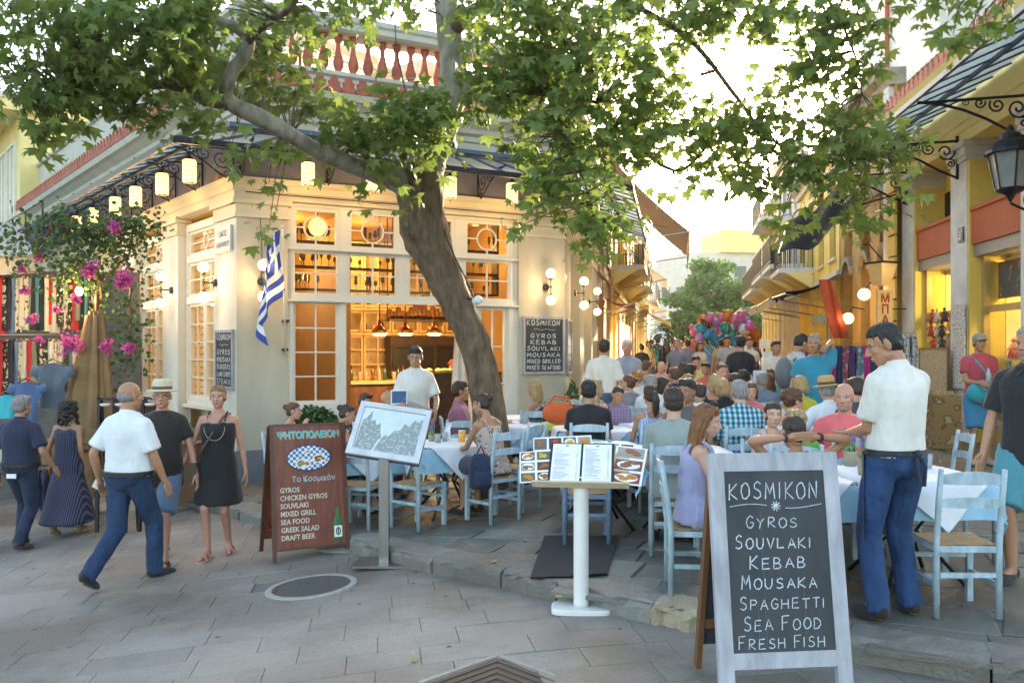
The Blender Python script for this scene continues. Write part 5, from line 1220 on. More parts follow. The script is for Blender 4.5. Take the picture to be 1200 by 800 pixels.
# ---------------- left-hand row beyond the restaurant ----------------
WA = wallT(WR @ Vector((6.5, 0, 0)), Vector((.19, .98, 0)).normalized()); 
def sA(px, y=0.):
    k = (px-600)/F; o = WA @ Vector((0, y, 0)); d = Vector((WA[0][0], WA[1][0])); return (k*o.y-o.x)/(d.x-k*d.y)
mBrn = mat('brown_render', (.24,.16,.10), rough=.8, scale=2, var=.2, bump=.4)
row_building('brown_house', 'brown rendered house directly behind the restaurant in the alley', WA, .0, 4.6, 6.9, mBrn, 1, 2, True, mOchW, gh=3.6, win=mat('shutter_dkgreen', (.05,.09,.07)))
row_building('yellow_alley_house', 'bright yellow house with balconies on the left of the alley', WA, 4.7, 11.5, 6.6, mYel, 1, 3, True, mMould, balc=[(.6, 5.8, 4.3, 1.0)], gh=3.4)
row_building('ochre_alley_house', 'ochre house beyond the yellow one on the left of the alley', WA, 11.6, 21, 6.9, mOchW, 1, 4, True, mMould, balc=[(1, 5, 4.2, 1.0)], gh=3.4)
row_building('pale_alley_house', 'pale yellow farthest house on the left of the alley', WA, 21.1, 38, 7.2, mYelP, 1, 6, True, mMould, balc=[(1, 9, 4.2, 1.0)], gh=3.4)
mAwB = mat('brown_awning', (.17,.11,.07), rough=.85, scale=3, trans=.3)
awning('large folded brown awning high on the left of the alley', WA, 2.4, 9.0, 7.2, 4.9, 2.3, mAwB, .55, .03)
awning('long beige awning sloping over the yellow alley house', WA, 8.6, 13.8, 5.6, 4.1, 1.6, mAwW, .15)
awning('dark red valance awning low in the alley', WA, .6, 2.6, 3.05, 2.85, .9, mat('maroon_cloth', (.16,.012,.03), rough=.8), .14)
awning('yellowish awning over an alley shop', WA, 5.0, 8.0, 3.6, 3.0, 1.1, mat('mustard_awning', (.55,.36,.08), rough=.9, trans=.3), .2)
awning('cream awning far along the left of the alley', WA, 15, 21, 4.3, 3.3, 1.5, mAwW, .2)
awning('far yellow awning at the bend of the alley', WA, 23, 31, 4.0, 3.1, 1.6, mat('mustard_awning', (.55,.36,.08)), .2)
ac = thing('air_conditioner', 'grey box air conditioner on a bracket above the alley shops', 'air conditioner', WA @ Vector((9.6, -.75, 4.5)), math.atan2(WA[1][0], WA[0][0])); m = M(); m.b2((-.6,-.25,0), (.6,.25,.9)); m.build('casing', mat('ac_grey', (.40,.40,.40), scale=6), ac); m = M(); m.lathe([(.28,0),(.28,.02),(.05,.03)], 16, (0,-.26,.45), Matrix.Rotation(pi/2, 3, 'X')); m.build('fan_grille', mBlack, ac)
m = M(); m.b2((-.6,.25,-.08),(-.5,.75,-.03)); m.b2((.5,.25,-.08),(.6,.75,-.03)); m.build('bracket', mBlack, ac)
# lit display case & menu panels along the alley
panel_thing('lit_menu_case', 'tall lit yellow menu case standing in the alley', 'menu case', sA(726, -.5), sA(738, -.5), .6, 2.35, -.5, mat('lit_menu', (.7,.6,.35), scale=8, emit=(1,.75,.3), estr=.3), mWhite, T=WA)
panel_thing('lit_wall_sign', 'pale lit sign panel on the brown house', 'sign', .7, 1.5, 1.9, 2.7, -.1, mat('sign_pale', (.5,.42,.28), emit=(1,.7,.3), estr=.25), mBlack, T=WA)
# ---------------- plane tree ----------------
mBark = mat('plane_bark', (.055,.032,.018), rough=.85, scale=11, col2=(.19,.13,.08), bump=1., bscale=18, bdist=.03, stretch=(1,1,.35))
mBarkP = mat('plane_bark_pale', (.14,.115,.08), rough=.8, scale=11, col2=(.36,.32,.24), bump=.6, bscale=22, bdist=.02, stretch=(1,1,.4))
tb = at(590, 560, 9.8); tb.z = plat_z(tb.x, tb.y)
tree = thing('plane_tree', 'large plane tree with a leaning brown trunk in front of the restaurant', 'tree', tb)
def smooth_path(pts, k=5):
    out = []
    P_ = [pts[0]]+pts+[pts[-1]]
    for i in range(1, len(P_)-2):
        a, b, c, d = [np.array(P_[j]) for j in (i-1, i, i+1, i+2)]
        for q in range(k):
            t = q/k; out.append(.5*((2*b)+(-a+c)*t+(2*a-5*b+4*c-d)*t*t+(-a+3*b-3*c+d)*t**3))
    out.append(np.array(P_[-2])); return out
def limb(m, pts, n=14, rough=.04, seed=0):      # pts: (px, py, Y, width_px)
    rr = random.Random(seed); q = smooth_path([(*at(a, b, y), w/F*y/2) for a, b, y, w in pts]); ps = [Vector(v[:3])-tb for v in q]; rd = [max(.004, v[3]) for v in q]
    o = len(m.v); m.tube(ps, rd, n)
    for i in range(o, len(m.v)):
        p = Vector(m.v[i]); k = (i-o)//n; c = ps[min(k, len(ps)-1)]; f = 1+rough*3.2*noise.noise(p*3.1)+rough*2*noise.noise(p*8); m.v[i] = tuple(c+(p-c)*f)
    return ps, rd
tk = M()
limb(tk, [(588,600,9.8,54),(580,540,9.8,44),(573,480,9.8,39),(563,430,9.8,38),(549,385,9.8,37),(533,350,9.8,38),(516,312,9.75,44),(499,275,9.7,54),(494,240,9.65,54),(491,212,9.6,54),(490,196,9.6,50)], 24, .05, 1)
tk.build('trunk', mBark, tree, smooth=True)
nodes = []
def branch(nm, pts, mt, seed, n=12, rough=.045):
    m = M(); ps, rd = limb(m, pts, n, rough, seed); m.build(nm, mt, tree, smooth=True); nodes.extend(ps[len(ps)//3:])
branch('limb', [(493,225,9.65,50),(500,185,9.65,46),(512,160,9.7,40),(524,130,9.7,36),(532,100,9.75,34),(529,60,9.8,31),(524,20,9.8,29),(520,-30,9.8,27),(515,-90,9.8,22)], mBarkP, 2, 18)
branch('limb', [(494,232,9.65,40),(470,212,9.5,34),(440,203,9.3,26),(410,192,9.1,21),(375,178,8.9,20),(340,158,8.6,20),(305,138,8.4,20),(275,124,8.3,19),(264,108,8.2,17),(272,85,8.1,15),(289,60,8.1,15),(288,40,8.1,15),(262,27,8.0,13),(232,22,7.9,13),(205,28,7.8,11),(170,38,7.6,8)], mBarkP, 3, 14)
branch('branch', [(270,124,8.3,13),(240,118,8.1,12),(215,104,8.0,11),(185,100,7.9,10),(165,108,7.8,9),(150,128,7.7,7),(143,139,7.7,6)], mBark, 4)
branch('branch', [(534,112,9.75,20),(560,100,9.6,16),(590,92,9.4,13),(625,88,9.2,11),(660,70,9.0,8),(700,50,8.8,5)], mBarkP, 5)
branch('branch', [(545,108,9.7,12),(580,118,9.4,10),(615,108,9.1,8),(650,112,8.8,6),(700,120,8.6,4)], mBark, 6)
branch('branch', [(527,40,9.8,20),(560,10,9.5,15),(610,-10,9.2,12),(680,-20,8.8,9),(760,-10,8.4,6),(850,0,8.1,4)], mBark, 7)
branch('branch', [(289,50,8.1,10),(310,30,7.9,8),(340,10,7.7,6),(360,-20,7.6,4)], mBark, 8)
branch('branch', [(288,60,8.1,6),(300,45,8.0,4),(330,60,7.8,3)], mBark, 9)
branch('branch', [(520,-20,9.8,16),(430,-50,9.2,12),(330,-60,8.6,9),(200,-50,7.8,7),(90,-30,7.2,5),(20,-10,6.8,4)], mBark, 10)
branch('branch', [(640,100,8.9,6),(660,150,8.6,5),(680,200,8.4,3),(700,260,8.3,2)], mBark, 11)
branch('branch', [(440,203,9.3,8),(430,180,9.0,6),(450,150,8.8,5),(480,130,8.7,3)], mBark, 12)
branch('branch', [(690,-20,8.7,7),(800,40,8.6,6),(860,110,8.7,5),(900,160,8.8,4),(960,190,8.9,3),(1040,180,8.9,2)], mBark, 13)
branch('branch', [(760,-12,8.4,6),(880,-30,8.2,5),(960,-10,8.0,4),(1000,60,8.0,3),(1010,110,8.0,2)], mBark, 14)
branch('branch', [(640,100,9.0,6),(720,150,8.9,5),(790,200,8.9,4),(830,170,8.9,3)], mBark, 15)
branch('branch', [(205,28,7.8,8),(140,40,7.5,6),(80,60,7.2,4),(20,90,7.0,3)], mBark, 16)
branch('branch', [(880,-30,8.2,5),(1000,-40,7.6,4),(1100,-20,7.2,3),(1180,0,7.0,2)], mBark, 17)
# palmate leaf, cupped
def palmate():
    lobes = [(-100,.52),(-52,.82),(0,1.),(52,.82),(100,.52)]; pts = [(0,-.08)]
    v = [(0,0,0)]; out = []
    for k, (a, r) in enumerate(lobes):
        for da, rr_ in ((-17,.62),(-8,.74),(0,1.),(8,.74),(17,.62)):
            t = radians(a+da); out.append((sin(t)*r*rr_, cos(t)*r*rr_))
        if k < 4: t = radians((a+lobes[k+1][0])/2); out.append((sin(t)*.36, cos(t)*.36))
    m = M(); vs = [(0,0,0)]+[(x, y+.1, -.22*(x*x+y*y)+.05*abs(x)) for x, y in out]+[(0,-.05,0)]
    n = len(out); m.add(vs, [(0, i+1, i) for i in range(1, n)]+[(0, 1, n+1), (0, n+1, n)]); 
    m.add([(-.012,0,0),(.012,0,0),(.01,-.5,.03),(-.01,-.5,.03)], [(0,1,2,3)]); return m
# cheaper leaf used for the mass
def palmate_lo():
    pts = [(-.95,.02),(-.5,.12),(-.72,.62),(-.3,.48),(0,1.05),(.3,.48),(.72,.62),(.5,.12),(.95,.02),(.35,-.12),(0,-.1),(-.35,-.12)]
    m = M(); vs = [(0,.12,.04)]+[(x, y, -.2*(x*x+y*y)) for x, y in pts]; m.add(vs, [(0, 1+(i+1) % 12, 1+i) for i in range(12)]); return m
mLeafA = mat('plane_leaf', (.10,.175,.038), rough=.42, var=.3, scale=8, col2=(.21,.265,.052), bump=0, trans=.5, rnd=.3)
pH, pLo = palmate(), palmate_lo()
HV, HF = np.array(pH.v), pH.f; LV, LF = np.array(pLo.v), pLo.f
rs = random.Random(77)
# (px, py, rx, ry, Y, dY, leaves)
CL = [(60,40,80,50,6.9,.7,340),(150,60,80,50,7.3,.7,330),(20,90,45,35,6.9,.5,95),(120,110,60,25,7.3,.5,130),(75,105,22,16,7.2,.3,36),(200,75,50,40,8.0,.5,150),(220,10,90,22,7.5,.6,210),(235,135,25,20,7.6,.3,50),(182,140,16,12,7.6,.2,24),(70,140,16,22,7.2,.2,34),(60,165,10,12,7.2,.2,10),
 (300,90,42,40,9.0,.5,150),(330,50,40,40,9.0,.5,110),(250,60,30,30,8.8,.4,70),(345,110,35,22,9.2,.4,70),(380,130,30,14,9.3,.3,36),(300,180,22,9,8.3,.2,16),(318,215,10,16,8.4,.2,10),(312,258,10,12,8.4,.1,12),(272,175,14,8,8.2,.2,10),
 (360,20,60,18,8.2,.5,90),(440,10,50,12,8.6,.5,60),(460,140,70,26,8.6,.5,240),(415,160,36,18,9.0,.4,80),(500,165,40,20,8.7,.3,100),(350,178,40,14,9.3,.3,45),(530,130,30,18,9.0,.3,60),(470,190,36,10,8.8,.3,40),(420,230,12,12,8.8,.2,8),(475,240,14,10,8.9,.2,9),
 (600,40,60,50,8.9,.8,330),(660,60,70,60,8.8,.8,380),(600,110,55,40,8.9,.6,240),(690,130,70,45,8.7,.7,300),(640,170,55,30,8.6,.5,150),(720,60,60,55,8.6,.7,190),(570,20,35,25,9.2,.5,80),(560,100,26,26,9.0,.4,50),
 (700,190,60,26,8.6,.5,120),(650,215,40,22,8.5,.4,100),(700,235,34,30,8.3,.4,110),(690,275,22,26,8.3,.3,46),(640,240,22,22,8.4,.3,44),(612,262,10,14,8.3,.1,12),(735,265,20,16,8.4,.3,16),
 (770,110,50,40,8.6,.6,140),(790,160,60,30,8.7,.6,150),(830,130,45,34,8.8,.6,95),(850,180,55,26,8.9,.6,110),(790,30,60,26,8.4,.6,140),(860,20,60,24,8.2,.6,110),(930,20,50,26,8.0,.6,90),(880,130,34,26,8.8,.5,70),(820,205,30,12,8.9,.4,22),(880,215,40,18,9.0,.5,55),(790,222,16,10,8.9,.2,10),
 (960,50,30,44,8.0,.5,120),(935,110,50,40,8.4,.6,110),(1000,120,40,45,8.3,.6,110),(960,175,60,34,8.7,.6,140),(1010,180,45,28,8.8,.5,110),(920,210,44,26,8.9,.5,95),(985,218,46,16,8.9,.5,80),(1045,175,22,34,8.7,.4,60),(1010,255,20,14,8.9,.3,36),(905,258,30,14,9.0,.3,24),(1060,235,20,8,8.8,.2,12),(948,262,18,10,8.9,.2,16),
 (1000,20,44,22,7.8,.5,80),(1080,10,50,10,7.4,.4,40),(1160,30,44,14,7.2,.4,34),(1140,50,20,12,7.2,.3,18),(1020,60,22,22,7.9,.3,24),(500,-10,120,14,9,.6,100),(740,-10,200,16,8.4,.6,220)]
items = []
NA = np.array([tuple(n_) for n_ in nodes])
for (px, py, rx, ry, Y, dY, n) in CL:
    c = at(px, py, Y); sx, sz = rx/F*Y, ry/F*Y; n = int(n*(1.30 if px < 560 else 1.12))
    # leaves sit in sprays: a few twig ends, leaves hanging round each
    ns = max(2, n//9); ends = []
    for _ in range(ns):
        while True:
            d = Vector((rs.uniform(-1, 1), rs.uniform(-1, 1), rs.uniform(-1, 1)))
            if d.length < 1: break
        ends.append(c+Vector((d.x*sx*.98, d.y*dY, d.z*sz*.98)))
    for e in ends:
        for _ in range(n//ns+1): 
            items.append((e+Vector((rs.gauss(0, .10), rs.gauss(0, .12), rs.gauss(0, .09))), rs.choice((rs.uniform(.045, .065), rs.uniform(.06, .09), rs.uniform(.085, .12))), e))
# twigs from the ends to the nearest branch
tw = M(); seen = 0; ends_all = {}
for p, s, e in items: ends_all[tuple(e)] = e
for e in ends_all.values():
    q = np.array(tuple(e-tb)); d = ((NA-q)**2).sum(1); k = int(d.argmin()); b = Vector(NA[k]); e2 = e-tb
    mid = b.lerp(e2, .5)+Vector((rs.uniform(-.06, .06), rs.uniform(-.06, .06), .08*(e2-b).length)); tw.tube([b, mid, e2], [.010, .006, .003], 4, cap=False)
tw.build('twigs', mBark, tree, kind='stuff')
items.sort(key=lambda t: t[0].y)
def leafmat(p, s):
    yaw = rs.uniform(0, 2*pi); droop = rs.gauss(1.0, .55)
    R = Matrix.Rotation(yaw, 3, 'Z') @ Matrix.Rotation(-droop, 3, 'X') @ Matrix.Rotation(rs.gauss(0, .45), 3, 'Y')
    return R
lme_ = pH.mesh('leaf', mLeafA)
fine = 300
vis = [i for i, (p, s, e) in enumerate(items) if in_view(p.x, p.y, p.z, -10) and HOR-(p.z-EYE)*F/p.y > 8][:fine]; vset = set(vis)
VV = []; FF = []; off = 0
for i, (p, s, e) in enumerate(items):
    R = leafmat(p, s)
    if i in vset:
        T = Matrix.Translation(p-tb) @ R.to_4x4() @ Matrix.Scale(s*1.08, 4); link('leaf', lme_, tree, T)
    else:
        A_ = np.array(R); VV.append((LV*s*1.05) @ A_.T+np.array(tuple(p-tb))); FF.extend([tuple(a+off for a in f) for f in LF]); off += len(LV)
mL2 = mat('plane_leaf_mass', (.10,.175,.038), rough=.42, var=.3, scale=9, col2=(.21,.265,.052), bump=0, trans=.5)
m = M(); m.v = [tuple(v) for v in np.concatenate(VV).tolist()]; m.f = FF; m.m = [0]*len(FF); m.build('crown', mL2, tree, kind='stuff')
print('leaves', len(items), 'twigs', len(ends_all))
# ---------------- trees at the end of the alley ----------------
def far_tree(p, lab, crown, trunkh, n, s, seed, col):
    o = thing('far_tree', lab, 'tree', p, 0, 'trees at the end of the alley'); rr = random.Random(seed); m = M()
    m.tube([(0,0,0),(.1,0,trunkh*.6),(.2,.1,trunkh)], [.3,.24,.18], 8)
    for k in range(7): a = k*.9; m.tube([(.15,.05,trunkh*.8),(cos(a)*crown[0]*.5, sin(a)*crown[1]*.5, trunkh+crown[2]*.7)], [.12,.03], 5)
    m.build('trunk', mBark, o); m = M(); cl = []
    for _ in range(26):
        d = Vector([rr.gauss(0, 1) for _ in range(3)]).normalized()*rr.uniform(.5, .95); cl.append((Vector((d.x*crown[0], d.y*crown[1], trunkh+crown[2]*.6+d.z*crown[2]*.8)), rr.uniform(.25, .42)*crown[0]))
    for _ in range(n):
        c, r = rr.choice(cl); d = Vector([rr.gauss(0, 1) for _ in range(3)]).normalized()*rr.uniform(.6, 1.05)*r; leafcard(m, c+Vector((d.x, d.y, d.z*.6)), rr.uniform(.7, 1.3)*s, rr)
    m.build('crown', col, o, kind='stuff')
mFT = mat('far_leaf', (.10,.20,.045), rough=.6, var=.35, scale=1.2, bump=0, trans=.3)
far_tree((14.3, 62, .5), 'large rounded green tree closing the view at the end of the alley', (3.0, 3, 3.6), 2.4, 9000, .24, 1, mFT)
far_tree((12.0, 58, .5), 'smaller green tree to the left of the large one at the alley end', (1.9, 2, 2.2), 1.8, 4500, .2, 2, mFT)
far_tree((17.2, 60, .5), 'green tree partly behind the right-hand balconies at the alley end', (2.2, 2, 3.0), 2.2, 4500, .22, 3, mFT)
# ---------------- taverna chairs and tables ----------------
def chair_mesh(paint):
    D = {}
    W, Dp, z = .37, .36, .44
    m = M(); m.beam((0,0,0), (0,0,z), .036, .036); D['leg'] = m.mesh('leg', paint)
    m = M(); m.add([tuple(v) for v in []], []); m.tube([(0,0,0),(0,0,z),(0,-.035,.72),(0,-.065,.90)], [.020,.020,.019,.016], 8); D['back_post'] = m.mesh('back_post', paint, True)
    m = M()
    m.b2((-W/2,-Dp/2-.002,z-.045), (W/2,-Dp/2+.034,z-.005)); m.b2((-W/2,Dp/2-.034,z-.045), (W/2,Dp/2+.002,z-.005)); m.b2((-W/2-.002,-Dp/2+.035,z-.044), (-W/2+.034,Dp/2-.035,z-.006)); m.b2((W/2-.034,-Dp/2+.035,z-.044), (W/2+.002,Dp/2-.035,z-.006)); D['seat_frame'] = m.mesh('seat_frame', paint)
    m = M(); c = []
    def top(u, v):
        x, y = (u-.5)*(W+.01), (v-.5)*(Dp+.01); a, b = abs(2*u-1), abs(2*v-1); return (x, y, z+.012-.012*max(a, b)**4+.003*(sin(x*260) if b > a else sin(y*260))-.006*(1-max(a, b)))
    m.grid(top, 18, 18); D['seat'] = m.mesh('seat', mRush, True)
    def slat(h0, h1, zz): 
        m = M(); n = 8; vs = []; k = 5
        for i in range(n+1):
            u = i/n; x = (u-.5)*(W-.03); y = -.02-.028*(1-(2*u-1)**2); t = h1*(.55+.45*(1-(2*u-1)**2))
            vs += [(x, y, -h0), (x, y-.014, -h0), (x, y-.014, t), (x, y, t)]
        fs = [(4*i+j, 4*i+(j+1) % 4, 4*i+4+(j+1) % 4, 4*i+4+j) for i in range(n) for j in range(4)]+[(0,3,2,1), (4*n, 4*n+1, 4*n+2, 4*n+3)]
        return m.add(vs, fs)
    D['slat'] = slat(.03, .035, 0).mesh('slat', paint); D['top_slat'] = slat(.03, .05, 0).mesh('slat', paint)
    m = M(); m.beam((-W/2+.02,0,0), (W/2-.02,0,0), .022, .028); D['strx'] = m.mesh('stretcher', paint)
    m = M(); m.beam((0,-Dp/2+.02,0), (0,Dp/2-.02,0), .022, .028); D['stry'] = m.mesh('stretcher', paint)
    return D
CH = {'pale': chair_mesh(mChair), 'dark': chair_mesh(mChairD)}
def chair(x, y, az, label, tone='pale', group='taverna chairs on the terrace', near=True):
    D = CH[tone]; o = thing('chair', label, 'chair', (x, y, plat_z(x, y)+.002), -radians(az), group); W, Dp = .37, .36
    for s in (-1, 1):
        link('leg', D['leg'], o, TR(s*W/2, Dp/2, 0)); link('back_post', D['back_post'], o, TR(s*W/2, -Dp/2, 0))
        link('stretcher', D['stry'], o, TR(s*W/2, 0, .20))
    link('seat_frame', D['seat_frame'], o); link('seat', D['seat'], o)
    link('slat', D['top_slat'], o, TR(0, -Dp/2-.02, .84)); link('slat', D['slat'], o, TR(0, -Dp/2-.005, .70))
    link('stretcher', D['strx'], o, TR(0, -Dp/2, .26)); link('stretcher', D['strx'], o, TR(0, Dp/2, .16)); link('stretcher', D['strx'], o, TR(0, Dp/2, .30)); return o
def cloth_drape(a, half, rot, z, seed=0, out=.012, n=34, fold=1.):
    m = M(); rr = random.Random(seed); ph = rr.uniform(0, 6); ca, sa = cos(rot), sin(rot)
    def f(u, v):
        x, y = (2*u-1)*half, (2*v-1)*half; x, y = x*ca-y*sa, x*sa+y*ca
        px_, py_ = max(-a, min(a, x)), max(-a, min(a, y)); dx, dy = x-px_, y-py_; e = sqrt(dx*dx+dy*dy)
        if e < 1e-6: return (x, y, z+.001*noise.noise(Vector((x*6, y*6, seed))))
        d = Vector((dx/e, dy/e)); t = x*1.3+y*1.1 if (dx and dy) else (x if dy else y)
        wv = .028*fold*min(1, e/.15)*sin(t*15+ph)+.012*fold*min(1, e/.2)*sin(t*31+ph*2)
        return (px_+d.x*(out+max(-.008, wv)+.10*e), py_+d.y*(out+max(-.008, wv)+.10*e), z-min(e, .012)*.5-max(0, e-.012)*.985)
    m.grid(f, n, n); return m
tsh = M(); tsh.b2((-.4,-.4,.715), (.4,.4,.74))
tlg = M(); tlg.tube([(-.25,-.25,0),(-.05,-.03,.35),(-.2,-.2,.71)], .016, 6); tlg.tube([(.25,-.25,0),(.05,-.03,.35),(.2,-.2,.71)], .016, 6); tlg.tube([(-.25,.25,0),(-.05,.03,.35),(-.2,.2,.71)], .016, 6); tlg.tube([(.25,.25,0),(.05,.03,.35),(.2,.2,.71)], .016, 6)
tshm = tsh.mesh('tabletop', mWood)
lgm = []
for sx in (-1, 1):
    for sy in (-1, 1):
        q = M(); q.tube([(sx*.28,sy*.28,0),(sx*.05,sy*.04,.35),(sx*.22,sy*.22,.714)], .015, 6); lgm.append(q.mesh('leg', mBlack, True))
dr = {}
def table(x, y, rz, what, seed=0, a=.41, blue=True):
    z0 = plat_z(x, y)
    o = thing('table', 'square iron legged taverna table '+what, 'table', (x, y, z0), rz, 'taverna tables'); link('tabletop', tshm, o)
    for q in lgm: link('leg', q, o)
    k = seed % 3
    if ('b', k) not in dr:
        dr['b', k] = cloth_drape(.402, .66, 0, .7425, k+1).mesh('tablecloth', mSky, True); dr['w', k] = cloth_drape(.408, .53, pi/4*(.95+.05*k), .7475, k+5, out=.026, fold=.6).mesh('tablecloth', mCloth, True)
    for c, lab, dz in (('b', 'pale blue undercloth', 0), ('w', 'white overcloth set cornerwise', 0)):
        t = link('tablecloth', dr[c, k], None, TR(x, y, z0+dz, rz)); tag(t, lab+' draped on the table '+what, 'tablecloth', 'tablecloths')
    return o
def on_table(x, y): return plat_z(x, y)+.75
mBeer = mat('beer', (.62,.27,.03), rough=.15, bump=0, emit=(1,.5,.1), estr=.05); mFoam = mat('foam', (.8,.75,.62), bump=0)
def beer(x, y, lab):
    o = thing('beer_glass', lab, 'glass', (x, y, on_table(x, y)), 0, 'beer glasses'); m = M(); m.lathe([(.034,.004),(.038,.11),(.0,.11)], 14); m.build('beer', mBeer, o, smooth=True); m = M(); m.lathe([(.037,.111),(.038,.128),(.0,.130)], 14); m.build('foam', mFoam, o, smooth=True)
    m = M(); m.lathe([(.037,0),(.042,.14)], 14, cap=False); m.tube([(.042,0,.11),(.075,0,.10),(.075,0,.04),(.04,0,.03)], .006, 6); m.build('mug', mGlass, o, smooth=True); return o
def tumbler(x, y, lab, grp='small glasses'): 
    o = thing('tumbler', lab, 'glass', (x, y, on_table(x, y)), 0, grp); m = M(); m.lathe([(.028,0),(.034,.10),(.031,.10),(.026,.006),(.0,.006)], 12); m.build('glass', mat('glass_pale', (.55,.6,.62), rough=.1, bump=0, spec=.8, trans=.4), o, smooth=True); return o
def plate(x, y, lab, food=(.5,.25,.08)):
    o = thing('plate', lab, 'plate', (x, y, on_table(x, y)), 0, 'plates of food'); m = M(); m.lathe([(.06,0),(.11,.014),(.112,.017),(.06,.006),(.0,.006)], 20); m.build('dish', mPaper, o, smooth=True)
    m = M(); rr = random.Random(int(x*91+y*17)); [m.ell((rr.uniform(-.05,.05), rr.uniform(-.05,.05), .018), (.025,.02,.014), 8, 5) for _ in range(8)]; m.build('food', mat('food_%02x' % int(food[0]*99), food, col2=(.3,.4,.08), scale=40), o, smooth=True); return o
def lavender(x, y, lab, s=1.):
    o = thing('lavender_pot', lab, 'plant', (x, y, on_table(x, y)), 0, 'small lavender pots'); m = M(); m.lathe([(.038*s,0),(.045*s,.10*s),(.048*s,.105*s),(.042*s,.105*s),(.04*s,.09*s),(.0,.09*s)], 14); m.build('pot', mat('stone_pot', (.40,.33,.24), scale=30), o, smooth=True)
    m = M(); f = M(); rr = random.Random(3)
    for k in range(26):
        a = rr.uniform(0, 6.3); r = rr.uniform(.2, 1)*.045*s; h = rr.uniform(.17, .24)*s; m.tube([(cos(a)*r*.4, sin(a)*r*.4, .09*s),(cos(a)*r, sin(a)*r, h)], .0016, 3); m.ell((cos(a)*r*.9, sin(a)*r*.9, .12*s), (.010,.010,.022), 5, 4)
        if k % 2: f.ell((cos(a)*r*1.05, sin(a)*r*1.05, h+.012), (.006*s,.006*s,.02*s), 6, 5)
    m.build('leaves', mat('lavender_leaf', (.14,.24,.09), bump=0), o, kind='stuff'); f.build('flowers', mat('lavender_purple', (.22,.13,.38), bump=0), o, kind='stuff'); return o
# ---------------- people ----------------
def skin_mat(t):
    c = {'fair': (.56,.32,.22), 'tan': (.42,.21,.12), 'dark': (.30,.145,.08), 'pink': (.52,.26,.18)}[t]
    m = mat('skin_'+t, c, rough=.5, scale=12, var=.07, bump=.12, bscale=120)
    m.node_tree.nodes['Principled BSDF'].inputs['Subsurface Weight'].default_value = .08
    m.node_tree.nodes['Principled BSDF'].inputs['Subsurface Radius'].default_value = (.02,.008,.004); return m
HAIRC = {'black': (.012,.010,.009), 'dkbrown': (.035,.02,.013), 'brown': (.10,.045,.02), 'auburn': (.20,.075,.025), 'ginger': (.38,.15,.04), 'dkblonde': (.22,.125,.055), 'blonde': (.36,.24,.11), 'ltblonde': (.55,.42,.22), 'grey': (.24,.23,.22), 'white': (.55,.54,.52)}
def hair_mat(c): return mat('hair_'+c, HAIRC[c], rough=.48, scale=60, var=.35, bump=.8, bscale=110, stretch=(1,1,.18), bdist=.012)
mEyeW = mat('eye_white', (.62,.58,.54), rough=.3, bump=0); mEyeD = mat('eye_dark', (.02,.012,.01), rough=.2, bump=0); mLip = mat('lips', (.40,.13,.10), rough=.45, bump=0)
def head_template(vox, fem):
    m = M(); E = m.ell; n = 14
    E((0,-.012,.032), (.076,.096,.088), n, 12); E((0,.034,-.03), (.058,.056,.086), n, 10); E((0,.062,-.092), (.026 if not fem else .022,.024,.021), 10, 8)
    for s in (-1, 1):
        E((s*.043,.004,-.062), (.022,.032,.026) if not fem else (.018,.028,.024), 10, 8); E((s*.04,.062,-.022), (.021,.02,.017), 10, 8)
        E((s*.078,-.010,-.010), (.009,.020,.032), 10, 8, Matrix.Rotation(s*.35, 3, 'Z')); m.rc((s*.012,.083,.022), (s*.046,.070,.022), .010, .008, 8)
        E((s*.0125,.094,-.034), (.009,.010,.008), 8, 6)
    m.rc((0,.086,.014), (0,.110,-.027), .0075, .0125, 8); m.rc((-.017,.088,-.058), (.017,.088,-.058), .0065, .0065, 8); m.rc((-.015,.087,-.069), (.015,.087,-.069), .0075, .0075, 8)
    r = .047 if fem else .056; m.rc((0,-.018,-.06), (0,-.024,-.095), r, r, 12)
    # eye sockets: no subtraction, the brow and cheek stand proud instead
    co, no, fs = remesh(m, vox, 2); h = to_M(co, fs)
    def sy(x, z): d = (co[:,0]-x)**2+(co[:,2]-z)**2+np.where(co[:,1] < .02, 1., 0.); return float(co[int(d.argmin()), 1])
    for s in (-1, 1):
        y = sy(s*.030, .003); h.cur = 1; h.ell((s*.030, y-.003, .003), (.013,.006,.0065), 10, 6); h.cur = 2; h.ell((s*.030, y+.0005, .003), (.0062,.0035,.0062), 8, 6)
        h.tube([(s*.017, y+.001, .009),(s*.030, y+.002, .0115),(s*.044, y-.003, .008)], [.0012,.0022,.0012], 5)
        h.cur = 4; h.tube([(s*.014, sy(s*.014,.026)+.001, .024),(s*.032, sy(s*.032,.029)+.001, .030),(s*.050, sy(s*.05,.024)+.001, .023)], [.0028,.0038,.002], 6)
    h.cur = 3; y = sy(0, -.0585); h.tube([(-.023,y-.009,-.062),(-.010,y-.001,-.0585),(0,y+.0005,-.0595),(.010,y-.001,-.0585),(.023,y-.009,-.062)], [.001,.0045,.0045,.0045,.001], 6); h.tube([(-.020,y-.009,-.064),(0,y,-.0685),(.020,y-.009,-.064)], [.001,.0055,.001], 6); h.cur = 0
    return h
HT = {}
def get_head(fem, near):
    k = (fem, near)
    if k not in HT: HT[k] = head_template(.0055 if near else .010, fem)
    return HT[k]
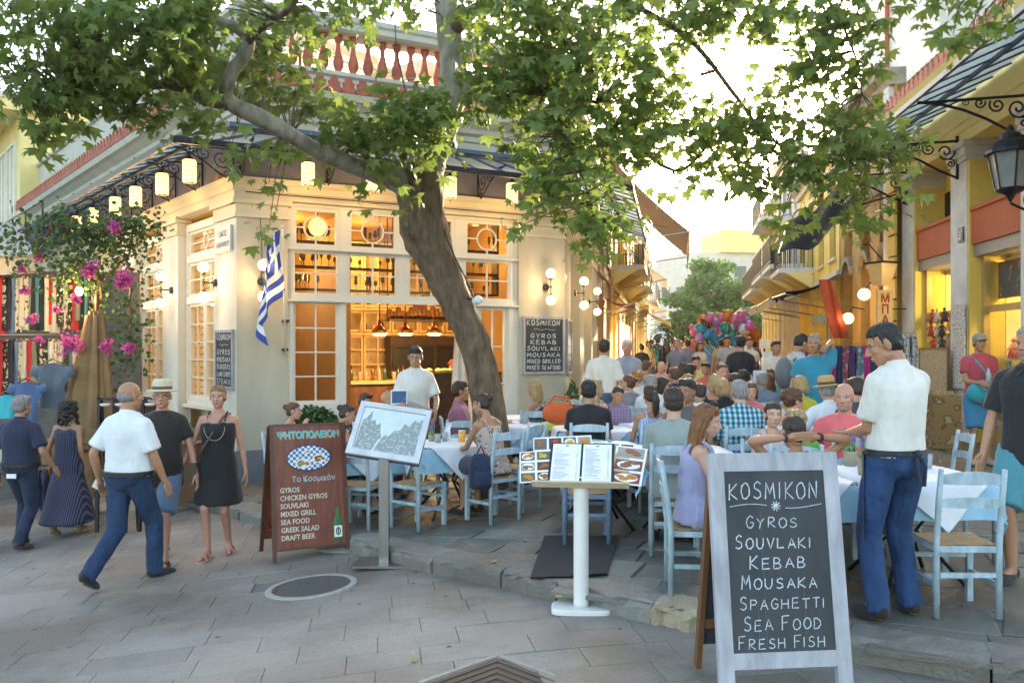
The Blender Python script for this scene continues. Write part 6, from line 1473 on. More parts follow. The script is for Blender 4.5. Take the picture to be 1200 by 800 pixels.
def hair_template(style, vox):
    m = M(); E = m.ell; n = 14; rr = random.Random(hash(style) % 97 if False else len(style)*7)
    cap = lambda f=0.: (E((0,-.006,.068), (.078,.089,.060), n, 12), E((0,-.024,.040), (.0835,.094,.0905), n, 12), E((0,-.045,-.005), (.079,.066,.07), n, 10))
    if style == 'short': cap(); m.rc((-.045,.055,.098), (.045,.052,.100), .022, .020, 8)
    elif style == 'crop': E((0,-.010,.068), (.076,.086,.056), n, 12); E((0,-.022,.036), (.0805,.0925,.0885), n, 12); E((0,-.045,-.01), (.076,.062,.066), n, 10)
    elif style == 'fringe': E((0,-.042,-.002), (.082,.068,.052), n, 10)
    elif style == 'bob':
        cap(); E((0,-.035,-.03), (.093,.075,.085), n, 10); [E((s*.076,.012,-.03), (.020,.042,.085), 10, 8) for s in (-1, 1)]; m.rc((-.05,.055,.098), (.04,.06,.094), .022, .018, 8)
    elif style in ('long', 'verylong'):
        L = .16 if style == 'long' else .27; cap(); m.rc((-.04,.05,.1), (.05,.05,.098), .02, .018, 8)
        for s in (-1, 1): m.tube([(s*.045,.035,.088),(s*.080,.0,.03),(s*.086,-.022,-.06),(s*.083,-.03,-.14-L*.4)], [.022,.020,.024,.016], 8)
        for k in range(10):
            x = -.078+.0173*k; q = .03*(x/.078)**2; m.tube([(x*.9,-.06+q,.03),(x*1.05,-.085+q,-.06),(x*1.12,-.085+q,-.14),(x*1.1,-.082+q,-.14-L*.6),(x*.95+rr.uniform(-.008,.008),-.078+q,-.14-L+rr.uniform(-.02,.02))], [.034,.034,.031,.026,.012], 8)
    elif style == 'bun': E((0,-.030,.012), (.0815,.072,.070), n, 12); E((0,-.008,.066), (.076,.088,.058), n, 12); E((0,-.022,.036), (.081,.093,.089), n, 12); E((0,-.045,-.01), (.076,.062,.066), n, 10); E((0,-.118,.055), (.042,.036,.040), 12, 8)
    elif style == 'pony':
        E((0,-.008,.066), (.076,.088,.058), n, 12); E((0,-.022,.036), (.081,.093,.089), n, 12); E((0,-.045,-.01), (.076,.062,.066), n, 10)
        m.tube([(0,-.10,.04),(0,-.15,.03),(.01,-.165,-.05),(.02,-.14,-.16),(.02,-.12,-.24)], [.022,.034,.045,.040,.012], 10)
    elif style == 'curly':
        cap()
        for _ in range(60):
            a, b = rr.uniform(0, 2*pi), rr.uniform(-.35, 1); r = .088; p = Vector((cos(a)*r*cos(b), -.03+sin(a)*r*cos(b)*1.05, .03+r*sin(b)))
            if p.y > .05 and p.z < .07: continue
            E(p, rr.uniform(.016, .026), 8, 6)
    elif style == 'curlylong':
        cap()
        for _ in range(110):
            t = rr.random(); z = .11-.30*t; w_ = .085+.03*t; a = rr.uniform(pi*.95, 2.05*pi); p = Vector((cos(a)*w_, -.03+sin(a)*w_*.8, z))
            E(p, rr.uniform(.018, .032), 8, 6)
        m.rc((-.045,.05,.098), (.045,.05,.098), .022, .02, 8)
    co, no, fs = remesh(m, vox, 1)
    # strand relief
    for i in range(len(co)):
        x, y, z = co[i]; a = math.atan2(y+.02, x); d = noise.noise(Vector((a*9, 1.7*z*12, z*6)))*.006+noise.noise(Vector((a*22, z*9, 3)))*.005; co[i] += no[i]*d
    return to_M(co, fs)
HR = {}
def get_hair(style, near):
    k = (style, near)
    if k not in HR: HR[k] = hair_template(style, .006 if near else .013)
    return HR[k]
def hand_template(vox, curl, thumb=.5):
    """wrist at origin, fingers along +x, back of the hand +z, thumb towards +y"""
    m = M(); m.ell((.045,0,0), (.050,.038,.014), 12, 8); m.rc((0,0,0), (.03,.0,0), .024, .022, 10)
    m.rc((.03,.022,0),(.085,.026,.0),.013,.0105,8); m.rc((.03,-.022,0),(.08,-.028,0),.012,.0095,8); m.rc((.03,0,0),(.09,0,0),.014,.0105,8)
    for y, L, r in ((.028,.070,.0085),(.0095,.078,.0088),(-.009,.072,.0085),(-.026,.057,.0075)):
        p = Vector((.088 if abs(y) < .02 else .082, y, 0)); a = .12*curl; d_ = y*.9
        for f, q in ((.46, 1), (.30, 1.1), (.24, .8)):
            e = p+Vector((cos(a), d_*.0+ y*.6, -sin(a)))*(L*f); m.rc(p, e, r, r*.9, 8); p = e; r *= .92; a += curl*.62*q
    p = Vector((.018,.026,-.004)); e = p+Vector((.030,.028,-.008)); m.rc(p, e, .013, .010, 8); f = e+Vector((.026,.010+.006*(1-thumb),-.006-.014*curl*thumb)); m.rc(e, f, .0098, .0088, 8); g = f+Vector((.019,.001,-.004-.010*curl)); m.rc(f, g, .0088, .007, 8)
    co, no, fs = remesh(m, vox, 1); return to_M(co, fs)
HD = {}
def get_hand(curl, near):
    k = (round(curl, 1), near)
    if k not in HD: HD[k] = hand_template(.0040 if near else .0065, curl)
    return HD[k]
def ik(S_, W_, l1, l2, pole):
    d = W_-S_; L = min(d.length, (l1+l2)*.995); d = d.normalized(); W2 = S_+d*L
    a = (l1*l1-l2*l2+L*L)/(2*L); h = sqrt(max(0, l1*l1-a*a)); p = Vector(pole); p = (p-d*p.dot(d))
    p = p.normalized() if p.length > 1e-5 else Vector((0,0,-1)); return S_+d*a+p*h, W2
def wrinkle(co, no, amp, sc=9., seed=0., stretch=(1,1,.55)):
    r = np.random.RandomState(int(seed*10)+3); p = co*np.array(stretch)*sc; d = np.zeros(len(co))
    for f, w_ in ((.8, .5), (1.6, .42), (2.9, .26), (4.6, .15)):
        for _ in range(4):
            k = r.normal(size=3); k *= f/np.linalg.norm(k); q = np.sin(p @ k*1.9+r.uniform(0, 6.3)+1.2*np.sin(p @ k[[1, 2, 0]]*1.1)); d += w_*.5*(q if f < 2 else -np.abs(q)*1.3+.6)
    return co+no*(amp*(.42*d+.30)+.002)[:, None]
def loftM(m, rings, n=20):
    """rings: (center, rx, ry, R) closed loft with flat ends"""
    vs = []
    for c, rx, ry, R in rings:
        for j in range(n):
            a = 2*pi*j/n; cx_, sy_ = cos(a), sin(a)
            p = Vector((rx*math.copysign(abs(cx_)**.85, cx_), ry*math.copysign(abs(sy_)**.85, sy_), 0)); vs.append(Vector(c)+(R @ p if R is not None else p))
    k = len(rings); fs = [(i*n+j, i*n+(j+1) % n, (i+1)*n+(j+1) % n, (i+1)*n+j) for i in range(k-1) for j in range(n)]
    fs += [tuple(range(n-1, -1, -1)), tuple(range((k-1)*n, k*n))]; return m.add(vs, fs)
PN = [0]
def person(label, loc, az, pose='stand', fem=False, H=None, skin='tan', hair=('short','dkbrown'), top=('tee',(.5,.5,.5)), bot=('trousers',(.05,.08,.16)), lean=0., twist=0., yaw=0., pitch=0., roll=0.,
           hands=None, feet=None, bulk=1., belly=0., near=False, shoes=(.02,.02,.02), shoe='shoe', seat=.45, group=None, curl=.7, palms=None, elbow=None, bodyvox=None, extras=None):
    PN[0] += 1; bulk = 1+(bulk-1)*.6-.05; H = H or (1.64 if fem else 1.76); k = H/1.75; rs = random.Random(PN[0])
    root = thing('person', label, 'person', loc, -radians(az), group)
    sw = (.155 if fem else .178)*bulk; hw = (.095 if fem else .09); lk = (.88 if fem else 1.)*bulk**.5
    hipz = .92*k
    bob = 0
    if pose == 'sit': hipz = seat+.085
    elif pose == 'walk': hipz -= .025*k
    hip = Vector((0, 0 if pose != 'sit' else -.02, hipz))
    R = Matrix.Rotation(-radians(twist), 3, 'Z') @ Matrix.Rotation(-radians(lean), 3, 'X')
    kt = k*(.965 if pose == 'sit' else 1.)
    tp = lambda x, y, z: hip+R @ (Vector((x*k, y*k, z*kt)))
    neck = tp(0, 0, .555); Sh = {s: tp(s*sw, -.01, .462) for s in (-1, 1)}
    RH = R @ Matrix.Rotation(radians(lean)*.7, 3, 'X') @ Matrix.Rotation(-radians(yaw), 3, 'Z') @ Matrix.Rotation(radians(pitch), 3, 'X') @ Matrix.Rotation(radians(roll), 3, 'Y')
    nk = tp(0, -.004, .575); hd = nk+RH @ Vector((0, .026*k, .118*k))
    # legs
    J = {}
    for s in (-1, 1):
        h = hip+Vector((s*hw*k, 0, -.0))
        if pose == 'sit':
            kn = hip+Vector((s*(.12+.04*rs.random())*k, .44*k, -.02)); an = Vector((kn.x, kn.y-.02+rs.uniform(-.08,.05), .09*k))
            if fem: kn.x *= .75; an.x *= .75
        elif pose == 'walk':
            f = (feet or {-1: (.30, .0), 1: (-.34, .06)})[s]; an = Vector((s*.07, f[0], .085*k+f[1])); kn, an = ik(h, an, .44*k, .425*k, (0, 1, .1))
        else:
            f = (feet or {-1: (0, 0), 1: (0, 0)})[s]; an = Vector((s*(.10)*k+(f[2] if len(f) > 2 else 0), f[0], .085*k+f[1])); kn, an = ik(h, an, .44*k, .425*k, (0, 1, .05))
        lift = feet[s][1] if feet and len(feet[s]) > 1 else (.06 if (pose == 'walk' and s == 1 and not feet) else 0)
        J[s] = (h, kn, an, lift)
    # arms
    A_ = {}
    hands = hands or {}
    for s in (-1, 1):
        if s in hands and hands[s] is not None: W_ = tp(*hands[s])
        elif pose == 'sit': W_ = tp(s*.16, .34, .10)
        else: W_ = tp(s*(.25+.015*rs.random()), (.02 if pose == 'stand' else (.16 if s == 1 else -.14)), -.07)
        pl = R @ Vector((elbow or {}).get(s, (s*.35, -.8, -.5)))
        e, W_ = ik(Sh[s], W_, .285*k, .255*k, pl); A_[s] = (e, W_)
    # ---- body ----
    dist = Vector(loc).length; slv = top[0] in ('tee', 'shirt', 'longshirt'); tuck = top[0] in ('shirt', 'tee') and len(top) > 2 and top[2] is not None and top[2] >= -.03
    vox = bodyvox or max(.0125, min(.026, dist*.0017))
    b = M(); g = 10
    b.ell(tp(0,0,.02), (.155*k*bulk,.108*k*bulk,.13*k), 14, 10, R); b.ell(tp(0,.0,.18), ((.125 if fem else .14)*k*bulk,.095*k*bulk,.13*k), 14, 10, R)
    b.ell(tp(0,.0,.35), ((.135 if fem else .155)*k*bulk,.105*k*bulk,.15*k), 14, 10, R); b.rc(tp(-sw+.03,-.01,.445), tp(sw-.03,-.01,.445), (.046 if slv else .058)*k, (.046 if slv else .058)*k, g)
    b.rc(tp(-sw*.55,-.02,.475), tp(0,-.012,.545), .045*k, .045*k, g); b.rc(tp(sw*.55,-.02,.475), tp(0,-.012,.545), .045*k, .045*k, g)
    if fem: [b.ell(tp(s*.07,.085,.35), .052*k, 12, 8) for s in (-1, 1)]
    nr = (.046 if fem else .056)*k; b.rc(tp(0,-.012,.50), hd+RH @ Vector((0,-.03,-.10)), nr*1.15, nr, g)
    for s in (-1, 1):
        h, kn, an, lf = J[s]; tz = .84 if bot[0] == 'trousers' else 1; b.rc(h, kn, .083*k*lk*tz, .054*k*lk*tz, g); m1 = kn.lerp(an, .3)+Vector((0,-.018*k*(tz == 1),0)); b.rc(kn, m1, .050*k*lk*tz, .054*k*lk*tz, g); b.rc(m1, an, .053*k*lk*tz, .034*k*lk, g)
        fd = Vector((s*.25, 1, 0)).normalized(); hp = an-Vector((0,0,.04)); pt = -1.1*lf/.15 if lf else 0
        Rf = Matrix.Rotation(max(-.9, pt), 3, 'X'); to = an+Rf @ (fd*.15*k+Vector((0,0,-.055*k))); he = an+Rf @ Vector((0,-.035*k,-.045*k))
        b.rc(an, he, .032*k, .032*k, g); b.rc(he, to, .032*k, .024*k, g); b.rc(an, an.lerp(to, .6), .034*k, .027*k, g)
        e, W_ = A_[s]; ss_ = .78 if slv else 1; b.ell(Sh[s], .052*k*lk*ss_, g, 8); b.rc(Sh[s], e, .047*k*lk*ss_, .037*k*lk, g); m1 = e.lerp(W_, .3); b.rc(e, m1, .037*k*lk, .039*k*lk, g); b.rc(m1, W_, .038*k*lk, .0245*k*lk, g)
        J[s] = (h, kn, an, lf, to, he, Rf)
    co, no, fs = remesh(b, vox, 2); body = to_M(co, fs)
    hs_ = k*(.96 if fem else 1.0)
    TH = Matrix.Translation(hd) @ RH.to_4x4() @ Matrix.Scale(hs_*1.0, 4)
    body.join(get_head(fem, near), TH)
    for s in (-1, 1):
        e, W_ = A_[s]; x = (W_-e).normalized(); pn = Vector((palms or {}).get(s, (s*1., 0, .2) if pose != 'sit' else (0, .2, 1))); pn = R @ pn; z = (pn-x*pn.dot(x)).normalized(); y = z.cross(x)
        # thumb side: inward/up. mirror if needed
        want = Vector((0, 1, 0)) if pose != 'sit' else Vector((-s, 0, 0)); want = R @ want; sg = 1 if y.dot(want) >= 0 else -1
        Rm = Matrix((x, y*sg, z)).transposed(); T = Matrix.Translation(W_-x*.005) @ Rm.to_4x4() @ Matrix.Scale((.9 if fem else 1.)*k*1.02, 4)
        hm = get_hand(curl if not isinstance(curl, dict) else curl[s], near); o = len(body.v); body.join(hm, T)
        if sg < 0: body.f[-len(hm.f):] = [tuple(reversed(f)) for f in body.f[-len(hm.f):]]
    sm = skin_mat(skin); body.build('body', [sm, mEyeW, mEyeD, mLip, hair_mat(hair[1] if hair[1] not in ('white','ltblonde') else 'grey')], root, smooth=True)
    # ---- hair ----
    if hair[0] != 'none':
        hm = M().join(get_hair(hair[0], near), TH @ Matrix.Scale(1.0, 4)); hm.build('hair', hair_mat(hair[1]), root, smooth=True)
    cv = max(.0115, min(.024, dist*.0016)); amp = .013; off = .014
    def cm(spec): return spec if not isinstance(spec, (tuple, list)) else cloth_mat(spec)
    kind, colr = top[0], top[1]; hem = top[2] if len(top) > 2 else None
    fb_ = .0 if fem else .0
    def torso_rings(z0, z1, ex=0., flare=0.):
        pr = [(-.16,.178,.135),(-.05,.175,.132),(.05,.165,.126),(.15,.15 if not fem else .135,.118),(.25,.155 if not fem else .14,.122),(.35,.170 if not fem else .155,.132),(.42,.180 if not fem else .155,.122),(.462,.172 if not fem else .148,.102),(.495,.142 if not fem else .122,.084),(.525,.098,.072),(.55,.072,.066)]
        zs = [z0]+[p[0] for p in pr if z0+.015 < p[0] < z1-.01]+[z1]; out = []
        for z in zs:
            rx = np.interp(z, [p[0] for p in pr], [p[1] for p in pr]); ry = np.interp(z, [p[0] for p in pr], [p[2] for p in pr]); bl = belly*math.exp(-((z-.13)/.16)**2)
            fl2 = flare*max(0, (.1-z))
            out.append((tp(0, bl*.6+(.012 if fem and .3 < z < .4 else 0), z), (rx*bulk+ex+bl*.5+fl2)*k, (ry*bulk**.6+ex+bl*.6+fl2)*k, R))
        return out
    if kind:
        c = M()
        if kind in ('tee', 'shirt', 'longshirt'):
            z0 = hem if hem is not None else -.10
            if tuck: z0 = .03
            loftM(c, torso_rings(z0, .552, .006 if not tuck else .012), 22)
            for s in (-1, 1):
                e, W_ = A_[s]; t = .62 if kind == 'tee' else .8; r0 = .063*k*bulk**.5
                c.ell(tp(s*(sw-.014), -.01, .452), r0, 12, 8); c.rc(tp(s*.07,-.012,.505), tp(s*(sw-.02), -.01, .458), .05*k, r0*.96, 12)
                if kind == 'longshirt': c.rc(Sh[s], e, r0, .052*k*lk, 10); c.tube([e, e.lerp(W_, .9)], [.052*k*lk, .036*k*lk], 12)
                else: c.tube([tp(s*(sw-.014), -.01, .452), Sh[s].lerp(e, t)], [r0, .062*k*lk*(1.1 if kind == 'shirt' else 1)], 14)
            if dist < 14:
                cl = M(); Rc = R @ Matrix.Rotation(-.22, 3, 'X') @ Matrix.Diagonal((k, k, k)); h_ = .034 if kind != 'tee' else .006
                cl.lathe([(.079,-.012),(.076,.0),(.066,h_),(.060,h_+.002),(.060,-.004)], 20, tp(0,-.004,.540), Rc)
                if kind != 'tee': [cl.add([tp(s*.012,.085,.530), tp(s*.062,.052,.560), tp(s*.085,.055,.512), tp(s*.045,.118,.480)], [(0,1,2,3)]) for s in (-1, 1)]
                cl.build('collar', cm(colr), root)
            nm = 'shirt' if kind != 'tee' else 'tee_shirt'
        elif kind in ('tank', 'strap', 'tube'):
            z0 = hem if hem is not None else -.10; zt = .47 if kind == 'tank' else .42
            loftM(c, torso_rings(z0, zt, .004), 22)
            if kind != 'tube':
                for s in (-1, 1): c.tube([tp(s*.085,.105,zt-.04), tp(s*.09,.07,.50), tp(s*.088,-.0,.545), tp(s*.085,-.08,.50), tp(s*.08,-.115,zt-.05)], .016 if kind == 'tank' else .011, 6)
            nm = 'top'
        elif kind == 'dress':
            zt = .43; hz = hem if hem is not None else -.42; ex = .006
            if pose == 'sit':
                loftM(c, torso_rings(-.08, zt, ex), 22)
                for s in (-1, 1): c.tube([J[s][0], J[s][1]+Vector((0,.02,0))], [.125*k, .10*k], 14)
                c.tube([hip+Vector((0,.05,-.0)), hip+Vector((0,.42*k,-.01))], [.12, .11], 14); c.tube([hip+Vector((0,.42*k,.03)), hip+Vector((0,.46*k,-.25))], [.13,.16], 14, ell=.5)
            else:
                rings = [(tp(0,.0,hz), (.17+.17*min(.8, -hz-.0))*k*1.0+ex, (.13+.30*min(.8, -hz))*k+ex, None)]+torso_rings(-.1, zt, ex+.004); loftM(c, rings, 26)
            for s in (-1, 1): c.tube([tp(s*.075,.11,zt-.03), tp(s*.085,.07,.50), tp(s*.083,-.0,.545), tp(s*.08,-.08,.50), tp(s*.075,-.11,zt-.04)], .0105 if len(top) < 4 else top[3], 6)
            nm = 'dress'
        if fem: [c.ell(tp(s*.07,.085,.34), .062*k, 12, 8) for s in (-1, 1)]
        co, no, fs = remesh(c, cv, 2); co = wrinkle(co, no, amp, 15 if dist < 9 else 9, PN[0]); to_M(co, fs).build(nm, cm(colr), root, smooth=True)
    bk, bc = bot[0], bot[1]
    if bk in ('trousers', 'shorts'):
        c = M(); c.ell(hip+Vector((0,-.005,.01)), (.172*k*bulk,.128*k*bulk,.12*k), 16, 10); loftM(c, [(hip+Vector((0,0,-.04)), .16*k*bulk, .125*k*bulk, None), (tp(0,.0,.06 if tuck else .0), (.186+belly*.4 if tuck else .160)*k*bulk, (.140+belly*.5 if tuck else .118)*k*bulk, R)], 18)
        for s in (-1, 1):
            h, kn, an = J[s][:3]; q = .018
            if bk == 'trousers':
                c.rc(h, kn, .096*k*lk, .073*k*lk, 12); e2 = an+(kn-an).normalized()*(-.035*k); c.rc(kn, kn.lerp(an, .4), .071*k*lk, .067*k*lk, 12); c.tube([kn, kn.lerp(an, .5), e2], [.070*k*lk, .064*k*lk, .062*k*lk], 14)
            else: c.tube([h, h.lerp(kn, .5), h.lerp(kn, 1.0 if len(bot) < 3 else bot[2])], [.104*k*lk, .104*k*lk, .098*k*lk], 14)
        co, no, fs = remesh(c, cv, 2); co = wrinkle(co, no, amp*.9, 15 if dist < 9 else 9, PN[0]+.5, (1,1,.9)); to_M(co, fs).build(bk, denim(bc) if isinstance(bc, tuple) and bk == 'trousers' and bc[2] > bc[0]*2 else cm(bc), root, smooth=True)
        if near and top[0] == 'shirt' and tuck:
            m = M(); m.lathe([(.001,0),(1,.0),(1.0,.035),(.001,.035)], 24, tp(0,0,.035), R @ Matrix.Diagonal(((.197+belly*.4)*k*bulk, (.151+belly*.5)*k*bulk, k)), cap=False); m.build('belt', mBlack, root, smooth=False)
    elif bk == 'skirt':
        c = M(); 
        if pose == 'sit':
            for s in (-1, 1): c.tube([J[s][0], J[s][1]], [.115*k, .10*k], 14)
            c.ell(hip, (.17*k,.13*k,.12*k), 14, 8)
        else: loftM(c, [(hip+Vector((0,0,-.38*k)), .24*k, .19*k, None), (tp(0,0,.05), .155*k, .12*k, R)], 22)
        co, no, fs = remesh(c, cv, 2); co = wrinkle(co, no, amp, 8, PN[0]); to_M(co, fs).build('skirt', cm(bc), root, smooth=True)
    # shoes
    for s in (-1, 1):
        h, kn, an, lf, to, he, Rf = J[s]; m = M(); d = (to-he).normalized(); up = Rf @ Vector((0,0,1)); sd = d.cross(up).normalized(); up = sd.cross(d); Rs = Matrix((sd, d, up)).transposed(); c0 = he.lerp(to, .55)
        if shoe == 'shoe':
            m.ell(c0+up*.002, (.047*k, .140*k, .042*k), 14, 10, Rs); m.ell(he+up*.02, (.040*k,.045*k,.045*k), 12, 8, Rs)
            for i in range(len(m.v)):
                p = Vector(m.v[i])-c0; q = p.dot(up)
                if q < -.028*k: m.v[i] = tuple(Vector(m.v[i])+up*(-.028*k-q))
        else:
            m.box(he.lerp(to, .52)-up*.032, (.085*k,.26*k,.016), Rs)
            for q in (.3, .72) if shoe == 'sandal' else (.68,): m.tube([he.lerp(to, q)+sd*.042*k*cos(a)+up*(.036*k*sin(a)-.022*k*(1-sin(a))) for a in [pi*i/8 for i in range(9)]], .011, 6)
        m.build('shoe' if shoe == 'shoe' else 'sandal', cloth_mat(shoes), root, smooth=(shoe == 'shoe'))
    if extras: extras(root, dict(tp=tp, A=A_, J=J, TH=TH, R=R, hd=hd, k=k, Sh=Sh, hip=hip))
    root['_k'] = 1; del root['_k']
    return root
def brim_hat(TH, root, col, band=(.05,.04,.03), r=.155, lift=.0):
    m = M(); m.lathe([(.09,.055),(r,.045),(r+.004,.05),(.092,.066)], 24, (0,-.012,lift)); m.lathe([(.093,.055),(.090,.12),(.080,.155),(.05,.165),(.0005,.150)], 24, (0,-.012,lift)); m.xf(TH); m.build('hat', col, root, smooth=True)
    m = M(); m.lathe([(.0945,.060),(.0925,.092)], 24, (0,-.012,lift), cap=False); m.xf(TH); m.build('hat_band', cloth_mat(band), root, smooth=True)
def cap_hat(TH, root, col):
    m = M(); m.ell((0,-.012,.05), (.087,.102,.082), 18, 12); m.xf(TH); m.build('cap', cloth_mat(col), root, smooth=True)
    m = M(); m.grid(lambda u, v: ((u-.5)*.145*(1-.25*v*v), .07+.085*v*(1-.8*(u-.5)**2), .068-.022*v-.05*(u-.5)**2), 10, 5); m.grid(lambda u, v: ((u-.5)*.145*(1-.25*v*v), .07+.085*v*(1-.8*(u-.5)**2), .062-.022*v-.05*(u-.5)**2), 10, 5); m.xf(TH); m.build('cap_peak', cloth_mat(col), root, smooth=True)
def glasses(TH, root, dark=True, up=0.):
    m = M()
    for s in (-1, 1):
        if dark: m.ell((s*.032,.092,.002), (.022,.006,.016), 12, 6)
        else: m.tube([(s*.032+.021*cos(2*pi*i/14), .094, .0+.015*sin(2*pi*i/14)) for i in range(15)], .0014, 4)
        m.tube([(s*.052,.088,.004),(s*.083,.0,.004)], .0022, 4)
    m.tube([(-.012,.096,.004),(.012,.096,.004)], .002, 4); T = TH @ Matrix.Translation((0,-.02,.10)) @ Matrix.Rotation(-.5, 4, 'X') @ Matrix.Translation((0,.0,0)) if up else TH
    if up: T = TH @ Matrix.Translation((0,-.035,.098)) @ Matrix.Rotation(.55, 4, 'X')
    m.xf(T); m.build('sunglasses' if dark else 'glasses', mBlack, root)
# ---------------- who is where ----------------
def gp(px, Y, fn=None): x = (px-600)/F*Y; return Vector((x, Y, (fn or gz)(x, Y)))
# walking on the left street
def xt_paper(root, q):
    e, W_ = q['A'][-1]; m = M(); d = (W_-e).normalized(); m.box(W_+d*.10+Vector((.0,-.03,.03)), (.11,.012,.15), Matrix.Rotation(.5, 3, 'Y')); o = m.build('folded_map', mPaper, None, root.matrix_basis); tag(o, 'folded white paper held by the man in the white shirt', 'paper')
p = pick(150, 684)
def W4(root): return Matrix.Translation(root.location) @ root.rotation_euler.to_matrix().to_4x4()
def xt_paper(root, q):
    e, W_ = q['A'][-1]; m = M(); d = (W_-e).normalized(); m.box(W_+d*.085+Vector((-.02,-.0,.045)), (.10,.012,.13), Matrix.Rotation(.6, 3, 'Y') @ Matrix.Rotation(.5, 3, 'Z')); tag(m.build('folded_paper', mPaper, None, W4(root)), 'folded white paper held by the balding man in white', 'paper')
person('balding man in white short sleeved shirt and blue jeans walking away holding paper', p, 22, 'walk', H=1.84, near=True, skin='tan', hair=('fringe','grey'), top=('shirt',(.70,.72,.74),-.02), bot=('trousers',(.016,.040,.095)), bulk=1.22, belly=.04, yaw=15,
       hands={-1: (-.30,-.02,-.03), 1: (.26,.16,-.06)}, feet={1: (.24,0.), -1: (-.36,.07)}, extras=xt_paper)
person('man in straw hat, black tee shirt and denim shorts walking towards us', pick(190, 659), 172, 'walk', H=1.80, near=True, skin='pink', hair=('fringe','grey'), top=('tee',(.022,.018,.016),-.16), bot=('shorts',(.10,.17,.25)), bulk=1.12, belly=.05, yaw=-8,
       hands={-1: (-.33,.06,-.08), 1: (.27,.0,-.05)}, feet={-1: (.20,0.), 1: (-.30,.03)}, shoes=(.10,.045,.02), shoe='sandal', extras=lambda r, q: (brim_hat(q['TH'], r, mat('straw_cream', (.62,.55,.38), rough=.8, scale=60, bump=.5, bscale=200), (.10,.08,.05), .14, .0), glasses(q['TH'], r, False)))
def xt_bag(root, q):
    tp = q['tp']; m = M(); m.tube([tp(-.10,-.05,.52), tp(-.07,.09,.50), tp(.02,.15,.34), tp(.12,.15,.18), tp(.21,.05,.03)], .012, 6); m.tube([tp(-.10,-.05,.52), tp(0,-.13,.4), tp(.14,-.14,.2), tp(.21,.03,.03)], .012, 6); m.box(tp(.23,.06,-.05), (.10,.17,.20)); tag(m.build('shoulder_bag', mat('bag_brown', (.10,.07,.04)), None, W4(root)), 'small dark crossbody bag hanging at the hip of the woman in black', 'bag')
    m = M(); m.tube([tp(.10*cos(a), .115+.03*sin(a)*0+.035, .40+.13*sin(a)) for a in [pi+pi*i/12 for i in range(13)]], .003, 5); m.build('necklace', cloth_mat((.5,.4,.2)), root)
person('woman in short black strap dress and pink sandals walking towards the camera', pick(256, 651), 176, 'walk', True, H=1.74, near=True, skin='pink', hair=('bun','dkblonde'), top=('dress',(.012,.012,.013),-.36), bot=(None, 0), yaw=-5, bulk=1.1,
       hands={-1: (-.27,.0,-.07), 1: (.36,.08,-.04)}, feet={1: (.12,0.), -1: (-.12,.02)}, shoes=(.55,.25,.22), shoe='sandal', extras=xt_bag)
person('dark curly haired woman in navy pinstriped midi dress walking away', pick(80, 627), 8, 'walk', True, H=1.68, near=True, skin='tan', hair=('curlylong','black'), top=('dress', pattern_mat('navy_stripe', 'stripe', [(.022,.025,.06),(.10,.11,.18)], 17), -.72), bot=(None, 0), yaw=-28, bulk=1.05,
       hands={-1: (-.26,.02,-.05), 1: (.24,.02,-.03)}, feet={1: (.14,0.), -1: (-.16,.04)}, shoes=(.35,.26,.16))
def xt_phone(root, q):
    m = M(); m.box(q['tp'](-.0,-.155,-.06), (.11,.012,.05)); tag(m.build('paper_slip', mPaper, None, W4(root)), 'white slip sticking out of the back pocket of the man in navy', 'paper')
person('grey haired man in navy shirt and dark jeans walking away at the left edge', pick(24, 643), 4, 'walk', H=1.78, near=True, skin='tan', hair=('short','grey'), top=('shirt',(.014,.02,.05),-.02), bot=('trousers',(.018,.028,.06)), bulk=1.15, belly=.03, yaw=12,
       hands={-1: (-.28,.02,-.05), 1: (.33,.1,.0)}, feet={-1: (.12,0.), 1: (-.14,.02)}, shoes=(.08,.05,.03), extras=xt_phone)
# foreground waiter
def xt_apron(root, q):
    tp, k = q['tp'], q['k']; R = q['R']; m = M(); m.tube([tp(.178*cos(a), .137*sin(a), .045) for a in [2*pi*i/28 for i in range(29)]], [.016]*29, 6, cap=False); m.tube([tp(.02,-.148,.045), tp(.05,-.165,-.02), tp(.035,-.165,-.13)], [.014,.012,.014], 6); m.tube([tp(.0,-.148,.045), tp(-.01,-.165,-.03), tp(.0,-.16,-.10)], [.014,.010,.012], 6); m.ell(tp(.01,-.152,.05), .028, 8, 6); m.build('apron_strings', cloth_mat((.02,.025,.045)), root, smooth=True)
    m = M(); m.grid(lambda u, v: tuple(tp(-.19+.36*u, .155+.02*sin(u*8)-.10*(2*u-1)**2, .04-.50*v)), 10, 8); m.build('apron', cloth_mat((.02,.022,.035)), root, smooth=True)
person('dark haired waiter in cream shirt and blue jeans with his back to us', gp(1050, 5.15, plat_z), -12, 'stand', H=1.815, near=True, skin='tan', hair=('crop','black'), top=('shirt',(.66,.64,.58),.03), bot=('trousers',(.018,.055,.145)), bulk=1.04, yaw=-52, pitch=-22, twist=-10,
       hands={-1: (-.06,.29,.14), 1: (.08,.30,.15)}, feet={-1: (-.02,0,-.03), 1: (.05,0,.03)}, shoes=(.02,.018,.018), extras=xt_apron, palms={-1: (0,-.6,-1), 1: (0,.3,1)}, curl=.9)
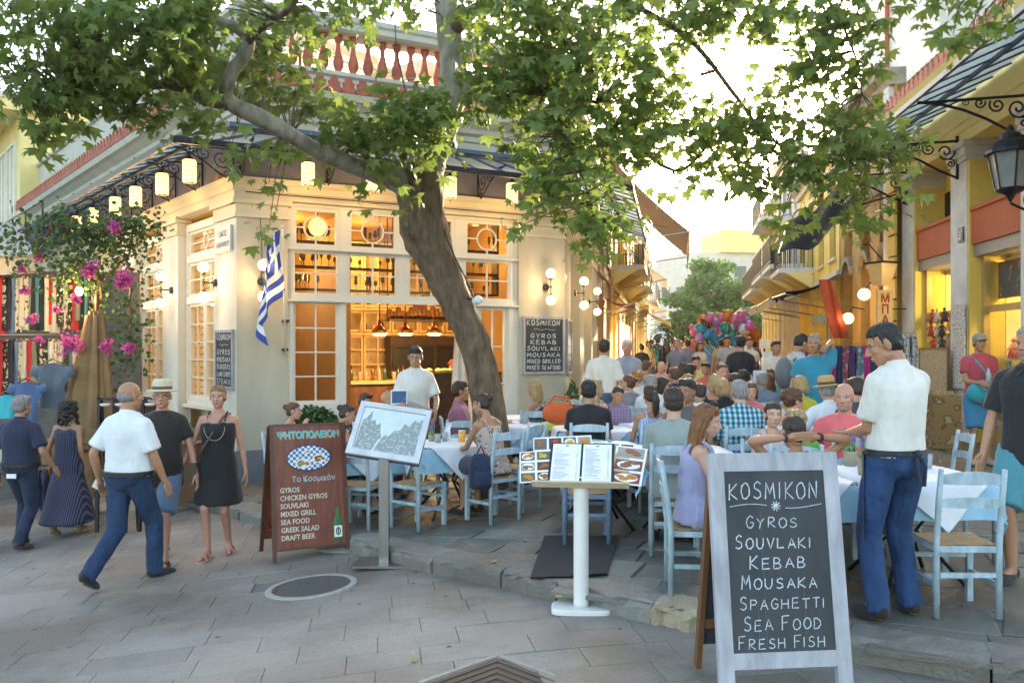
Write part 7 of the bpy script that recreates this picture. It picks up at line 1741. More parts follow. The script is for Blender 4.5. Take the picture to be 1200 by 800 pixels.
def xt_menu(root, q):
    tp = q['tp']; m = M(); m.box(tp(.16,.30,.24), (.19,.015,.17), q['R'] @ Matrix.Rotation(.25, 3, 'X')); m.cur = 1; m.box(tp(.16,.309,.24), (.165,.004,.145), q['R'] @ Matrix.Rotation(.25, 3, 'X')); tag(m.build('menu_card', [mPaper, mat('navy_card', (.03,.08,.20))], None, W4(root)), 'small white card with a blue face held up by the waiter in the doorway', 'card')
    m = M(); m.box(tp(-.10,.30,.13), (.34,.20,.012), q['R'] @ Matrix.Rotation(-.35, 3, 'Y')); tag(m.build('serving_tray', mSteel, None, W4(root)), 'flat grey tray held by the waiter in the doorway', 'tray')
person('waiter in white short sleeved shirt standing in the lit doorway with a tray', gp(487, 10.3, plat_z), 178, 'stand', H=1.83, near=True, skin='tan', hair=('short','black'), top=('shirt',(.64,.62,.58),.02), bot=('skirt',(.05,.05,.075)), bulk=.95, pitch=-12,
       hands={-1: (-.24,.24,.05), 1: (.15,.26,.16)}, extras=xt_menu, shoes=(.02,.02,.02))
def xt_sun(root, q): glasses(q['TH'], root, True)
person('grey haired man in black polo shirt and teal shorts at the right edge', Vector((3.585, 5.9, plat_z(3.585, 5.9))), 228, 'walk', H=1.80, near=True, skin='tan', hair=('crop','grey'), top=('shirt',(.015,.015,.017),-.10), bot=('shorts',(.06,.24,.28)), bulk=1.1,
       hands={1: (.27,.10,-.10), -1: (-.27,.0,-.06)}, feet={1: (.15,0.), -1: (-.2,.03)}, yaw=8, palms={1: (.8,-.5,0)})
def xt_cap(root, q):
    cap_hat(q['TH'], root, (.25,.23,.20)); tp = q['tp']
    m = M(); m.ell(tp(.02,.19,.06), (.21,.10,.15), 16, 10, Matrix.Rotation(.25, 3, 'Y')); m.tube([tp(.12,.02,.52), tp(.07,.12,.44), tp(-.1,.17,.2), tp(-.17,.16,.08)], .016, 6); tag(m.build('shoulder_bag', cloth_mat((.02,.30,.36)), None, W4(root), smooth=True), 'bright teal shoulder bag held in front by the man in the grey cap', 'bag')
    m = M(); m.box(tp(-.06,.295,.03), (.07,.01,.06)); m.build('badge', mPaper, root); m = M(); m.lathe([(.03,0),(.032,.12),(.015,.16),(.014,.19)], 10, tp(.0,.30,.17)); tag(m.build('water_bottle', mat('clear_plastic', (.55,.65,.70), rough=.15, bump=0, trans=.3), None, W4(root), smooth=True), 'small clear water bottle held by the man in the cap', 'bottle')
person('man in grey cap, red tee shirt and blue shorts standing by the shop windows', Vector((6.13, 11.2, gz(6.13, 11.2))), 188, 'stand', H=1.74, near=True, skin='tan', hair=('crop','black'), top=('tee',(.42,.06,.08),-.12), bot=('shorts',(.03,.20,.36)), bulk=1.1,
       hands={-1: (-.08,.30,.15), 1: (.10,.30,.17)}, extras=xt_cap, shoes=(.3,.3,.3))
SEATS = []
TAB = []; TABW = []
def nice_table(x, y, rz, what):
    table(x, y, rz, what, len(TAB)); TAB.append((x, y)); TABW.append(what)
nice_table(-.66, 9.0, radians(24), 'between the steel stand and the tree')
nice_table(-1.62, 9.35, radians(20), 'behind the steel menu stand')
nice_table(.80, 8.05, radians(8), 'just behind the white menu stand')
nice_table(.22, 11.6, radians(15), 'beside the foot of the tree')
nice_table(1.86, 6.02, radians(5), 'hidden behind the big grey chalkboard')
nice_table(2.78, 6.02, radians(4), 'in front of the foreground waiter')
nice_table(.92, 9.72, radians(2), 'behind the man in the black tee shirt')
nice_table(1.50, 7.62, radians(0), 'behind the woman in lavender')
nice_table(3.15, 8.05, radians(5), 'behind the man in salmon pink')
nice_table(-2.45, 10.3, radians(25), 'left behind the brown menu board')
chair(-.93, 8.42, 38, 'empty pale chair in the middle, left of the bare shouldered woman')
chair(-1.55, 8.65, 15, 'empty pale chair mostly behind the steel menu stand post')
chair(-.62, 9.75, 190, 'empty pale chair on the far side of the table by the tree')
chair(.64, 7.38, 2, 'darker blue empty chair behind the white menu stand', 'dark')
chair(2.74, 5.30, 2, 'nearest empty chair, right of the foreground waiter')
chair(3.36, 6.25, 292, 'empty pale chair behind the nearest one at the right')
chair(3.62, 7.3, 280, 'empty pale chair under the man with the cap')
chair(2.82, 6.75, 180, 'pale chair back seen over the lavender pot table')
chair(.30, 10.9, 0, 'pale chair by the small table next to the tree trunk')
chair(.05, 8.95, 300, 'empty pale chair between the tree table and the white menu stand')
def sit(px, Y, az, lab, **kw):
    rq = random.Random(int(px*7+Y*10)); tone = kw.pop('tone', 'pale')
    if not kw.get('near'): kw.setdefault('yaw', rq.uniform(-50, 50)); kw.setdefault('pitch', rq.uniform(-16, 4)); kw.setdefault('roll', rq.uniform(-9, 9)); kw.setdefault('lean', rq.uniform(-6, 18)); kw.setdefault('H', rq.uniform(1.56, 1.70) if kw.get('fem') else rq.uniform(1.66, 1.86)); az += rq.uniform(-14, 14)
    p = gp(px, Y, plat_z); z = radians(az); d = Vector((sin(z), cos(z), 0))
    r = person(lab, p, az, 'sit', **kw)
    chair(p.x+d.x*.0, p.y+d.y*.0, az, 'chair under the '+' '.join(lab.split()[:8]), tone)
    if kw.get('notab') is None: SEATS.append((p.x, p.y, d.x, d.y, lab))
    return r
T_ = lambda c, *a: ('tee', c, *a)
# left group
def xt_drink(root, q): pass
sit(338, 10.4, 100, 'bare shouldered woman with pink headscarf drinking behind the brown board', fem=True, skin='pink', hair=('bun','brown'), top=('tube',(.35,.1,.12)), bot=('shorts',(.1,.1,.15)), hands={1: (.07,.24,.52), -1: (-.10,.30,.25)}, lean=8)
def xt_bp(root, q): pass
sit(395, 9.25, 60, 'dark haired person with topknot seated behind the steel stand', fem=True, skin='tan', hair=('bun','dkbrown'), top=('strap',(.02,.02,.025)), bot=('shorts',(.03,.05,.10)), lean=10)
sit(425, 11.4, 165, 'dark haired woman facing us, first of three in front of the bar', fem=True, skin='tan', hair=('bob','dkbrown'), top=T_((.05,.05,.06)), bot=('trousers',(.05,.05,.08)))
sit(442, 11.0, 120, 'bald man seated between two women before the doorway', skin='pink', hair=('none','grey'), top=T_((.25,.12,.10)), bot=('trousers',(.05,.05,.08)))
sit(458, 10.7, 300, 'blonde woman with sunglasses on her head before the doorway', fem=True, skin='fair', hair=('bob','blonde'), top=('tank',(.45,.30,.22)), bot=('trousers',(.2,.2,.2)), extras=lambda r, q: glasses(q['TH'], r, True, 1))
sit(540, 10.5, 82, 'dark haired man in mauve shirt seated left of the tree', skin='tan', hair=('short','dkbrown'), top=('shirt',(.30,.12,.19),-.1), bot=('trousers',(.04,.05,.08)), near=True)
mFlor = pattern_mat('floral_dark', 'print', [(.02,.02,.03),(.02,.02,.03),(.45,.40,.38),(.12,.12,.16)], 16); mFlorW = pattern_mat('floral_light', 'print', [(.50,.36,.30),(.08,.07,.09),(.6,.5,.45)], 20)
sit(578, 8.45, 318, 'bare shouldered woman with brown bun leaning on the table with the beers', fem=True, near=True, skin='tan', hair=('bun','dkbrown'), top=('strap', mFlorW), bot=('skirt',(.06,.06,.09)), lean=16, yaw=-25, hands={-1: (-.12,.44,.28), 1: (.08,.42,.27)}, pitch=-8)
sit(634, 10.9, 300, 'long haired blonde woman in floral dress right of the tree', fem=True, near=True, skin='tan', hair=('long','blonde'), top=('dress', mFlor, -.4), bot=(None,0), lean=10, hands={-1: (-.08,.42,.26), 1: (.1,.42,.26)})
# centre
sit(690, 8.95, 4, 'black haired man in black tee shirt with his back to us', near=True, skin='tan', hair=('short','black'), top=T_((.012,.012,.013)), bot=('shorts',(.05,.05,.07)), lean=8, bulk=1.12, belly=.02)
sit(722, 10.35, 195, 'woman with dark headband and purple plaid blouse leaning forward', fem=True, skin='tan', hair=('bun','dkbrown'), top=('tee', pattern_mat('plaid_purple', 'plaid', [(.10,.06,.12),(.30,.2,.3)], 9)), bot=('trousers',(.1,.1,.12)), lean=24, pitch=-8, roll=-12, bulk=1.1)
sit(697, 10.2, 30, 'woman with long light brown hair behind the man in black', fem=True, skin='fair', hair=('verylong','blonde'), top=('tank',(.5,.42,.3)), bot=('trousers',(.1,.1,.12)))
sit(690, 12.6, 60, 'dark haired woman in teal top near the corner pier', fem=True, skin='tan', hair=('long','dkbrown'), top=T_((.12,.26,.25)), bot=('trousers',(.1,.1,.12)), lean=8)
sit(708, 13.0, 190, 'small pink faced person behind the woman in teal', fem=True, skin='pink', hair=('short','brown'), top=T_((.5,.35,.3)), bot=('trousers',(.1,.1,.12)), H=1.5)
sit(746, 12.4, 5, 'ginger haired woman in white lace top with her back to us', fem=True, skin='fair', hair=('curly','ginger'), top=T_((.66,.64,.60)), bot=('trousers',(.3,.3,.3)), bulk=1.1)
sit(762, 10.8, 20, 'grey haired man in white shirt behind the bare backed woman', skin='tan', hair=('short','grey'), top=('shirt',(.62,.63,.62),-.1), bot=('trousers',(.1,.1,.12)))
sit(764, 8.75, 350, 'bare backed woman in pale blue strap dress with dark hair', fem=True, near=True, skin='tan', hair=('pony','dkbrown'), top=('dress', pattern_mat('blue_fine_stripe', 'stripe', [(.25,.33,.50),(.42,.48,.60)], 14), -.3), bot=(None,0), lean=6)
sit(790, 6.95, 8, 'brown haired man in grey green tee shirt with his back to us', near=True, skin='fair', hair=('short','dkbrown'), top=T_((.26,.30,.27)), bot=('shorts',(.1,.1,.12)), lean=8, bulk=1.08)
sit(805, 8.35, 185, 'dark haired man peering from behind the woman in lavender', skin='dark', hair=('short','black'), top=T_((.1,.08,.08)), bot=('shorts',(.1,.1,.12)), extras=lambda r, q: None)
sit(815, 5.85, 96, 'long haired woman in lavender sleeveless dress with sunglasses on her head', fem=True, near=True, skin='fair', hair=('verylong','auburn'), top=('dress', (.31,.31,.47), -.4, .015), bot=(None,0), lean=6, yaw=4, pitch=-10, hands={-1: (-.1,.40,.28), 1: (.12,.38,.26)}, shoes=(.2,.12,.08), extras=lambda r, q: glasses(q['TH'], r, True, 1))
mPlaid = pattern_mat('plaid_teal', 'plaid', [(.012,.05,.085),(.03,.24,.33),(.45,.55,.55)], 6.5)
sit(868, 8.3, 2, 'short haired man in teal plaid shirt with his back to us', near=True, skin='fair', hair=('crop','grey'), top=('shirt', mPlaid, -.1), bot=('trousers',(.08,.08,.1)), bulk=1.22, lean=6)
sit(850, 9.7, 15, 'blonde woman in black jacket behind the man in plaid', fem=True, skin='fair', hair=('bob','blonde'), top=('longshirt',(.012,.012,.014),-.1), bot=('trousers',(.08,.08,.1)))
sit(879, 9.5, 190, 'smiling woman in coral top facing us behind the plaid shirt', fem=True, skin='pink', hair=('bob','brown'), top=T_((.60,.14,.13)), bot=('trousers',(.08,.08,.1)), lean=5, bulk=1.1)
sit(822, 9.4, 340, 'dark haired boy in white tee shirt with his back to us', skin='tan', hair=('short','dkbrown'), top=T_((.62,.64,.68)), bot=('shorts',(.08,.08,.1)), H=1.45, seat=.5)
sit(833, 10.7, 188, 'blonde older woman in black vest looking down at the table', fem=True, skin='pink', hair=('bob','blonde'), top=('tank',(.015,.013,.015)), bot=('trousers',(.08,.08,.1)), pitch=-20, lean=6)
sit(790, 12.7, 15, 'brown haired man in navy tee shirt with his back to us', skin='tan', hair=('short','brown'), top=T_((.02,.03,.075)), bot=('trousers',(.08,.08,.1)), bulk=1.1)
sit(801, 13.3, 160, 'blond child beside the man in navy', skin='fair', hair=('short','blonde'), top=T_((.55,.42,.35)), bot=('shorts',(.08,.08,.1)), H=1.45)
sit(812, 13.6, 60, 'dark haired man in pale blue shirt in profile', skin='tan', hair=('short','black'), top=('shirt',(.42,.52,.66),-.1), bot=('trousers',(.08,.08,.1)))
sit(776, 11.2, 50, 'dark haired woman in pale blue blouse beside the grey haired man', fem=True, skin='fair', hair=('long','dkbrown'), top=('shirt',(.48,.56,.66),-.1), bot=('trousers',(.08,.08,.1)))
sit(895, 11.2, 5, 'grey haired man in slate blue shirt with his back to us', skin='tan', hair=('short','grey'), top=('shirt',(.16,.20,.25),-.1), bot=('trousers',(.08,.08,.1)), bulk=1.12)
sit(912, 11.6, 300, 'woman with straight dark auburn hair beside the slate blue shirt', fem=True, skin='fair', hair=('long','auburn'), top=T_((.1,.08,.08)), bot=('trousers',(.08,.08,.1)))
sit(938, 9.9, 10, 'blonde short haired woman in mustard yellow top with her back to us', fem=True, skin='fair', hair=('bob','blonde'), top=T_((.42,.36,.03)), bot=('trousers',(.08,.08,.1)), bulk=1.1)
sit(921, 7.75, 78, 'curly haired woman in profile with pink shoulders', fem=True, near=True, skin='pink', hair=('curly','brown'), top=('strap',(.62,.60,.60)), bot=('skirt',(.3,.3,.3)), bulk=1.12, lean=8)
sit(932, 6.75, 20, 'blond curly boy between the girl and the woman in profile', skin='fair', hair=('curly','blonde'), top=T_((.10,.30,.06)), bot=('shorts',(.1,.1,.2)), H=1.35, seat=.46)
sit(906, 6.75, 182, 'dark haired girl facing us behind the one with hands on head', fem=True, near=True, skin='fair', hair=('bun','dkbrown'), top=('tank',(.5,.4,.4)), bot=('shorts',(.1,.1,.2)), H=1.5)
def xt_brac(root, q):
    for s in (-1, 1):
        e, W_ = q['A'][s]; d = (W_-e).normalized(); m = M(); m.tube([W_-d*.03, W_-d*.015], .030, 10); m.build('bracelet', cloth_mat((.05,.02,.015)), root)
sit(920, 5.42, 352, 'dark haired person leaning back with both hands behind the head', fem=True, near=True, skin='tan', hair=('crop','dkbrown'), top=('tank',(.35,.1,.1)), bot=('shorts',(.1,.1,.2)), H=1.56, lean=-14, pitch=-10,
    hands={-1: (-.10,-.085,.70), 1: (.10,-.085,.70)}, elbow={-1: (-1,.1,.0), 1: (1,.1,.0)}, palms={-1: (0,-1,0), 1: (0,-1,0)}, curl=.35, extras=xt_brac)
sit(977, 8.8, 355, 'man in straw boater hat and white shirt with his back to us', skin='pink', hair=('crop','grey'), top=('shirt',(.66,.67,.70),-.1), bot=('trousers',(.3,.3,.3)), bulk=1.15, hands={-1: (-.34,.28,.28), 1: (.15,.35,.2)}, extras=lambda r, q: brim_hat(q['TH'], r, mat('straw_gold', (.50,.30,.11), rough=.8, scale=60, bump=.5, bscale=200), (.10,.05,.03), .15, -.0))
sit(990, 7.15, 200, 'bald bearded man in salmon pink tee shirt facing us', near=True, skin='pink', hair=('none','grey'), top=T_((.72,.13,.14)), bot=('shorts',(.1,.1,.2)), bulk=1.2, belly=.04, yaw=10, extras=lambda r, q: (M().join(to_M(*(lambda c: (c[0], c[2]))(remesh(M().ell((0,.088,-.088), (.026,.016,.022), 10, 8), .006, 1)))).xf(q['TH']).build('beard', hair_mat('grey'), r, smooth=True)))
sit(1008, 8.4, 10, 'dark haired man half hidden behind the foreground waiter', skin='tan', hair=('short','dkbrown'), top=T_((.05,.05,.06)), bot=('trousers',(.1,.1,.2)))
# more diners deeper in
DEEP = [(845,13.6,175,0,'short','dkbrown',(.5,.5,.55),'dark haired man in pale grey behind the blonde woman'),(858,14.6,185,1,'bob','dkbrown',(.45,.2,.2),'woman in dusty red facing us deep in the crowd'),(828,15.2,200,0,'short','black',(.5,.12,.1),'dark haired man in red deep in the middle of the crowd'),
 (872,12.6,340,1,'long','black',(.05,.05,.05),'black haired woman left of the grey haired man'),(885,14.2,5,0,'crop','dkbrown',(.5,.48,.45),'man in pale shirt behind the grey haired man'),(843,16.4,170,1,'bob','brown',(.5,.45,.2),'woman in yellow top far in the crowd'),
 (756,15.8,0,0,'short','brown',(.2,.3,.45),'man in blue shirt behind the standing grey haired man'),(775,17.0,200,0,'none','grey',(.55,.28,.30),'bald man in pale pink shirt near the big fan'),(800,16.4,10,1,'long','dkbrown',(.6,.6,.6),'long haired woman in white in the far rows'),
 (815,17.6,180,0,'short','black',(.55,.5,.2),'man in pale yellow in the far rows'),(728,14.6,20,1,'bob','brown',(.25,.35,.3),'woman in sage top beside the corner pier'),(900,13.4,185,1,'long','brown',(.1,.25,.3),'woman in teal facing us beyond the slate blue shirt'),(862,11.2,355,1,'curly','dkbrown',(.2,.18,.2),'curly dark haired woman behind the coral top'),
 (739,11.2,350,1,'bun','brown',(.2,.2,.22),'woman with brown bun left of the ginger haired one'),(955,12.2,185,0,'short','grey',(.55,.5,.5),'grey haired man behind the man in teal'),(848,12.0,190,0,'crop','brown',(.1,.3,.5),'man in blue facing us behind the boy in white')]
for px, Y, az, fm, hst, hc, tc, lab in DEEP: sit(px, Y, az, lab, fem=bool(fm), skin=['tan','fair','pink'][int(px) % 3], hair=(hst, hc), top=T_(tc), bot=('trousers',(.08,.08,.1)))
# standing and strolling in the alley
person('black haired man in white shirt standing with his back to us by the pier', gp(708, 12.2), 20, 'stand', H=1.78, skin='tan', hair=('short','dkbrown'), top=('shirt',(.66,.62,.55),.0), bot=('trousers',(.06,.1,.16)), bulk=1.15, belly=.04)
person('older white haired man in grey shirt standing by the alley wall', gp(735, 13.0), 190, 'stand', H=1.76, skin='pink', hair=('crop','white'), top=('shirt',(.28,.30,.36),-.1), bot=('trousers',(.03,.03,.05)), hands={1: (.1,.25,.05), -1: (-.1,.25,.05)})
person('man in black shirt walking away up the alley', gp(868, 14.2), 15, 'walk', H=1.80, skin='tan', hair=('short','black'), top=('shirt',(.016,.016,.018),-.1), bot=('trousers',(.04,.04,.05)))
person('grey haired man in turquoise tee shirt talking on the phone', gp(955, 10.3), 195, 'stand', H=1.78, near=True, skin='tan', hair=('crop','grey'), top=T_((.015,.22,.33),-.12), bot=('trousers',(.42,.36,.26)), bulk=1.15, belly=.04, hands={-1: (-.12,.10,.66), 1: (.25,.1,-.02)}, yaw=15)
def xt_ruck(root, q):
    m = M(); m.ell(q['tp'](0,-.20,.28), (.15,.10,.22), 16, 10); m.tube([q['tp'](.1,-.12,.45), q['tp'](.10,.02,.53), q['tp'](.12,.14,.4), q['tp'](.13,.1,.1)], .018, 6); m.tube([q['tp'](-.1,-.12,.45), q['tp'](-.10,.02,.53), q['tp'](-.12,.14,.4), q['tp'](-.13,.1,.1)], .018, 6)
    tag(m.build('rucksack', cloth_mat((.14,.16,.17)), None, W4(root), smooth=True), 'grey rucksack on the back of the man in striped shirt', 'rucksack')
person('dark haired man in striped white shirt carrying a grey rucksack', gp(934, 11.6), 75, 'stand', H=1.80, skin='tan', hair=('short','black'), top=('tee', pattern_mat('white_grey_stripe', 'hstripe', [(.62,.62,.62),(.2,.24,.3)], 11),-.1), bot=('trousers',(.1,.12,.15)), pitch=-25, extras=xt_ruck)
person('man in cream shirt walking towards us beside the rucksack', gp(909, 14.0), 175, 'walk', H=1.70, skin='tan', hair=('short','dkbrown'), top=T_((.60,.52,.42),-.1), bot=('trousers',(.2,.3,.4)))
WK = [(752,24,0,'short','black',(.02,.02,.03),'black'),(760,27,180,'bob','brown',(.5,.4,.2),'tan'),(771,30,10,'short','dkbrown',(.05,.3,.35),'turquoise'),(781,22,185,'long','black',(.02,.02,.02),'black strap top'),(789,26,350,'short','brown',(.6,.6,.6),'white'),(798,33,180,'bob','blonde',(.55,.3,.2),'orange'),
 (806,24,5,'short','dkbrown',(.2,.2,.25),'grey'),(812,29,190,'short','black',(.5,.1,.1),'red'),(820,21,170,'long','brown',(.60,.5,.35),'cream with sunhat'),(829,26,0,'short','black',(.1,.3,.6),'bright blue'),(836,31,180,'short','brown',(.6,.45,.05),'yellow'),(845,23,10,'short','dkbrown',(.45,.30,.1),'mustard'),
 (852,20,185,'short','dkbrown',(.35,.35,.36),'mid grey'),(858,28,0,'bob','black',(.5,.5,.55),'pale lilac'),(878,19,182,'short','brown',(.62,.6,.56),'off-white'),(884,25,0,'short','black',(.05,.06,.1),'ink blue'),(764,36,0,'short','brown',(.1,.1,.1),'dark brown'),(803,38,180,'long','dkbrown',(.6,.55,.5),'ecru'),(840,40,0,'short','grey',(.3,.4,.5),'sky blue'),(793,20,200,'crop','grey',(.2,.22,.3),'slate'),(816,35,20,'bob','ginger',(.3,.5,.4),'mint')]
for i, (px, Y, az, hst, hc, tc, cn_) in enumerate(WK):
    person('distant stroller in a %s top, %s' % (cn_, 'walking away up the alley' if az < 90 or az > 300 else 'coming down the alley'), gp(px, Y), az, 'walk', fem=hst in ('long', 'bob'), H=1.62+.17*((i*7) % 5)/4, skin=['tan','fair','pink'][i % 3], hair=(hst, hc), top=T_(tc, -.1), bot=(('trousers',(.06,.08,.12)) if i % 3 else ('shorts',(.25,.22,.16))), group='strollers up the alley', bodyvox=.028)
# kitchen hand
person('cook in black with a red cap behind the black counter', WF @ Vector((sF(531, 2.6), 2.6, -.28)), 200, 'stand', H=1.72, skin='tan', hair=('crop','black'), top=T_((.02,.02,.02)), bot=('trousers',(.02,.02,.02)), extras=lambda r, q: cap_hat(q['TH'], r, (.45,.03,.02)))
# tables in front of seated people who have none
n_ = 0
for x, y, dx, dy, lab in SEATS:
    tx, ty = x+dx*.68, y+dy*.68
    if min((tx-a)**2+(ty-b)**2 for a, b in TAB) < .75**2: continue
    if min((tx-a)**2+(ty-b)**2 for a, b, *_ in SEATS) < .42**2: continue
    nice_table(tx, ty, radians(10*((n_*37) % 5-2)), 'before the '+' '.join(lab.split()[:6])); n_ += 1
# things on the tables
beer(-.40, 8.93, 'beer mug nearest the bare shouldered woman'); beer(-.52, 8.86, 'beer mug next to the other one, further left')
lavender(-.86, 9.12, 'little herb pot on the table between steel stand and tree', .8); tumbler(-.78, 8.98, 'short clear glass beside the herb pot'); tumbler(-.72, 9.12, 'clear glass behind the herb pot')
m = M(); m.box((0,0,.05), (.07,.05,.1)); m.add([(-.03,0,.1),(.03,.0,.1),(.045,.02,.19),(-.01,-.03,.2)], [(0,1,2,3)]); tag(m.build('napkin_holder', mPaper, None, TR(-.70,9.22,on_table(-.7,9.22))), 'white napkins standing on the table left of the beers', 'napkins')
lavender(2.44, 5.90, 'lavender in a stone pot at the left corner of the waiter table', 1.15); tumbler(2.56, 5.98, 'clear glass beside the lavender pot')
lavender(2.60, 6.95, 'second lavender pot in front of the man in salmon pink', 1.1) if False else lavender(2.52, 6.36, 'second lavender pot in front of the man in salmon pink', 1.1)
tumbler(2.66, 6.34, 'clear glass by the second lavender pot'); tumbler(3.02, 6.2, 'glass on the right side of the waiter table'); plate(2.85, 6.22, 'plate near the waiter elbow')
plate(1.75, 6.18, 'green salad plate in front of the woman in lavender', (.25,.4,.08)); plate(.95, 9.55, 'plate before the woman with the headband'); tumbler(1.06, 9.75, 'red drink in a glass before the headband woman'); plate(-1.5, 9.4, 'plate on the table behind the steel stand')
for i, (a, b) in enumerate(TAB[8:20]): tumbler(a+.12, b-.05, 'water glass on the table %s' % TABW[8+i]); plate(a-.1, b+.08, 'dish of food on the table %s' % TABW[8+i], (.5,.2,.06))
# bags
m = M(); loftM(m, [((0,0,.0),.13,.08,None),((0,0,.03),.16,.10,None),((0,0,.28),.16,.10,None),((0,.01,.38),.14,.08,None),((0,.02,.43),.08,.04,None)], 20); loftM(m, [((0,-.10,.04),.11,.03,None),((0,-.10,.07),.12,.045,None),((0,-.10,.20),.12,.045,None),((0,-.09,.22),.10,.02,None)], 16); m.tube([(-.05,0,.44),(0,0,.52),(.05,0,.44)], .012, 6)
tag(m.build('rucksack', cloth_mat((.015,.025,.06)), None, TR(-.30, 8.20, plat_z(-.3,8.2)+.36, .3, .72, .8, .78), smooth=True), 'navy rucksack slung on the chair of the bare shouldered woman', 'rucksack')
m = M(); m.ell((0,0,.0), (.19,.1,.13), 14, 10); m.tube([(-.14,0,.06),(-.05,0,.2),(.1,0,.18),(.15,0,.04)], .015, 6); tag(m.build('shoulder_bag', cloth_mat((.62,.10,.02)), None, at(655, 484, 9.6), smooth=True), 'bright orange bag by the corner pier chairs', 'bag')
yc = thing('yellow_stool', 'acid yellow stool between the pier and the man in black', 'stool', gp(654, 10.6)); m = M(); m.b2((-.2,-.2,.66), (.2,.2,.74)); m.build('seat', mat('acid_yellow', (.55,.60,.02), bump=0), yc)
for s in (-1, 1):
    for t in (-1, 1): m = M(); m.b2((s*.17-.02, t*.17-.02, 0), (s*.17+.02, t*.17+.02, .66)); m.build('leg', mat('acid_yellow', (.55,.60,.02), bump=0), yc)
# ---------------- big chalkboard ----------------
pB = Vector((1.40, 4.32, street_z(1.4, 4.32))); 
cb = thing('chalk_a_board', 'large grey framed A-board with a chalked menu in the foreground', 'menu board', pB, radians(6)); tilt = Matrix.Rotation(radians(-9), 4, 'X')
W, H = .705, 1.25
def on_tilt(m): return m.xf(tilt)
m = M(); m.b2((-W/2+.075,.006,.24), (W/2-.075,.022,H-.095)); m.build('panel', mBoard, cb, tilt)
for s in (-1, 1): m = M(); a = s*(W/2-.04); m.b2((a-.04,0,0), (a+.04,.034,H)); m.build('leg', mBFrame, cb, tilt)
m = M(); m.b2((-W/2+.08,.001,.16), (W/2-.08,.033,.24)); m.build('frame_rail', mBFrame, cb, tilt); m = M(); m.b2((-W/2+.08,.001,H-.095), (W/2-.08,.033,H)); m.build('frame_rail', mBFrame, cb, tilt)
bk_ = Matrix.Translation((0,.37,0)) @ Matrix.Rotation(radians(9), 4, 'X'); bz_ = H*cos(radians(9))
for s in (-1, 1): m = M(); a = s*(W/2-.03); m.beam((a,.46,.02), (a,.22,bz_-.03), .03, .05); m.build('back_leg', mWood if s < 0 else mBFrame, cb)
m = M(); m.beam((-W/2+.05,.40,.28), (W/2-.05,.40,.28), .03, .05); m.build('stretcher', mWood, cb)
m = M(); m.add([(-W/2+.05,.44,.15), (W/2-.05,.44,.15), (W/2-.05,.24,bz_-.08), (-W/2+.05,.24,bz_-.08)], [(0,1,2,3)]); m.add([(-W/2+.05,.452,.15), (W/2-.05,.452,.15), (W/2-.05,.252,bz_-.08), (-W/2+.05,.252,bz_-.08)], [(3,2,1,0)]); m.build('back_panel', mBoard, cb)
m = M(); x0 = -W/2+.075; w_ = W-.15
def L_(t, cx, zt, wd, h, lw, sd, big=1.25): wd *= 1.10; chalk(m, t, cx-wd/2, zt, wd, h, .0035, lw*.9, sd, big)
L_('KOSMIKON', .0, 1.01, .455, .085, .0072, 1, 1.0)
L_('GYROS', -.02, .862, .27, .050, .006, 3, 1.3); L_('SOUVLAKI', -.02, .756, .385, .052, .0075, 4, 1.35); L_('KEBAB', .0, .655, .29, .052, .0072, 5, 1.35)
L_('MOUSAKA', .0, .553, .385, .050, .0072, 6, 1.4); L_('SPAGHETTI', .01, .452, .43, .050, .0062, 7, 1.3); L_('SEA FOOD', .005, .348, .39, .055, .006, 8, 1.3); L_('FRESH FISH', -.005, .258, .43, .050, .006, 9, 1.25)
vs = [(-.25+.5*i/40, .0035, .972+.012*sin(i/40*6.28*1.1)) for i in range(41)]; m.tube(vs[:17], .0022, 4); m.tube(vs[24:], .0022, 4)
for k in range(9): a = 2*pi*k/9; m.tube([(.008*cos(a), .0035, .972+.008*sin(a)), (.026*cos(a), .0035, .972+.026*sin(a))], .0035, 4)
m.ell((0,.003,.972), (.014,.003,.014), 10, 6); m.build('lettering', mChalk, cb, tilt)
m = M()
for x, z0, z1 in ((-.09,.25,.95),(.12,.3,.6),(-.13,.25,.5)): m.tube([(x,.0045,z0),(x+.004,.0045,z1)], .0008, 3)
m.build('chalk_drip', mat('chalk_faint', (.16,.17,.18), bump=0), cb, tilt)
# ---------------- brown menu board ----------------
pW = pick(366, 655); bw = thing('brown_menu_board', 'varnished brown A-board with painted Greek grill menu and a bottle', 'menu board', pW+Vector((0,0,.0)), radians(27)); t2 = Matrix.Rotation(radians(-8), 4, 'X'); W, H = .72, 1.27
mVar = mat('varnished_wood', (.14,.030,.014), rough=.35, col2=(.24,.06,.03), scale=4, stretch=(8,1,1), bump=.3, bscale=30); mVarD = mat('varnished_dark', (.10,.035,.018), rough=.45, scale=5)
m = M(); m.b2((-W/2+.035,.004,.12), (W/2-.035,.02,H-.01)); m.build('panel', mVar, bw, t2)
for s in (-1, 1): m = M(); a = s*(W/2-.018); m.b2((a-.018,-.006,0), (a+.018,.03,H)); m.build('leg', mVarD, bw, t2)
for z in (.10, H-.02): m = M(); m.b2((-W/2+.036,-.004,z), (W/2-.036,.028,z+.022)); m.build('frame_rail', mVarD, bw, t2)
m = M(); m.add([(-W/2,.52,.12),(W/2,.52,.12),(W/2,.19,H-.03),(-W/2,.19,H-.03)], [(0,1,2,3),]); m.add([(-W/2,.535,.12),(W/2,.535,.12),(W/2,.205,H-.03),(-W/2,.205,H-.03)], [(3,2,1,0)]); m.build('back_panel', mVar, bw)
for s in (-1, 1): m = M(); m.beam((s*W/2,.57,0), (s*W/2,.19,H-.03), .036, .03); m.build('back_leg', mVarD, bw)
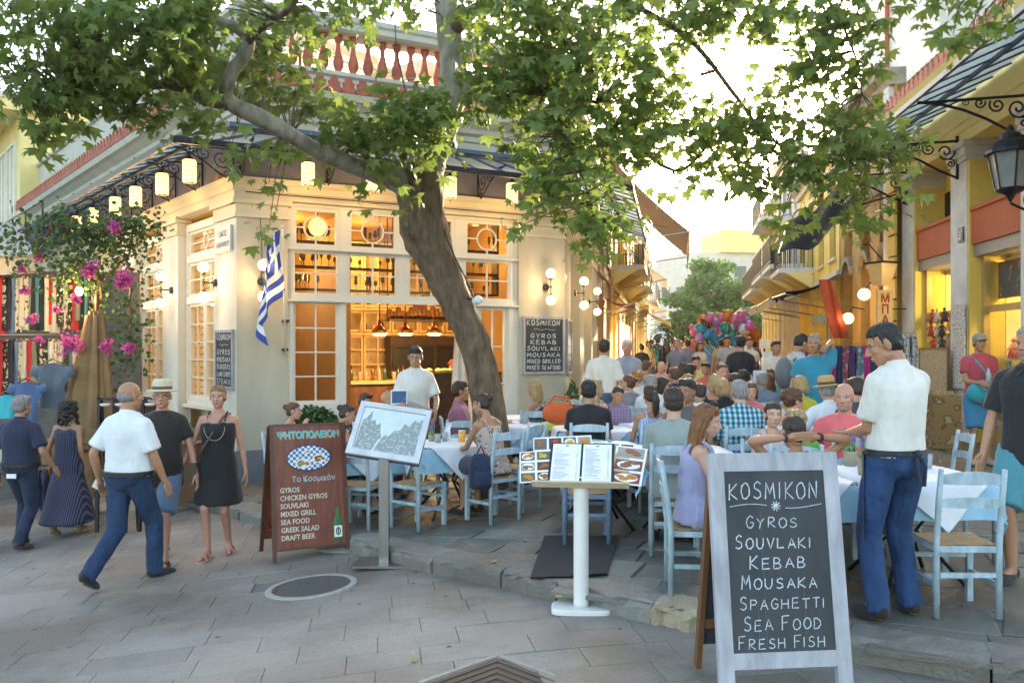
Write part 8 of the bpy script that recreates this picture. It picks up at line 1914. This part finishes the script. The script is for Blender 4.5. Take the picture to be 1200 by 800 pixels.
m = M(); m.tube([(-W/2+.01,.03,.3),(-W/2+.01,.3,.26),(-W/2+.01,.48,.3)], .004, 4); m.build('chain', mSteel, bw)
mGold = mat('paint_gold', (.55,.36,.10), rough=.6, bump=0); mTeal = mat('paint_teal', (.12,.45,.50), rough=.6, bump=0); mCr = mat('paint_cream', (.62,.56,.45), rough=.6, bump=0)
m = M(); m.join(text_m('ΨΗΤΟΠΟΛΕΙΟΝ', .088, bold=.0035, space=.95, sx=.92), TR(.0,.002,1.135)); m.build('heading', mTeal, bw, t2)
m = M(); m.join(text_m('ΨΗΤΟΠΟΛΕΙΟΝ', .088, bold=.0035, space=.95, sx=.92), TR(.006,.0028,1.129)); m.build('heading_shadow', mGold, bw, t2)
m = M(); m.join(text_m('Το Κοσμικόν', .074, bold=.0012, sx=.95), TR(.04,.002,.725)); m.build('subheading', mat('paint_grey', (.42,.45,.48), bump=0), bw, t2)
m = M()
for i, t in enumerate(['GYROS','CHICKEN GYROS','SOUVLAKI','MIXED GRILL','SEA FOOD','GREEK SALAD','DRAFT BEER']): m.join(text_m(t, .066, 'LEFT', bold=.0014, sx=.86), TR(-.28,.002,.632-.073*i))
m.build('menu_lines', mCr, bw, t2)
# oval picture: checked cloth, plates
m = M(); n = 40; rx, rz_, cz = .205, .118, .945
nn = 30; 
for i in range(nn):
    for j in range(18):
        x0_, x1_ = -rx+2*rx*i/nn, -rx+2*rx*(i+1)/nn; z0_, z1_ = -rz_+2*rz_*j/18, -rz_+2*rz_*(j+1)/18
        xm, zm = (x0_+x1_)/2, (z0_+z1_)/2
        if (xm/rx)**2+(zm/rz_)**2 < 1: m.cur = (i//2+j//2) % 2; m.add([(x0_,.001,cz+z0_),(x1_,.001,cz+z0_),(x1_,.001,cz+z1_),(x0_,.001,cz+z1_)], [(0,1,2,3)])
m.build('picture_cloth', [mat('check_blue', (.06,.15,.34), bump=0), mPaper], bw, t2)
m = M(); m.tube([(rx*1.01*cos(2*pi*i/48), .0, cz+rz_*1.02*sin(2*pi*i/48)) for i in range(49)], .006, 5, cap=False); m.build('picture_border', mat('oval_rim', (.02,.05,.12), bump=0), bw, t2)
for px_, pz_, r, cc in ((-.055,-.05,.075,(.32,.35,.10)),(.10,-.01,.068,(.25,.10,.04)),(-.01,.06,.03,(.55,.42,.15))):
    m = M(); m.lathe([(r,0),(r,.002),(.0005,.002)], 24, (px_,.0,cz+pz_), Matrix.Rotation(pi/2, 3, 'X') @ Matrix.Diagonal((1,.62,1))); f = m.build('picture_plate', mPaper, bw, t2)
    m = M(); rr = random.Random(int(r*999)); [m.ell((px_+rr.uniform(-.55,.55)*r, -.002, cz+pz_+rr.uniform(-.3,.3)*r), (r*.28,.002,r*.2), 8, 4) for _ in range(9)]; m.build('picture_food', mat('pf_%d' % int(r*999), cc, col2=(.4,.12,.05), scale=70, bump=0), bw, t2)
m = M(); m.lathe([(.042,0),(.045,.01),(.045,.16),(.016,.23),(.015,.29),(.018,.30)], 16, (.255,.0,.16), Matrix.Diagonal((1,.12,1))); bo = m.build('painted_bottle', mat('bottle_paint', (.02,.16,.04), rough=.4, bump=0), bw, t2, smooth=True)
m = M(); m.b2((.218,-.008,.185), (.292,-.006,.29)); m.build('bottle_label', mPaper, bw, t2); m = M(); m.tube([(.255+.020*cos(2*pi*i/16), -.009, .238+.034*sin(2*pi*i/16)) for i in range(17)], .005, 4, cap=False); m.b2((.249,-.010,.215), (.261,-.008,.262)); m.build('bottle_emblem', mBlack, bw, t2)
fw_ = thing('flat_stone', 'flat pale stone lying under the brown menu board', 'stone', pick(385, 652)+Vector((.15,.25,0))); m = M(); m.ell((0,0,.02), (.34,.2,.045), 16, 8); m.build('stone', mKerb, fw_)
# ---------------- steel menu stand ----------------
pS = pick(452, 662); pS.z += .012; ss = thing('steel_menu_stand', 'brushed steel menu stand with a glazed tilted display case', 'menu stand', pS, radians(-2))
m = M(); m.b2((-.26,-.17,0), (.26,.17,.022)); m.build('base', mSteel, ss); m = M(); m.b2((-.055,-.03,.022), (.03,.03,.95)); m.build('post', mSteel, ss)
TB = Matrix.Translation((-.02,.0,.98)) @ Matrix.Rotation(radians(-2), 4, 'Z') @ Matrix.Rotation(radians(8), 4, 'Y') @ Matrix.Rotation(radians(-38), 4, 'X')
W, H = .66, .50
m = M(); m.b2((-W/2,.012,-.06), (W/2,.05,H)); m.build('case_back', mSteel, ss, TB)
mAlu = mat('white_aluminium', (.62,.62,.62), rough=.35, metal=.3, scale=8, bump=.05)
for q in ((-W/2,-.012,-.06,W/2,.011,.0),(-W/2,-.012,H-.05,W/2,.011,H),(-W/2,-.012,.001,-W/2+.045,.011,H-.051),(W/2-.045,-.012,.001,W/2,.011,H-.051)): m = M(); m.b2(q[:3], q[3:]); m.build('frame_bar', mAlu, ss, TB)
mCity = pattern_mat('old_city_print', 'print', [(.34,.34,.33),(.62,.62,.60),(.48,.45,.40)], 38)
m = M(); m.b2((-W/2+.046,.005,.002), (W/2-.046,.0095,H-.052)); m.build('backing', mPaper, ss, TB)
for poly in ([(-.275,.0),(-.12,.0),(-.10,.06),(-.085,.12),(-.06,.15),(-.08,.20),(-.10,.30),(-.13,.27),(-.16,.33),(-.185,.30),(-.20,.42),(-.225,.36),(-.265,.30)], [(-.10,.0),(.27,.0),(.27,.40),(.235,.36),(.20,.38),(.16,.30),(.12,.33),(.09,.25),(.04,.24),(.0,.17),(-.04,.18),(-.07,.1)]):
    m = M(); m.prism(poly, .003, .0049); m.build('print', mCity, ss, TB)
m = M(); m.add([(-W/2+.045,-.006,.0),(W/2-.045,-.006,.0),(W/2-.045,-.006,H-.05),(-W/2+.045,-.006,H-.05)], [(0,1,2,3)]); m.build('glass', mGlass, ss, TB)
# ---------------- white menu stand ----------------
pM = pick(681, 715); ms = thing('white_menu_stand', 'white round post menu stand holding an open printed menu', 'menu stand', pM, radians(-4))
m = M(); q = []
for i in range(24):
    a = 2*pi*i/24; q.append((math.copysign(abs(cos(a))**.35, cos(a))*.205, math.copysign(abs(sin(a))**.35, sin(a))*.125))
m.add([(x, y, 0) for x, y in q]+[(x, y, .026) for x, y in q]+[(x*.96, y*.96, .034) for x, y in q], [tuple(range(47, 71))[0:0] or tuple(range(48, 72))]+[(i, (i+1) % 24, (i+1) % 24+24, i+24) for i in range(24)]+[(i+24, (i+1) % 24+24, (i+1) % 24+48, i+48) for i in range(24)]); m.build('base', mWhite, ms)
m = M(); m.lathe([(.055,.034),(.052,.06),(.052,.90),(.056,.93)], 24); m.build('post', mWhite, ms, smooth=True)
TM = Matrix.Translation((.0,.02,.955)) @ Matrix.Rotation(radians(-4), 4, 'Z') @ Matrix.Rotation(radians(-52), 4, 'X')
m = M(); m.b2((-.33,-.01,-.12), (.33,.016,.18)); m.build('desk_board', mat('pale_plywood', (.60,.48,.32), scale=10, stretch=(1,6,1)), ms, TM)
m = M(); m.b2((-.33,-.035,-.135), (.33,.018,-.121)); m.build('ledge', mat('pale_plywood', (.60,.48,.32)), ms, TM)
menu = thing('open_menu', 'open menu with two white printed pages in a black folder on the white stand', 'menu', pM, radians(-4))
m = M(); m.b2((-.225,-.020,-.12), (.225,-.0165,.26)); m.build('folder', mBlack, menu, TM)
mTxt = mat('print_grey', (.30,.30,.32), bump=0); mTxt2 = mat('print_red', (.35,.10,.10), bump=0)
for s in (-1, 1):
    m = M(); m.b2((s*.108-.100,-.0225,-.108), (s*.108+.100,-.0203,.248)); pg = m.build('page', mPaper, menu, TM)
    m = M(); rr = random.Random(5+s); z = .20
    while z > -.095:
        w1 = rr.uniform(.05,.12); x0 = s*.108-.085; m.b2((x0,-.0232,z), (x0+w1,-.0226,z+.0035)); m.b2((x0+.155,-.0232,z), (x0+.168,-.0226,z+.0035)); z -= .011 if rr.random() > .16 else .021
    m.ell((s*.108,-.0232,.228), (.014,.0004,.009), 8, 4); m.build('printed_lines', mTxt, pg, kind='stuff')
def food_card(lab, T, w, h, nx, ny, sd):
    o = thing('food_photo_card', lab, 'menu card', pM, radians(-4)); m = M(); m.b2((-w/2,-.002,0), (w/2,.002,h)); m.build('card', mPaper, o, T); rr = random.Random(sd)
    for i in range(nx):
        for j in range(ny):
            cx, cz = -w/2+w*(i+.5)/nx, h*(j+.5)/ny; a, b = w/nx*.43, h/ny*.40
            m = M(); m.b2((cx-a,-.0030,cz-b), (cx+a,-.0022,cz+b)); bg = rr.choice([(.25,.07,.05),(.12,.12,.10),(.35,.30,.25),(.10,.05,.04)]); m.build('photo', cloth_mat(bg), o, T)
            m = M(); m.lathe([(a*.85,0),(a*.85,.0012),(.0005,.0012)], 16, (cx,-.0032,cz), Matrix.Rotation(pi/2, 3, 'X') @ Matrix.Diagonal((1,b/a*.95,1))); (m.build('dish', mPaper, o, T) if rr.random() < .4 else None)
            m = M(); [m.ell((cx+rr.uniform(-.5,.5)*a, -.0048, cz+rr.uniform(-.5,.5)*b), (a*.34,.001,b*.3), 7, 4) for _ in range(8)]; m.build('food', cloth_mat(rr.choice([(.5,.22,.03),(.55,.40,.05),(.45,.05,.03),(.2,.3,.05),(.3,.12,.05)])), o, T)
food_card('food photo card fanned out at the left of the open menu', TM @ Matrix.Translation((-.30,-.010,-.118)) @ Matrix.Rotation(radians(-6), 4, 'Y'), .23, .30, 2, 3, 1)
food_card('food photo card fanned out at the right of the open menu', TM @ Matrix.Translation((.30,-.008,-.118)) @ Matrix.Rotation(radians(8), 4, 'Y'), .22, .36, 1, 3, 2)
food_card('wide food photo card sticking up behind the open menu', TM @ Matrix.Translation((-.14,-.006,.20)) @ Matrix.Rotation(radians(-5), 4, 'Y'), .42, .14, 4, 1, 3)
food_card('strip of food photos behind the right page of the open menu', TM @ Matrix.Translation((.16,-.004,.17)) @ Matrix.Rotation(radians(4), 4, 'Y'), .40, .12, 4, 1, 4)
# spotlight clamped on the trunk
sp = thing('spot_lamp', 'small white spotlight strapped to the tree trunk', 'lamp', at(556, 354, 9.55)); m = M(); m.lathe([(.02,0),(.045,.02),(.05,.09),(.048,.1)], 14, (0,0,0), Matrix.Rotation(1.2, 3, 'X') @ Matrix.Rotation(.6, 3, 'Y')); m.build('housing', mWhite, sp, smooth=True); m = M(); m.tube([(0,0,.02),(-.03,.08,.04),(-.1,.15,.05)], .012, 6); m.build('bracket', mBlack, sp)
m = M(); m.tube([(.0,.03,.04)]+[tuple(at(px, py, 9.6)-at(556, 354, 9.55)) for px, py in ((548,330),(535,305),(524,280),(516,255))], .008, 5); m.build('cable', mBlack, sp)
# ---------------- balloons and their vendor ----------------
rs = random.Random(8); bc = {'pink': (.65,.18,.38), 'lilac': (.45,.25,.55), 'white': (.7,.68,.72), 'blue': (.03,.28,.50), 'orange': (.62,.20,.03), 'teal': (.04,.35,.35), 'brown': (.15,.06,.03)}
spots = [(815,388,'pink'),(820,396,'lilac'),(823,375,'orange'),(828,380,'brown'),(832,372,'pink'),(838,378,'lilac'),(830,392,'blue'),(836,398,'blue'),(842,390,'white'),(846,373,'pink'),(843,402,'blue'),(850,384,'teal'),(853,370,'orange'),(856,378,'orange'),(850,396,'blue'),(857,392,'teal'),(862,374,'pink'),(866,380,'lilac'),(869,370,'pink'),(872,386,'white'),(866,390,'blue'),(864,401,'blue'),(875,376,'lilac'),(879,382,'pink'),(882,390,'orange'),(874,396,'orange'),(860,386,'white'),(838,386,'pink'),(885,400,'orange'),(822,386,'teal')]
hold = at(848, 432, 26)
for i, (px, py, c) in enumerate(spots):
    o = thing('foil_balloon', '%s foil balloon %s %s of the bunch' % (c, ['at the very top','near the top','halfway up','low down'][min(3, max(0, int((py-368)/8.5)))], ['far left','left of the middle','at the middle','right of the middle','far right'][min(4, int((px-812)/15))]), 'balloon', at(px, py, 26+rs.uniform(-.6, .6)), 0, 'balloons over the alley')
    m = M(); r = rs.uniform(.13, .19); m.ell((0,0,0), (r, r*.6, r*rs.uniform(.95, 1.25)), 12, 8, Matrix.Rotation(rs.uniform(-.5, .5), 3, 'Y'))
    if i % 3 == 0: m.ell((r*.7,0,r*.7), r*.4, 8, 6); m.ell((-r*.7,0,r*.7), r*.4, 8, 6)
    m.build('foil', mat('foil_'+c, bc[c], rough=.25, metal=.2, bump=0, trans=.2), o, smooth=True); m = M(); m.tube([(0,0,-r), hold-o.location], .004, 3); m.build('string', mPaper, o)
# ---------------- fan, signs and racks in the alley ----------------
fn = thing('standing_fan', 'black standing fan at the edge of the diners in the alley', 'fan', gp(774, 18)); m = M(); m.tube([(0,0,0),(0,0,1.5)], .03, 8); m.lathe([(.25,0),(.2,.04)], 14); m.build('stand', mBlack, fn)
m = M()
for r in (.10,.17,.24,.28): m.tube([(r*cos(2*pi*i/20), -.05-.03*(r < .2), 1.65+r*sin(2*pi*i/20)) for i in range(21)], .008, 4, cap=False)
for i in range(12): a = 2*pi*i/12; m.tube([(.05*cos(a),-.09,1.65+.05*sin(a)),(.28*cos(a),-.05,1.65+.28*sin(a))], .005, 3)
m.build('grille', mBlack, fn); m = M(); [m.ell((.12*cos(a),-.02,1.65+.12*sin(a)), (.07,.01,.10), 8, 5, Matrix.Rotation(-a, 3, 'Y')) for a in (0, 2.1, 4.2)]; m.build('blades', mat('fan_grey', (.2,.2,.2)), fn)
for i, (px0, px1, py0, py1, Y, lab) in enumerate(((883,903,434,449,13.2,'pale blue menu sheet board standing in the alley'),(894,907,412,424,16,'small white sign held above the heads in the alley'),(890,902,398,408,20,'white square sign far up the alley'))):
    a, b = at(px0, py1, Y), at(px1, py0, Y); o = thing('menu_sign', lab, 'sign', ((a.x+b.x)/2, Y, a.z)); m = M(); m.b2((-(b.x-a.x)/2,0,0), ((b.x-a.x)/2,.02,b.z-a.z)); m.build('panel', mat('sign_pale_blue', (.50,.58,.68), bump=0) if i == 0 else mPaper, o)
    m = M(); m.tube([(0,.01,0),(0,.01,gz(a.x, Y)-a.z)], .02, 6); m.build('post', mBlack, o); m = M(); [m.b2((-(b.x-a.x)*.38,-.004,(b.z-a.z)*(.15+.14*k)), ((b.x-a.x)*.3,-.002,(b.z-a.z)*(.17+.14*k))) for k in range(6)]; m.build('printed_lines', mTxt, o, kind='stuff')
def rack(px, Y, w_, h_, n, cols_, lab, kind='scarf'):
    p = gp(px, Y); o = thing('clothes_rack', lab, 'rack', p, .3); m = M(); m.tube([(-w_/2,0,0),(-w_/2,0,h_),(w_/2,0,h_),(w_/2,0,0)], .015, 6); m.build('frame', mSteel, o); rr = random.Random(px); 
    for k in range(n):
        x = -w_/2+w_*(k+.5)/n; g = thing('hanging_scarf' if kind == 'scarf' else 'hanging_goods', '%s piece hanging %s, %s' % (cols_[k % len(cols_)][1], ['at the left end','left of the middle','in the middle','right of the middle','at the right end'][k*5//n], {1003:'on the scarf rack behind the waiter',1052:'on the rack by the yellow shop',975:'on the rack up the right side'}[px]), 'scarf' if kind == 'scarf' else 'souvenirs', p+Matrix.Rotation(.3, 3, 'Z') @ Vector((x, 0, h_-.02)), .3+rr.uniform(-.3, .3), 'scarves on the rack' if kind == 'scarf' else 'trinkets on the stand')
        m = M(); L = rr.uniform(.7, 1.05)*h_*.62; m.grid(lambda u, v: ((u-.5)*w_/n*1.0, -.05+.10*u*(1-u)*0+.04*sin(u*12+v*3+k), -L*v), 8, 6); m.grid(lambda u, v: ((.5-u)*w_/n*1.0, .05+.04*sin(u*12+v*3+k), -L*v*.9), 8, 6); m.build('cloth', cols_[k % len(cols_)][0], g, smooth=True)
SC = [(cloth_mat((.45,.02,.15)),'magenta'),(cloth_mat((.02,.025,.07)),'navy'),(pattern_mat('scarf_print', 'print', [(.3,.05,.08),(.5,.42,.3),(.08,.12,.2)], 18),'patterned'),(cloth_mat((.10,.03,.12)),'plum'),(pattern_mat('scarf_print_b', 'print', [(.12,.18,.22),(.5,.45,.4)], 22),'grey patterned')]
rack(1003, 10.8, .9, 1.62, 9, SC, 'chrome rack of coloured scarves behind the foreground waiter')
rack(1052, 12.8, .6, 1.75, 5, [(pattern_mat('bw_trinkets', 'print', [(.55,.55,.55),(.03,.03,.03),(.3,.3,.32)], 26),'black and white')], 'tall rack of black and white goods by the yellow shop')
rack(975, 13.5, 1.0, 1.5, 8, SC[2:]+[(cloth_mat((.5,.5,.48)),'white')], 'rack of scarves further up the right side')
m = M(); m.b2((-.35,-.2,0), (.35,.2,.8)); cbx = thing('display_table', 'yellow draped display table outside the earring board', 'table', WQ @ Vector((sQ(1092, -.7), -.6, 0)), math.atan2(dQ.y, dQ.x)); cbx.location.z = gz(cbx.location.x, cbx.location.y); m.build('table', pattern_mat('tan_drape', 'print', [(.36,.24,.10),(.22,.13,.06),(.5,.4,.22)], 6), cbx)
m = M(); rr = random.Random(4); [m.box((rr.uniform(-.3,.3), rr.uniform(-.15,.15), .83), (.06,.05,.05)) for _ in range(16)]; m.build('trinkets', mJew, cbx, kind='stuff')
# fallen leaves and litter
for i, (px, py, fn_) in enumerate(((560,622,plat_z),(617,634,plat_z),(655,700,plat_z),(578,659,plat_z),(640,600,plat_z),(1056,700,plat_z),(488,775,street_z))):
    p = pick(px, py, fn_); o = link('fallen_leaf' , pLo.mesh('leaf', mat('dry_leaf', (.35,.22,.06), col2=(.20,.25,.06), scale=30, bump=0)), None, TR(p.x, p.y, p.z+.018, i*1.3, .045, .045, .03)); tag(o, 'small dry plane leaf '+['near the middle chair legs','left of the dark rubber mat','at the kerb left of the white stand base','on the kerb left of the rubber mat','under the darker blue chair','under the waiter table','on the street slabs right of the round cover'][i], 'leaf', 'fallen leaves on the paving')
# ---------------- cables and conduits ----------------
def cable(lab, pts, r=.008, sag=.0):
    q = [Vector(p) for p in pts]; out = []
    for a, b in zip(q, q[1:]):
        for k in range(8): t = k/8; out.append(a.lerp(b, t)-Vector((0,0,sag*4*t*(1-t))))
    out.append(q[-1]); o = thing('cable', lab, 'cable', q[0]); m = M(); m.tube([p-q[0] for p in out], r, 5); m.build('cable', mBlack, o)
cable('black overhead cable slung across the alley mouth', [WR @ Vector((3, 0, 5.4)), WQ @ Vector((4, -.3, 6.2))], .009, .5)
cable('thin overhead cable crossing the alley farther back', [WA @ Vector((6, 0, 6.0)), WS @ Vector((e1*.5, 0, 5.9))], .008, .6)
cable('thin black cable running down the corner pier to the globe lamp', [WF @ Vector((sF(305), -.012, 3.6)), WF @ Vector((sF(306)+.01, -.012, 3.1)), WF @ Vector((sF(306), -.012, 2.7))], .005, 0)
cable('grey conduit running along the entablature of the restaurant', [WF @ Vector((.1, -.15, 3.95)), WF @ Vector((5.6, -.15, 3.95))], .009, .0)
cable('thin cord hanging from the tree in front of the balustrade', [at(588, 0, 8.9), at(590, 60, 8.9), at(596, 105, 8.9)], .005, 0)
# ---------------- thin evening air ----------------
hz = bpy.data.materials.new('evening_air'); hz.use_nodes = True; N_ = hz.node_tree.nodes; N_.remove(N_['Principled BSDF']); pv = N_.new('ShaderNodeVolumePrincipled'); pv.inputs['Color'].default_value = (.95,.95,.93,1); pv.inputs['Density'].default_value = .0004; pv.inputs['Anisotropy'].default_value = .35
hz.node_tree.links.new(pv.outputs[0], N_['Material Output'].inputs['Volume']); m = M(); m.b2((-62,-8,-3.2), (72,202,15.5)); m.build('haze', hz, kind='stuff')
bpy.data.scenes.remove(SC2)
